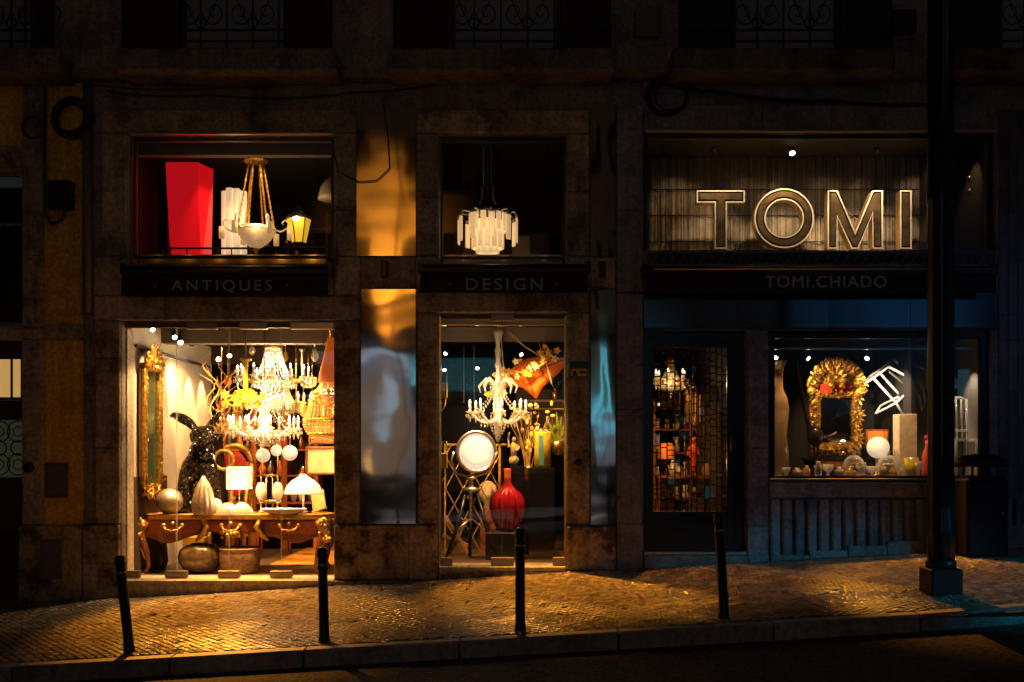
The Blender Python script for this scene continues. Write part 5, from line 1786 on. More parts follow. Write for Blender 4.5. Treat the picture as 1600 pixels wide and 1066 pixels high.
t = statue('figurine', 'small pale gilt figurine standing on the dark pedestal', 'statue', 803, fr_(812, 1.6) - 138, 1.5,
           [((0, 0, 8), (8, 6, 8)), ((0, 0, 24), (5.5, 4.5, 14)), ((0, 0, 40), (3.6, 3.4, 4.4))], [([(-2, 0, 34), (-8, -2, 28), (-9, -2, 42), (-7, 0, 52)], [2, 1.8, 1.5, 1.2]), ([(2, 0, 34), (8, -2, 28), (5, -4, 22)], [2, 1.8, 1.4])], 'ivory', .8)
# lattice screen
t = item('lattice_screen', 'gilt lattice screen of crossing slats at the side of the narrow shop', 'screen', 738, fr_(738, 2.0), 2.0)
W_, H_ = 84, 168
g = MB()
g.box(-W_ / 2 - 2, -W_ / 2 + 1, -1, 2, 0, H_); g.box(W_ / 2 - 1, W_ / 2 + 2, -1, 2, 0, H_); g.box(-W_ / 2, W_ / 2 + 12, -1, 2, H_ - 3, H_)
t.p('screen_frame', g, 'gold')
for sg in (1, -1):
    for k in range(-5, 9):
        # slat x = sg*(z/2.0) + c, clipped to the frame
        c0 = k * 28 - 40
        P = []
        for zz in (0, H_):
            P.append((c0 + zz * .55, zz))
        (xa, za), (xb, zb_) = P
        ta, tb = max(0, (-W_ / 2 - xa) / (xb - xa)), min(1, (W_ / 2 - xa) / (xb - xa))
        if tb - ta < .04:
            continue
        A = (xa + (xb - xa) * ta, za + (zb_ - za) * ta); B = (xa + (xb - xa) * tb, za + (zb_ - za) * tb)
        t.p('lattice_slat', MB().tube([(sg * A[0], .5 + sg, A[1]), (sg * B[0], .5 + sg, B[1])], 1.1, 4), 'gold')
# crossed sticks / stool behind the tripod
t = item('wooden_trestle', 'pale timber trestle leaning behind the tripod feet', 'trestle', 722, fr_(722, 1.5), 1.5)
g = MB()
for a, b_ in (((-26, 0, 60), (10, 0, 0)), ((-20, 8, 0), (8, 8, 56)), ((-30, 0, 30), (14, 4, 12))):
    g.tube([a, b_], 3.2, 4)
t.p('trestle_bars', g, 'pine')
t = item('stone_bust', 'small round carved stone head low behind the lattice', 'ornament', 762, fr_(762, 2.4) - 60, 2.4)
t.p('head', MB().lathe([(5, 0), (7, 4), (6, 10), (13, 18), (15, 28), (13, 38), (7, 44), (0, 46)], n=24), 'travertine')
t.p('stand', MB().cbox(-12, 12, -10, 10, -62, 0, 1), 'mahogany')
# crystal chandelier of the narrow shop
t = item('arm_chandelier', 'white crystal arm chandelier with candles in the narrow shop door', 'chandelier', 778, 670, .95)
t.p('glass_column', MB().lathe([(0, -22), (2, -20), (4, -14), (2, -9), (7, -4), (3, 2), (9, 8), (14, 14), (5, 18), (5, 40), (9, 48), (6, 58), (10, 66), (13, 70), (4, 74), (2.6, 92), (5, 100), (3, 106), (5, 122), (3, 128), (4, 138), (8, 148), (8, 153), (0, 154)], n=24, fl=8, amp=.05), 'crystal')
arms(t, 8, 44, 18, 10, 24, 'crystal', 'crystal', 12, a0=.15, tr=2.0)
g = MB()
for k in range(8):
    a = k * math.pi / 4
    g.tube([(6 * math.cos(a), 6 * math.sin(a), 70), (18 * math.cos(a), 18 * math.sin(a), 78), (30 * math.cos(a), 30 * math.sin(a), 66), (27 * math.cos(a), 27 * math.sin(a), 56)], [2, 2.2, 1.8, .8], 6)
t.p('glass_scroll', g, 'crystal')
g = MB()
strands(g, 12, 66, 40, 26, 8, 11, 1.3, sag=10)
strands(g, 12, 12, 2, -14, 12, 6, 1.5, sag=-3)
t.p('crystal_strands', g, 'crystal')
t.p('chain', MB().tube([(0, 0, 153), (0, 0, 180)], 1.0, 6), 'chrome')
point('chandelier_light', at(778, 634, .65), 16, rad=.05)
point('chandelier_light', at(778, 570, .6), 6, rad=.04)
# orange glass fish shape with flower branches
t = item('leaf_lantern', 'big orange leaf shaped glass lantern hanging above the chandelier arms', 'lantern', 830, 600, 1.3)
P0 = [(772, 604), (780, 592), (793, 581), (808, 570), (822, 561), (840, 558), (862, 559), (889, 558), (884, 570), (872, 584), (858, 596), (846, 608), (838, 624), (828, 615), (816, 606), (802, 603), (788, 607)]
P0 = [(x_ - 830, 600 - y_) for x_, y_ in P0][::-1]
n = len(P0)
I1, I2 = inset(P0, 2.5), inset(P0, 6)
g = MB()
lay = [(P0, 0), (I1, -4), (I2, -7)]
vs = []
for L_, y_ in lay:
    vs += [(x_, y_ + .10 * x_, z_) for x_, z_ in L_]
for L_, y_ in lay[1:]:
    vs += [(x_, -y_ + .10 * x_, z_) for x_, z_ in L_]
fs = []
for i in range(n):
    j = (i + 1) % n
    for a_, b_ in ((0, 1), (1, 2), (3, 0), (4, 3)):
        fs.append((a_ * n + i, a_ * n + j, b_ * n + j, b_ * n + i))
fs += [tuple(range(2 * n, 3 * n)), tuple(range(5 * n - 1, 4 * n - 1, -1))]
t.p('body', g.add(vs, fs), 'orange_glass')
g = MB()
for a_, b_ in (((-52, 0), (54, 38)), ((-10, 14), (8, 36)), ((-10, 14), (6, -18)), ((14, 23), (34, 40)), ((14, 23), (26, 4))):
    g.tube([(a_[0], -7.6 + .1 * a_[0], a_[1]), (b_[0], -7.2 + .1 * b_[0], b_[1])], .9, 5)
t.p('vein', g, 'figure_red')
t.p('hanging_wire', MB().tube([(20, 2, 38), (20, 2, 110)], .6, 5), 'steel')
for sd, (p0, d0, L0), lb_ in ((41, ((800, 600), (-.3, 0, 1), .95), 'bare pale branch twisting up over the orange lantern'), (42, ((850, 560), (-.4, 0, .25), .62), 'bare branch reaching across under the ceiling above the lantern'), (43, ((862, 600), (.2, 0, 1), .6), 'small forked twig beside the edge of the narrow door')):
    g = MB()
    q = random.Random(sd)
    branch(g, at(*p0, 1.15), d0, L0, .012, q, 0, .42, .06)
    single('bare_branch', lb_, 'branch', g, 'willow', group='bare branches in the narrow shop')
t = item('blossom_branch', 'branch full of orange and cream blossoms across the lantern', 'branch', 800, 640, 1.05)
g = MB()
bp_ = [(-36, 0, 18), (-22, 0, 44), (0, 0, 62), (24, 0, 54), (46, 0, 70), (60, 0, 92)]
g.tube(bp_, [2, 1.8, 1.6, 1.4, 1.2, .7], 6)
t.p('twig', g, 'willow')
for k in range(46):
    i = rr.randrange(5)
    f_ = rr.random()
    a, b_ = bp_[i], bp_[i + 1]
    cx, cz = a[0] + (b_[0] - a[0]) * f_ + rr.gauss(0, 8), a[2] + (b_[2] - a[2]) * f_ + rr.gauss(0, 9)
    g = MB()
    r_ = rr.uniform(2.2, 4)
    for e in range(5):
        an = e * 2 * math.pi / 5 + k
        acanthus(g, (cx, rr.uniform(-6, 2), cz), an, r_ * 1.7, r_ * .6)
    g.ball((cx, -5, cz), r_ * .4, 6, 4)
    t.p('blossom', g, 'petal_cream' if k % 3 == 0 else 'petal')
t = item('dried_flowers', 'tall golden dried flower spray beside the yellow vase', 'plant', 826, 745, 1.2)
g = MB()
for k in range(16):
    a = rr.uniform(-.35, .35)
    g.tube([(rr.uniform(-4, 4), rr.uniform(-4, 4), 0), (a * 40, rr.uniform(-6, 6), 55), (a * 90 + rr.uniform(-4, 4), rr.uniform(-8, 8), rr.uniform(75, 118))], [.8, .6, .3], 4)
t.p('stem', g, 'willow')
for k in range(34):
    z = rr.uniform(40, 118)
    t.p('blossom', MB().ball((rr.gauss(0, 12 + z * .07), rr.uniform(-8, 8), z), (rr.uniform(2, 4.4), 2.2, rr.uniform(2, 4.4)), 7, 5), rr.choice(('petal', 'petal_cream', 'lantern_amber')))
t.p('jar', MB().lathe([(6, -6), (8, 0), (7, 14), (5, 18)], n=14), 'brass')
t = item('palm_plant', 'yellow green palm leaves behind the yellow vase', 'plant', 872, 690, 1.35)
for k in range(13):
    a = R(30 + k * 10.5)
    L_ = rr.uniform(34, 52)
    lf = MB()
    lf.sheet(lambda u, v: (math.cos(a) * L_ * u + (v - .5) * 5 * math.sin(math.pi * min(.98, u + .05)) * -math.sin(a), -6 * u * math.sin(3 * u) + (k % 3) * 2, math.sin(a) * L_ * u - 14 * u * u * abs(math.cos(a)) + (v - .5) * 5 * math.sin(math.pi * min(.98, u + .05)) * math.cos(a)), 8, 2)
    t.p('leaf', lf, 'leaf')
t.p('pot', MB().lathe([(7, -22), (10, -14), (10, 0), (8, 1)], n=14), 'brass')
# shelf with an antler figure and a lit edge
t = item('wall_shelf', 'lit glass shelf on the back wall beside the orange lantern', 'shelf', 850, 628, 1.9)
t.p('shelf_board', MB().box(-42, 34, -6, 8, 0, 3), 'paper')
t.p('shelf_board', MB().box(-42, 34, -6, 8, -12, -10), 'yellow_paint')
t.p('back_panel', MB().box(-44, 36, 9, 10, -70, 20), 'panel_brown')
t.p('upright', MB().box(-46, -43, -6, 9, -90, 3), 'matte_black')
t = statue('deer_figurine', 'small golden deer head with antlers on the lit shelf', 'statue', 868, 625, 1.82, [((0, 0, 8), (6, 5, 9)), ((0, -4, 16), (4, 5, 4))],
           [([(-2, 0, 18), (-6, 0, 26), (-11, 0, 33)], [1.2, 1, .7]), ([(2, 0, 18), (6, 0, 26), (12, 0, 32)], [1.2, 1, .7]), ([(-5, 0, 25), (-3, 0, 33)], [.9, .6]), ([(5, 0, 25), (4, 0, 33)], [.9, .6])], 'brass', .7)
for px, h, mt, lb_ in ((856, 18, 'ivory', 'tiny ivory jar under the deer shelf'), (840, 26, 'brass', 'squat brass canister under the deer shelf')):
    vase('canister', lb_, 'jar', px, 692, 1.6, [(7, 0), (8, 2), (8, h), (5, h + 3), (0, h + 4)], mt, 16)
for py, hh, lb_ in ((612, 52, 'yellow wall lamp box with a hanging cord at the upper door edge'), (722, 46, 'yellow wall lamp box lower at the door edge')):
    t = item('wall_lamp', lb_, 'lamp', 692, py, .5, 'yellow lamps on the side wall of the narrow shop')
    t.p('lamp_box', MB().cbox(-4, 7, -5, 5, -10, 14, .8), 'yellow_paint')
    t.p('bracket', MB().tube([(-4, 0, 14), (-1, 0, 32), (6, 0, 32), (6, 0, 14)], 1, 6), 'steel')
    t.p('cord', MB().tube([(4, 0, -10), (3, 0, -22), (-2, 0, -30)], 1.2, 6), 'ivory')
for px, py, Yy, dx, dy, lb_ in ((699, 549, 1.5, -.4, .6, 'small lit spotlight up in the narrow shop near the yellow lamp'), (811, 551, 1.7, .5, .5, 'small lit spotlight above the orange lantern'), (746, 571, 2.4, 0, .7, 'tiny far spotlight deep in the narrow shop'), (693, 574, 2.3, .2, .7, 'tiny far spotlight at the door edge of the narrow shop')):
    spotlight(px, py, Yy, dx, dy, lb_, 3.2, 12)
t = item('shop_counter', 'dim blue grey counter glass deep in the narrow shop', 'counter', 735, 690, 3.6)
t.p('glass_front', MB().box(-48, 40, -4, 0, 60, 130), 'mosaic_glass')
t.p('counter_body', MB().cbox(-48, 40, 2, 30, 60, 128, 1), 'blue_stone')
t.p('base', MB().cbox(-46, 38, 4, 30, -80, 59, 1), 'black_paint')
for sx in (-10, 6):
    t.p('upright', MB().box(sx - 1, sx + 1, -5, -3, 60, 150), 'steel')

# ================================================================== mezzanine window over the Antiques sign
Ym = .75
mz = lambda Yy: HY - (3.9 - EYE) * FPX / (CAM_D + Yy)
t = item('red_planter', 'tall tapered bright red planter box in the upper window', 'planter', 301, mz(.9), .9)
b0, b1 = 25, 31.5
h = mz(.9) - 263
g = MB()
vs = [(-b0, -b0, 0), (b0 - 4, -b0, 0), (b0 + 1, b0 * .4, 0), (-b0, b0, 0), (-b1, -b1, h), (b1 - 14, -b1, h), (b1, b1 * .1, h - 1), (-b1, b1, h)]
g.add(vs, [(0, 1, 5, 4), (1, 2, 6, 5), (2, 3, 7, 6), (3, 0, 4, 7), (3, 2, 1, 0)])
t.p('planter_body', g, 'red_glow_plastic')
g = MB()
iz = h - 4
g.add([(-b1, -b1, h), (b1 - 14, -b1, h), (b1, b1 * .1, h - 1), (-b1, b1, h), (-b1 + 3, -b1 + 3, h), (b1 - 16, -b1 + 3, h), (b1 - 4, b1 * .1 - 1, h - 1), (-b1 + 3, b1 - 4, h)], [(0, 1, 5, 4), (1, 2, 6, 5), (2, 3, 7, 6), (3, 0, 4, 7)])
t.p('planter_rim', g, 'red_glow_plastic')
t = item('tube_lamp', 'cluster of tall white lit tubes beside the red planter', 'lamp', 366, mz(1.2), 1.2)
hh = mz(1.2) - 297
for (x_, y_, d_) in ((-14, 0, 3), (-5, -7, 0), (5.5, -7, 1), (14, 0, 3), (0, 6, -1)):
    t.p('tube', MB().lathe([(6, 4), (6, hh - d_), (5, hh - d_ + .8), (4, hh - d_), (4, hh - 10)], (x_, y_, 0), n=18), 'white_glow')
t.p('base', MB().lathe([(22, 0), (22, 3), (0, 4)]), 'black_metal')
t = item('window_rail', 'dark low metal handrail along the upper window floor', 'railing', 300, mz(.55), .55)
t.p('top_rail', MB().box(-48, 96, -1, 1, 26, 29), 'dark_frame')
for x_ in (-46, -34, -8, 40, 62, 94):
    t.p('rail_post', MB().box(x_ - 1, x_ + 1, -.9, .9, 0, 26), 'dark_frame')
t = item('alabaster_chandelier', 'lit alabaster bowl chandelier hanging from gilt chains', 'chandelier', 400, 392, Ym)
t.p('bowl', MB().lathe([(0, 2), (5, 3), (14, 9), (23, 18), (29, 29), (30, 32), (28, 32), (0, 30)], n=32, fl=16, amp=.012), 'alabaster')
t.p('finial', MB().lathe([(0, -6), (2.4, -3), (3, 0), (6, 3), (5, 5), (0, 5)], n=14), 'gold')
g = MB()
g.ring((0, 0, 32), 30, 1.6, 28, 6)
g.ring((0, 0, 35), 27, 1.8, 28, 6)
t.p('bronze_rim', g, 'bronze_rim')
g = MB()
g.lathe([(17, 138), (20, 141), (19, 143), (9, 147), (7, 152), (8, 156), (4, 160), (0, 162)], n=24, fl=8, amp=.06)
blobs(g, rr, lambda: (rr.gauss(0, 6), rr.gauss(0, 5), rr.uniform(144, 160)), 16, 1.4, 3)
t.p('crown', g, 'gold')
for k in range(6):
    a = k * math.pi / 3 + .35
    g = MB()
    p0, p1 = Vector((28 * math.cos(a), 28 * math.sin(a), 36)), Vector((10 * math.cos(a), 10 * math.sin(a), 140))
    for q in range(26):
        c_ = p0.lerp(p1, (q + .5) / 26)
        st = len(g.v)
        g.ring((0, 0, 0), 1.4, .8, 8, 4, 'y', sx=.8)
        g.xf(Matrix.Translation(c_) @ Matrix.Rotation(math.pi / 2 * (q % 2) + a, 4, 'Z') @ Matrix.Scale(1.7, 4, (0, 0, 1)), st)
    t.p('chain', g, 'gold')
for k in range(6):
    a = k * math.pi / 3 + .12
    c_, s_ = math.cos(a), math.sin(a)
    g = MB()
    g.tube([(27 * c_, 27 * s_, 33), (38 * c_, 38 * s_, 30), (48 * c_, 48 * s_, 36), (50 * c_, 50 * s_, 44), (45 * c_, 45 * s_, 49), (40 * c_, 40 * s_, 45), (42 * c_, 42 * s_, 41)], [1.6, 1.5, 1.4, 1.3, 1.2, 1, .7], 6)
    g.tube([(48 * c_, 48 * s_, 38), (52 * c_, 52 * s_, 36)], 1.2, 6)
    ar = t.p('arm', g, 'bronze_rim')
    t.p('lamp_shade', MB().lathe([(4.4, 18), (4.6, 36), (4.2, 36), (0, 35)], (52 * c_, 52 * s_, 0), n=16), 'alabaster', ar)
point('alabaster_light', at(400, 345, Ym - .35), 5, rad=.05)
t = item('hanging_lantern', 'lit yellow glass carriage lantern with black bars', 'lantern', 467, 382, .85)
for k in range(6):
    a, b_ = k * math.pi / 3 + .2, (k + 1) * math.pi / 3 + .2
    g = MB().add([(11 * math.cos(a), 11 * math.sin(a), 1), (11 * math.cos(b_), 11 * math.sin(b_), 1), (19 * math.cos(b_), 19 * math.sin(b_), 39), (19 * math.cos(a), 19 * math.sin(a), 39)], [(0, 1, 2, 3)])
    t.p('amber_pane', g, 'lantern_amber')
    g = MB().tube([(11 * math.cos(a), 11 * math.sin(a), 0), (19.4 * math.cos(a), 19.4 * math.sin(a), 40)], 1.0, 5)
    t.p('bar', g, 'black_metal')
t.p('lantern_base', MB().lathe([(0, -3), (8, -2), (12.5, 0), (12.5, 2), (0, 2)], n=6), 'black_metal')
t.p('lantern_cap', MB().lathe([(20, 39.5), (20, 41), (9, 50), (4, 54), (3, 60), (0, 61)], n=24), 'black_metal')
t.p('bulb', MB().ball((0, -19, 36), (6, 2, 3.5), 10, 6), 'bulb')
point('lantern_light', at(467, 335, .6), 2.5, (1, .6, .2))
t = item('dome_pendant', 'white dome pendant lamp cut by the edge of the upper window', 'pendant light', 522, 312, .9)
t.p('lamp_shade', MB().lathe([(25, 0), (24.5, 4), (21, 18), (14, 29), (6, 34), (4, 40), (0, 41)], n=30), 'porcelain')
t.p('inner_shade', MB().lathe([(24, .3), (20, 12), (8, 26), (0, 28)], n=24), 'white_glow')
t.p('cord', MB().tube([(0, 0, 40), (0, 0, 90)], 1.2, 6), 'ivory')
t = item('wooden_sideboard', 'low wooden sideboard lit amber behind the lantern', 'sideboard', 500, mz(1.8), 1.8)
t.p('sideboard_body', MB().cbox(-40, 40, 0, 30, 0, 28, 1), 'pine')
for k in range(3):
    t.p('drawer', MB().cbox(-38 + k * 26, -14 + k * 26, -1.5, -.2, 4, 24, .6), 'oak_soffit')
t = item('back_shelving', 'dark shelving with stacked shapes behind the gilt chains', 'shelves', 450, mz(2.9), 2.9)
for k in range(4):
    t.p('shelf_board', MB().box(-60, 60, 0, 24, 20 + k * 28, 22 + k * 28), 'panel_brown')
for k in range(3):
    t.p('upright', MB().box(-61 + k * 60, -58 + k * 60, 0, 24, 0, 130), 'panel_brown')
for k in range(7):
    vase('stored_vase', 'dim stored vase %s on the dark shelving of the upper room' % ('first', 'second', 'third', 'fourth', 'fifth', 'sixth', 'last')[k], 'vase', 402 + k * 15.5, mz(2.9) - 50 - (k % 2) * 28, 2.95, [(4, 0), (6, 6), (5, 12), (3, 17), (4, 20), (0, 20)], ('steel', 'ivory', 'brass')[k % 3], 12, group='stored vases on the dark shelving')

# ================================================================== mezzanine window over the Design sign
t = item('slab_chandelier', 'lit chandelier of hanging frosted glass slabs on two chains', 'chandelier', 762, 393, .75)
for q in range(14):
    a = 2 * math.pi * q / 14
    g = MB().cbox(-4.6, 4.6, -1.4, 1.4, 0, 42, .5)
    g.xf(Matrix.Rotation(a, 4, 'Z') @ Matrix.Translation((0, -24, 4)))
    t.p('glass_slab', g, 'slab_glass')
for q in range(10):
    a = 2 * math.pi * (q + .5) / 10
    g = MB().cbox(-5, 5, -1.4, 1.4, 0, 32, .5)
    g.xf(Matrix.Rotation(a, 4, 'Z') @ Matrix.Translation((0, -17, -3)))
    t.p('glass_slab', g, 'slab_glass')
for q in range(14):
    a = 2 * math.pi * (q + .5) / 14
    g = MB().cbox(-4.2, 4.2, -1.4, 1.4, 0, 28, .5)
    g.xf(Matrix.Rotation(a, 4, 'Z') @ Matrix.Translation((0, -28, 30)))
    t.p('glass_slab', g, 'slab_glass')
for q in range(10):
    a = 2 * math.pi * q / 10 + .16
    g = MB().cbox(-4.6, 4.6, -1.2, 1.2, 10, 48, .5)
    g.xf(Matrix.Rotation(a, 4, 'Z') @ Matrix.Translation((0, -46, 2)))
    s_ = t.p('glass_slab', g, 'slab_glass')
    g = MB().cbox(-5, 5, -1.8, 1.8, 49.5, 53, .4)
    g.tube([(0, 0, 53), (0, 4, 58), (0, 16, 57), (0, 22, 60)], 1.1, 6)
    g.xf(Matrix.Rotation(a, 4, 'Z') @ Matrix.Translation((0, -46, 2)))
    t.p('slab_clip', g, 'chrome', s_)
t.p('core', MB().lathe([(15, -1), (15, 50), (0, 50)], n=16), 'shade_glow')
g = MB()
g.lathe([(30, 58), (31, 60), (31, 65), (29, 66), (20, 67), (0, 68)], n=30)
t.p('top_ring', g, 'black_metal')
t.p('neck', MB().lathe([(12, 67), (8, 74), (5, 84), (4, 96), (7, 99), (7, 103), (0, 104)], n=16), 'black_metal')
for sx in (-1, 1):
    t.p('scroll', MB().tube([(sx * 17, 0, 68), (sx * 13, 0, 72), (sx * 9, 0, 82), (sx * 8, 0, 92), (sx * 9, 0, 100), (sx * 6, 0, 104)], [2, 2, 1.8, 1.6, 1.6, 1], 8), 'chrome')
    g = MB()
    for q in range(24):
        st = len(g.v)
        g.ring((0, 0, 0), 1.5, .6, 8, 4, 'y', sx=.7)
        g.xf(Matrix.Translation((sx * 6, 0, 104 + q * 2.6)) @ Matrix.Rotation(math.pi / 2 * (q % 2) + .4, 4, 'Z'), st)
    t.p('chain', g, 'steel')
t.p('cord', MB().tube([(0, 0, 104), (0, 0, 166)], .7, 6), 'steel')
g = MB()
for q in range(12):
    a = -1 + q / 11 * 2
    g.octa((a * 18, -29.5, 60 - 17 * (1 - a * a)), 1.2)
t.p('crystal_drop', g, 'crystal')
point('slab_light', at(762, 350, .15), 1.6, rad=.05)
t = item('metal_cabinet', 'dim metal cabinet with vertical doors behind the slab chandelier', 'cabinet', 790, mz(2.6), 2.6)
t.p('cabinet_body', MB().cbox(-82, 70, 0, 40, 0, 92, 1), 'box_grey')
for k in range(5):
    d_ = t.p('cabinet_door', MB().cbox(-80 + k * 30, -52 + k * 30, -2, -.2, 4, 88, .5), 'steel' if k % 2 else 'box_grey')
    t.p('handle', MB().cyl((-55 + k * 30, -4, 40), (-55 + k * 30, -4, 52), .8, n=6), 'chrome', d_)

# ================================================================== big bronze letters
def big_letter(poly, px, label, ring=None):
    Yl = .62
    t = item('bronze_letter', label, 'letter', px, 389, Yl, 'bronze letters in the upper window')
    dp = 17
    if ring:
        R0, R1 = ring
        zc = R0 + 1
        def annulus(g, a, b_, y0, y1, n=48):
            vs, fs = [], []
            for i in range(n):
                an = 2 * math.pi * i / n
                c_, s_ = math.cos(an), math.sin(an)
                vs += [(a * c_, y0, zc + a * s_), (b_ * c_, y0, zc + b_ * s_), (b_ * c_, y1, zc + b_ * s_), (a * c_, y1, zc + a * s_)]
            for i in range(n):
                j = (i + 1) % n
                for k in range(4):
                    fs.append((i * 4 + k, i * 4 + (k + 1) % 4, j * 4 + (k + 1) % 4, j * 4 + k))
            return g.add(vs, fs)
        t.p('letter_side', annulus(MB(), R0, R1, 0, dp), 'bronze_side')
        g = annulus(MB(), R0, R0 - 1.9, -1.6, -.02)
        annulus(g, R1 + 1.9, R1, -1.6, -.02)
        t.p('raised_rim', g, 'bronze_rim')
        t.p('groove', annulus(MB(), R0 - 1.9, R1 + 1.9, -.3, -.02), 'groove')
        t.p('letter_face', annulus(MB(), R0 - 4.6, R1 + 4.6, -2.0, -.32), 'bronze_face')
    else:
        t.p('letter_side', MB().prism(poly, 0, dp), 'bronze_side')
        A, B, C = poly, inset(poly, 1.9), inset(poly, 4.6)
        n = len(A)
        vs = [(x, -1.6, z) for x, z in A] + [(x, -1.6, z) for x, z in B] + [(x, -.02, z) for x, z in A] + [(x, -.02, z) for x, z in B]
        fs = []
        for i in range(n):
            j = (i + 1) % n
            fs += [(i, j, n + j, n + i), (i, 2 * n + i, 2 * n + j, j), (n + i, n + j, 3 * n + j, 3 * n + i)]
        t.p('raised_rim', MB().add(vs, fs), 'bronze_rim')
        t.p('groove', MB().prism(B, -.3, -.02), 'groove')
        t.p('letter_face', MB().prism(C, -2.0, -.32), 'bronze_face')


H = 91
big_letter([(-9.5, 0), (9.5, 0), (9.5, H - 19), (37.5, H - 19), (37.5, H), (-37.5, H), (-37.5, H - 19), (-9.5, H - 19)], 1126, 'bronze outlined letter T, first of the big letters before the slats')
big_letter(None, 1225, 'round bronze letter O in the upper window', (46.5, 29))
big_letter([(-39, 0), (-24, 0), (-24, 50), (-2, 0), (9, 0), (31, 55), (31, 0), (47, 0), (47, H), (31, H), (4, 26), (-24, H), (-39, H)], 1332, 'bronze letter M between the round letter and the last upright letter')
big_letter([(-9, 0), (9, 0), (9, H), (-9, H)], 1415, 'single upright bronze letter I nearest the lamp post')
for px, py, on, lb_ in ((1116, 233, False, 'dark spotlight hanging above the bronze letter T'), (1236, 233, True, 'lit spotlight hanging above the round bronze letter'), (1370, 233, False, 'dark spotlight hanging above the bronze letter M')):
    spotlight(px, py, .80, .08, .95, lb_, 5, 18, on, 'spotlights above the bronze letters')
t = item('ceiling_track', 'thin dark ceiling track that carries the spotlights over the bronze letters', 'light track', 1230, 218, .85)
t.p('rail', MB().box(-190, 215, -2, 2, 0, 4), 'black_metal')
t.p('ceiling_mount', MB().box(-4, 4, -3, 3, 4.1, 9), 'black_metal')
t = item('valve_stand', 'thin standing metal post with clamps in the dark end of the upper window', 'stand', 1522, 394, .7)
t.p('post', MB().cyl((0, 0, 0), (0, 0, 112), 1.2, n=8), 'steel')
t.p('clamp', MB().lathe([(2, 92), (4, 94), (4, 110), (2, 113), (0, 114)], (-2, 0, 0), n=10), 'steel')
for z in (96, 116):
    t.p('knob', MB().ball((-8, -2, z), 3, 8, 6), 'chrome')
    t.p('pin', MB().cyl((-7, 0, z), (3, 0, z), 1, n=6), 'steel')

# ================================================================== display window with the carved mirror
zr_ = 746
dz = lambda Yy: HY - (zf - EYE) * FPX / (CAM_D + Yy)
t = vase('tall_vase', 'very tall mottled glass vase at the end of the display window', 'vase', 1216, dz(.45), .45,
         [(14, 0), (17, 6), (16, 40), (13, 62), (15, 84), (17, 106), (14, 122), (8, 136), (7, 152), (9, 170), (14, 181), (12, 181), (6, 168)], 'mottled_glass', 30)
# carved gilt mirror
t = item('carved_mirror', 'gilded mirror with a heavy arched carved crest and red insets', 'mirror', 1306, dz(.9) - 28, .9)
t.p('mirror_pane', MB().box(-25, 25, 0, 1.5, 26, 92), 'mirror_glass')
t.p('backboard', MB().box(-40, 40, 2, 5, 4, 112), 'walnut')
for sx in (-1, 1):
    g = MB()
    g.cbox(sx * 30 - 5, sx * 30 + 5, -4, 2, 20, 98, 1)
    blobs(g, rr, lambda: (sx * 30 + rr.uniform(-5, 5), -4, rr.uniform(20, 98)), 40, 1.2, 2.8)
    for zz in (30, 66, 98):
        for q in range(5):
            acanthus(g, (sx * 33, -3, zz + q * 3 - 6), (0 if sx > 0 else math.pi) + (q - 2) * .5 * sx, 12, 2.8)
        scroll(g, (sx * 38, -4, zz), 5, sx, 1.3, 1.4)
    t.p('frame_side', g, 'old_gilt')
g = MB()
g.cbox(-36, 36, -4, 2, 12, 24, 1)
blobs(g, rr, lambda: (rr.uniform(-38, 38), -4, rr.uniform(6, 22)), 70, 1.2, 3)
t.p('carved_base', g, 'old_gilt')
g = MB()
g.cbox(-36, 36, -4, 2, 94, 102, 1)
blobs(g, rr, lambda: (rr.uniform(-36, 36), -4.5, rr.uniform(94, 104)), 50, 1.2, 2.6)
t.p('frame_top', g, 'old_gilt')
g = MB()
g.box(-24, 24, -1, 3, 102, 116)
t.p('red_inset', g, 'red_fabric')
g = MB()
g.prism([(44 * math.cos(math.pi * k / 20), 110 + 42 * math.sin(math.pi * k / 20)) for k in range(21)], 1, 4)
for k in range(15):
    a = math.pi * (k + .5) / 15
    acanthus(g, (27 * math.cos(a), -5 - (k % 2) * 2, 112 + 27 * math.sin(a)), a + rr.uniform(-.25, .25), 15 + 2 * (k % 2), 5.2)
    acanthus(g, (33 * math.cos(a + .1), -8, 112 + 32 * math.sin(a + .1)), a + rr.uniform(-.9, .9), 12, 3.2)
for sg in (-1, 1):
    for k, (x_, z_, r_) in enumerate(((38, 118, 8), (30, 136, 7.5), (14, 150, 7), (42, 104, 5), (8, 112, 5))):
        scroll(g, (sg * x_, -7, z_), r_, sg * (1 if k % 2 else -1), 1.4, 1.7)
    for k in range(4):
        acanthus(g, (sg * (30 + 3 * k), -6, 106 + 4 * k), -sg * .6 + (0 if sg > 0 else math.pi), 12, 3)
for k in range(7):
    acanthus(g, (0, -7, 118), math.pi / 2 + (k - 3) * .42, 28 - abs(k - 3) * 4, 4.6)
blobs(g, rr, lambda: (rr.gauss(0, 5), -8, rr.uniform(104, 150)), 22, 1.2, 2.6)
blobs(g, rr, lambda: ((lambda a_: (44 * math.cos(a_), -6, 112 + 43 * math.sin(a_)))(rr.uniform(0, math.pi))), 70, 1.8, 3.4)
t.p('carved_crest', g, 'old_gilt')
t = item('mirror_stand', 'dark low console under the carved mirror', 'console', 1306, dz(.9), .95)
t.p('console_top', MB().cbox(-50, 46, -14, 16, 24, 28, .6), 'black_gloss')
for sx in (-44, 40):
    t.p('leg', MB().cbox(sx - 2, sx + 2, -10, 12, 0, 24, .4), 'black_gloss')
t.p('drawer', MB().cbox(-38, 36, -13, 12, 12, 23, .6), 'walnut')
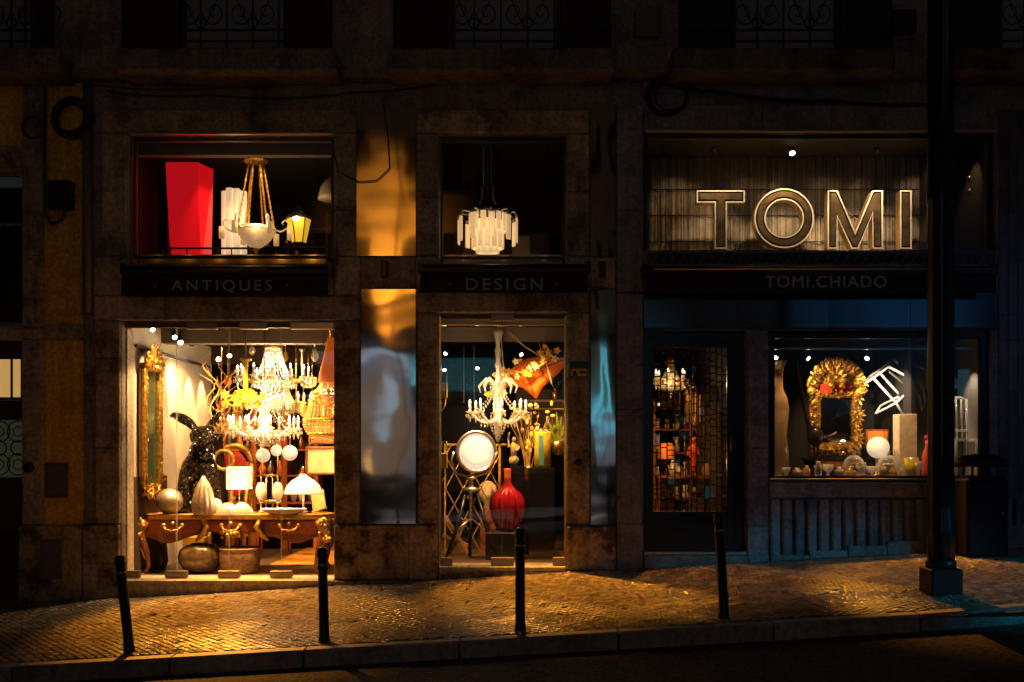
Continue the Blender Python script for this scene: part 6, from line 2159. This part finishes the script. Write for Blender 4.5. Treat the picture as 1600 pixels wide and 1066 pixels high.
# crane figure
t = statue('crane_figure', 'dark bronze crane figure with raised beak before the carved mirror', 'statue', 1270, dz(.55), .55,
           [((4, 0, 62), (13, 9, 15)), ((18, 0, 58), (10, 6, 6)), ((-2, 0, 74), (8, 6, 10))],
           [([(-3, 0, 74), (-10, 0, 92), (-14, 0, 112), (-18, 0, 134), (-21, 0, 152)], [5, 3.6, 2.6, 2.2, 1.8]), ([(-21, 0, 150), (-24, -2, 166), (-25, -3, 178)], [2.4, 1.4, .8]), ([(2, 0, 52), (3, 0, 26), (5, 0, 0)], [2.4, 1.5, 1.6]), ([(8, 0, 52), (9, 4, 26), (11, 5, 0)], [2.4, 1.5, 1.6]), ([(20, 0, 58), (32, 0, 66), (38, 0, 70)], [3, 2, 1])], 'bronze_dark', .9)
# acrylic chair, tipped
def ghost_chair(t, mt, W=26, D=26, H1=40, H2=84, r=2.2):
    for sx in (-1, 1):
        t.p('leg', MB().tube([(sx * W / 2, -D / 2, 0), (sx * W / 2, -D / 2, H1)], r, 8), mt)
        t.p('back_post', MB().tube([(sx * W / 2, D / 2 + 4, 0), (sx * W / 2, D / 2, H1), (sx * W / 2 * .98, D / 2 + 5, H2)], r, 8), mt)
        t.p('stretcher', MB().tube([(sx * W / 2, -D / 2, H1 * .45), (sx * W / 2, D / 2 + 2, H1 * .45)], r * .7, 8), mt)
    t.p('seat', MB().cbox(-W / 2 - 1, W / 2 + 1, -D / 2 - 1, D / 2 + 1, H1 - 1, H1 + 2.5, .8), 'dome_glass')
    g = MB()
    g.tube([(-W / 2, D / 2 + 5, H2 - 3), (-W / 4, D / 2 + 7, H2 + 2), (W / 4, D / 2 + 7, H2 + 2), (W / 2, D / 2 + 5, H2 - 3)], r, 8)
    g.tube([(-W / 2, D / 2 + 2, H1 + 16), (W / 2, D / 2 + 2, H1 + 16)], r * .8, 8)
    t.p('back_rail', g, mt)
    for k in (-1, 0, 1):
        t.p('back_slat', MB().tube([(k * W / 4, D / 2 + 2, H1 + 3), (k * W / 4, D / 2 + 6, H2)], r * .7, 8), mt)


t = item('tilted_chair', 'pale clear framed chair tipped on its side above the white globe', 'chair', 1392, 640, .95)
A, B, C, D, E, F, G_, H_ = (-40, 33), (-7, 57), (26, 30), (37, -2), (-27, 41), (3, 8), (-24, -6), (15, -12)
for dy, ox, oz in ((-12, 0, 0), (10, 15, 13)):
    q = lambda P_: (P_[0] * 1.15 + ox, dy, P_[1] * 1.15 + oz)
    t.p('leg', MB().tube([q(A), q(B)], 1.7, 8), 'frosted')
    t.p('back_post', MB().tube([q(B), q((14, 46)), q(C), q((34, 16)), q(D)], 1.9, 8), 'frosted')
    t.p('stretcher', MB().tube([q(E), q(F), q(H_)], 1.8, 8), 'frosted')
    t.p('leg', MB().tube([q(G_), q(F), q(C)], 1.8, 8), 'frosted')
for P_ in (A, B, C, D, F, H_, G_):
    t.p('cross_bar', MB().tube([(P_[0] * 1.15, -12, P_[1] * 1.15), (P_[0] * 1.15 + 15, 10, P_[1] * 1.15 + 13)], 1.7, 8), 'frosted')
t.p('seat', MB().add([(-7, -12, 57), (26, -12, 30), (35, 14, 37), (2, 14, 64), (-7, -10.5, 57), (26, -10.5, 30), (35, 15.5, 37), (2, 15.5, 64)], [(0, 1, 2, 3), (7, 6, 5, 4), (0, 4, 5, 1), (1, 5, 6, 2), (2, 6, 7, 3), (3, 7, 4, 0)]), 'dome_glass')
for px, lb_ in ((1503, 'clear plastic chair seen through glass right of the lamp post'), (1545, 'second clear plastic chair beside the window frame behind the litter bin')):
    t = item('clear_chair', lb_, 'chair', px, dz(.55), .55, 'clear plastic chairs')
    ghost_chair(t, 'acrylic_edge', 32, 30, 56, 122, 2.0)
t = item('globe_lamp', 'round white lit globe lamp in front of the tipped chair', 'lamp', 1372, dz(.6) - 18, .6)
t.p('globe', MB().ball((0, 0, 27), 17, 24, 16), 'globe_glow')
t.p('lamp_foot', MB().lathe([(11, -18), (11, -16), (4, -14), (4, 8), (6, 11), (0, 11)], n=18), 'travertine')
t = item('stone_column_lamp', 'square travertine column lamp beside the clear chair', 'lamp', 1414, dz(.62), .62)
t.p('column', MB().cbox(-14, 14, -13, 13, 12, 97, .8), 'travertine')
t.p('column_base', MB().cbox(-17, 17, -15, 15, 0, 12, .8), 'travertine')
for px, lb_ in ((1334, 'glass dome cloche in front of the carved mirror corner'), (1388, 'glass dome cloche in front of the travertine column')):
    t = item('glass_cloche', lb_, 'glass dome', px, dz(.38), .38, 'glass domes in the display window')
    t.p('dome', MB().lathe([(17, 3), (17, 16), (14, 26), (8, 32), (2, 34), (2, 36), (3.4, 39), (0, 41)], n=28), 'dome_glass')
    t.p('base', MB().lathe([(18, 0), (19, 1.5), (18, 3), (0, 3)], n=28), 'walnut')
    g = MB()
    blobs(g, rr, lambda: (rr.gauss(0, 5), rr.gauss(0, 4), rr.uniform(5, 20)), 14, 2, 4)
    t.p('shell', g, 'silver_leaf')
vase('yellow_tumbler', 'amber yellow ribbed glass tumbler near the lamp post edge', 'glass', 1424, dz(.34), .34, [(8, 0), (9, 1), (11, 30), (10, 30), (8, 4), (0, 3)], 'yellow_vase', 24, 8, .05)
t = item('red_bottle', 'red lacquer figure bottle against the window post', 'bottle', 1448, dz(.45), .45)
t.p('body', MB().lathe([(6, 0), (7, 4), (7, 34), (4, 42), (2, 48), (3, 56), (0, 57)], n=16), 'figure_red')
t.p('stopper', MB().ball((0, 0, 61), 4, 10, 6), 'red_fabric')
t = item('leafy_plant', 'small dark green plant behind the white globe', 'plant', 1396, dz(1.2), 1.2)
for k in range(26):
    a, e = rr.uniform(0, 6.28), rr.uniform(.3, 1.3)
    L_ = rr.uniform(14, 32)
    d_ = Vector((math.cos(a) * math.cos(e), math.sin(a) * math.cos(e), math.sin(e)))
    s_ = d_.orthogonal().normalized() * 4
    b_ = Vector((0, 0, 18))
    t.p('leaf', MB().add([b_, b_ + d_ * L_ * .5 + s_, b_ + d_ * L_ + Vector((0, 0, -3)), b_ + d_ * L_ * .5 - s_], [(0, 1, 2), (0, 2, 3)]), 'leaf_dark')
t.p('pot', MB().lathe([(9, 0), (12, 18), (11, 19), (0, 17)], n=18), 'glazed_brown')
t = item('amber_box_lamp', 'small amber lit box picture behind the white globe', 'picture', 1371, dz(1.25) - 42, 1.25)
t.p('box_frame', MB().cbox(-18, 18, 0, 8, 0, 30, .8), 'mahogany')
t.p('amber_face', MB().box(-15, 15, -1, -.1, 3, 27), 'orange_shade')
# crystal pieces along the front of the display
for k in range(13):
    px = 1228 + k * 17 + rr.uniform(-3, 3)
    h = rr.uniform(13, 25)
    w = rr.uniform(5.5, 8.5)
    nm = ('faceted glass bowl', 'squat crystal jar', 'small glass goblet', 'round crystal paperweight')[k % 4]
    wh = ('beside the tall mottled vase', 'second from the tall mottled vase', 'by the crane legs', 'just past the crane legs', 'under the carved frame corner', 'under the middle of the carved mirror', 'beside the first cloche', 'between the two cloches near the mirror', 'below the white globe', 'between the two cloches near the column', 'beside the second cloche', 'beside the yellow tumbler', 'next to the red bottle')[k]
    vase('glass_piece', nm + ' at the display front ' + wh, 'glass', px, dz(.26), .26 + (k % 3) * .02, [(w * .7, 0), (w, h * .3), (w * .9, h * .7), (w * .4, h * .85), (w * .5, h), (0, h * .9)] if k % 4 else [(w * .5, 0), (w * .3, h * .3), (w, h * .6), (w * 1.1, h), (w, h), (0, h * .4)], ('crystal', 'dome_glass', 'amber_crystal', 'silver_leaf')[(k * 3) % 4], 14, 7, .06, group='glass pieces along the display front')
for px, py, Yy, dx, lb_ in ((1215, 555, .6, -.5, 'lit spotlight over the tall mottled vase'), (1258, 556, .6, .5, 'lit spotlight nearest the carved crest'), (1357, 556, .6, -.5, 'lit spotlight between the carved crest and the tipped chair'), (1430, 562, .7, .6, 'dim spotlight high above the travertine column')):
    spotlight(px, py, Yy, dx, .6, lb_, 3.6, 14, 'dim' not in lb_, 'spotlights in the display window')
t = item('folded_stand', 'dark metal folded stand hanging in the top corner of the display window', 'stand', 1425, 620, 1.1)
g = MB()
for a, b_ in (((-30, 0, 40), (18, 0, 66)), ((-22, 0, 62), (10, 0, 20)), ((18, 0, 66), (24, 0, 10)), ((-4, 0, 52), (28, 0, 40))):
    g.tube([a, b_], 1.6, 6)
t.p('bars', g, 'steel')

# ================================================================== hall behind the leaded door
hr = lambda px, Yy: floor_row(px, Yy, .30)
t = item('hall_table', 'dark console table in the hall behind the leaded glass', 'console', 1075, hr(1075, 2.2), 2.2)
t.p('console_top', MB().cbox(-50, 48, -16, 16, 98, 103, .8), 'walnut')
for sx in (-46, 44):
    for sy in (-13, 13):
        t.p('leg', MB().cbox(sx - 2, sx + 2, sy - 2, sy + 2, 0, 98, .4), 'walnut')
top = hr(1075, 2.2) - 103
t = item('amber_table_lamp', 'small amber shaded table lamp seen through the leaded door', 'lamp', 1041, top, 2.2)
t.p('lamp_shade', MB().lathe([(14, 26), (10, 50), (9, 50), (0, 49)], n=20), 'orange_shade')
t.p('base', MB().lathe([(9, 0), (8, 4), (3, 8), (2, 26), (0, 26)], n=14), 'black_gloss')
point('hall_lamp_light', at(1041, top - 20, 1.9), 3, (1, .5, .15), .04)
t = statue('red_figure', 'slim red draped figure seen through the leaded door', 'statue', 1083, top, 2.0, [((0, 0, 16), (5, 5, 16)), ((0, 0, 36), (7, 5, 13)), ((0, 0, 54), (4, 4, 5))], [([(-6, 0, 44), (-9, -2, 30)], [2.4, 1.6]), ([(6, 0, 44), (9, -2, 30)], [2.4, 1.6])], 'figure_red', .9)
t = item('tube_chandelier', 'hanging group of slim glass tubes in the hall behind the leaded door', 'chandelier', 1083, 662, 1.9)
for k in range(7):
    t.p('tube', MB().cyl((-11 + k * 3.6, (k % 2) * 5, (k % 3) * 2), (-11 + k * 3.6, (k % 2) * 5, 54), 1.1, n=8), 'amber_crystal')
t.p('canopy', MB().lathe([(15, 54), (15, 57), (4, 60), (1, 62), (1, 110), (0, 110)], n=20), 'brass')
for k, (px, h, mt, lb_) in enumerate(((1052, 24, 'crystal', 'clear glass carafe beside the amber lamp behind the leaded door'), (1062, 15, 'silver_leaf', 'little silver jar on the hall table'), (1103, 20, 'amber_crystal', 'amber bottle beside the red figure'), (1118, 28, 'ivory', 'ivory vase at the far end of the hall table'))):
    vase('hall_ornament', lb_, 'ornament', px, top, 2.1, [(5, 0), (7, h * .3), (5, h * .7), (3, h), (0, h)], mt, 14)
for k, (px, py, lb_) in enumerate(((1134, 600, 'small bright wall lamp high in the hall'), (1131, 705, 'small amber wall lamp low in the hall'), (1030, 632, 'small bright hall lamp near the first leads'))):
    t = item('hall_light', lb_, 'lamp', px, py, 2.9, 'little lamps in the hall')
    t.p('bulb', MB().ball((0, 0, 0), 2.6, 8, 6), 'hall_bulb')
    t.p('holder', MB().cyl((0, 0, 2), (0, 0, 7), 2, n=8), 'brass')
for k, (px, w, h) in enumerate(((1038, 14, 60), (1100, 22, 70), (1122, 12, 50))):
    t = item('storage_chest', ('low brown chest nearest the first leads under the hall table', 'wide brown chest under the hall table', 'narrow chest at the far side of the hall')[k], 'chest', px, hr(px, 2.6), 2.6)
    t.p('chest_body', MB().cbox(-w, w, -8, 10, 0, h, .8), 'pine' if k != 1 else 'travertine')
    t.p('lid', MB().cbox(-w - 1, w + 1, -9, 11, h + .2, h + 4, .8), 'walnut')
for k in range(4):
    picture('framed_picture', ('first', 'second', 'third', 'fourth')[k] + ' little framed picture high on the hall wall from the street door hinge', 1040 + k * 27, 640, 4.2, 22, 36, 0, 0, 'picture_art', 'gold', 2)

t = item('glass_cabinet', 'tall open cabinet of glassware glinting behind the leaded door', 'cabinet', 1078, hr(1078, 3.2), 3.2)
for zz in (20, 56, 92, 128, 164, 200):
    t.p('shelf', MB().box(-56, 56, -12, 12, zz, zz + 2), 'walnut')
for sx in (-57, 0, 57):
    t.p('upright', MB().box(sx - 2, sx + 2, -12, 12, 0, 214), 'walnut')
ws = ('first', 'second', 'third', 'fourth', 'fifth', 'sixth', 'seventh', 'eighth')
for zi, zz in enumerate((22, 58, 94, 130, 166)):
    for k in range(8):
        h = rr.uniform(12, 27); w = rr.uniform(3, 5.4)
        vase('glassware', 'glass %s on the %s shelf of the hall cabinet' % (ws[k] + (' goblet', ' decanter', ' jar')[(k + zi) % 3], ('lowest', 'second', 'middle', 'fourth', 'top')[zi]), 'glass', 1078 - 50 + k * 14.2, hr(1078, 3.2) - zz, 3.12, [(w * .7, 0), (w, h * .3), (w * .5, h * .6), (w * .8, h), (0, h * .96)], ('crystal', 'amber_crystal', 'brass', 'silver_leaf', 'crystal', 'ivory')[rr.randrange(6)], 10, group='glassware in the hall cabinet')
crystal_tent(1048, 610, 2.3, 'small lit crystal chandelier in the hall near the door hinge', 6, 40, 18, 12, 14, 'crystal', 6, 24, 8)
point('hall_lamp_light', at(1048, 600, 2.0), 8, rad=.04)
crystal_tent(1122, 596, 3.0, 'small lit crystal chandelier far back in the hall by the lock side', 6, 40, 17, 12, 14, 'amber_crystal', 6, 22, 8)
# ================================================================== shop lighting: unseen lamps, several added to brighten single pieces
W3 = (1.0, .50, .17)
# big window: spots along the top of the pale wall and above the table
spot('shop_spot', at(236, 511, .45) + Vector((.1, .1, -.05)), (-4.55, 1.0, 1.9), 380.0, 70, W3, .6)
spot('shop_spot', at(275, 525, 1.2) + Vector((.1, 0, -.08)), (-4.7, 2.6, 1.9), 420.0, 55, W3, .5)
spot('shop_spot', at(330, 520, .55), (-3.4, .9, .8), 600.0, 85, W3, .6)
spot('shop_spot', at(420, 522, .5), (-2.9, 1.3, .9), 600.0, 90, W3, .6)
spot('shop_spot', at(480, 530, .9), (-2.5, 1.4, .9), 380.0, 85, W3, .6)
spot('shop_spot', at(455, 528, 2.2), (-2.4, 2.6, 0), 700, 62, (1, .50, .09), .5)
spot('shop_spot', at(440, 535, 3.9), (-2.6, 4.4, 0.8), 400, 95, (1, .56, .2), .5)
spot('shop_spot', at(350, 540, 2.6), (-3.7, 3.2, 1.2), 220.0, 80, W3, .5)
for y_, w_ in ((1.3, 60), (1.9, 120), (2.45, 190), (3.05, 150)):
    spot('wall_spot', (aL + .22, y_, 2.98), (aL + .02, y_ + .1, 1.6), w_, 52, (1, .54, .20), .5, .02)
spot('shop_spot', (-3.9, .55, 3.05), (-4.69, .22, 1.5), 170, 75, (1, .56, .22), .6, .02)
spot('shop_spot', at(330, 518, .2), (-3.8, .7, .5), 330, 60, W3, .8)
spot('shop_spot', at(440, 518, .2), (-2.7, .7, .5), 330, 60, W3, .8)
# added unseen spots aimed out to make the spill on the pavement
spot('shop_spot', at(300, 519, 1.2), (-3.1, -1.35, -.1), 3900, 46, (1, .36, .03), .7, .05)
spot('shop_spot', at(455, 519, 1.5), (-1.3, -1.5, -.1), 1500, 42, (1, .36, .03), .7, .05)
# narrow shop
spot('shop_spot', at(745, 520, .45), (-.2, 1.0, 1.2), 260, 80, W3, .6)
spot('shop_spot', at(850, 520, .5), (.35, 1.2, 1.6), 280, 75, W3, .6)
spot('shop_spot', at(800, 520, 1.0), (.4, -1.2, 0), 2600, 46, (1, .36, .03), .7, .05)  # added unseen spot aimed out at the pavement before the door
spot('shop_spot', at(700, 520, .9), (-.7, 2.0, .9), 280, 70, W3, .6)
# mezzanine rooms
spot('shop_spot', at(420, 232, .30), at(400, 320, .75), 40, 75, (1, .60, .25), .6)
spot('shop_spot', at(330, 240, .4), (-3.7, .9, 4.2), 34, 70, W3, .6)
for k in range(6):
    point('sill_fill', (-4.35 + k * .38, .205, 3.955), .03 + .05 * k, (1, .50, .07), .02)  # hidden points added behind the sill glass, brighter to the right
for k in range(3):
    point('sill_fill', (-.6 + k * .5, .205, 3.955), .02, (1, .75, .5), .02)  # hidden points added to light the second sill board
# letters
for px, w_ in ((1060, 26), (1116, 34), (1176, 20), (1236, 48), (1300, 26), (1370, 44), (1440, 34)):
    spot('letter_spot', at(px, 226, .70), at(px, 400, 1.16), w_ * 2.2, 88, (1, .70, .40), 1.0, .03)
for px, w_ in ((1130, 60), (1240, 120), (1340, 120), (1400, 70)):
    spot('letter_spot', at(px, 228, .36), at(px, 350, .62), w_ * 1.1, 80, (1, .70, .40), .6, .02)
spot('letter_spot', at(1200, 236, .5), at(1050, 370, 1.16), 34, 38, (1, .58, .27), .1, .01)
spot('letter_spot', at(1500, 225, .4), at(1522, 330, .7), 12, 60, (1, .62, .30), .8, .02)
# display window
spot('display_spot', at(1400, 560, .35), at(1392, 620, .95), 60, 60, (1, .74, .5), .6)
spot('display_spot', at(1258, 562, .5), at(1300, 620, .9), 95, 80, (1, .62, .30), .6)
spot('display_spot', at(1215, 562, .4), at(1216, 700, .42), 130, 46, (1, .62, .30), .6)
spot('display_spot', at(1357, 562, .5), at(1390, 640, .95), 90, 80, (1, .68, .42), .6)
spot('display_spot', at(1500, 560, .5), at(1515, 690, .6), 30, 75, (1, .75, .52), .6)
# added unseen spots aimed out for the light band on the pavement
spot('display_spot', (4.1, .75, 2.8), (4.3, -1.6, .3), 800, 48, (1, .36, .03), .6, .03)
spot('hall_spot', (1.95, .8, 2.92), (2.0, -1.1, .2), 1900, 46, (1, .36, .03), .6, .05)
for px in (1240, 1320, 1410):
    spot('display_spot', at(px, 546, .14), at(px, 740, .36), 60, 60, (1, .56, .22), .7)
point('globe_light', at(1372, 690, .25), 1.6, rad=.04)
# hall
spot('hall_spot', (1.9, .9, 3.0), (2.0, 2.6, 1.2), 330, 80, W3, .7)
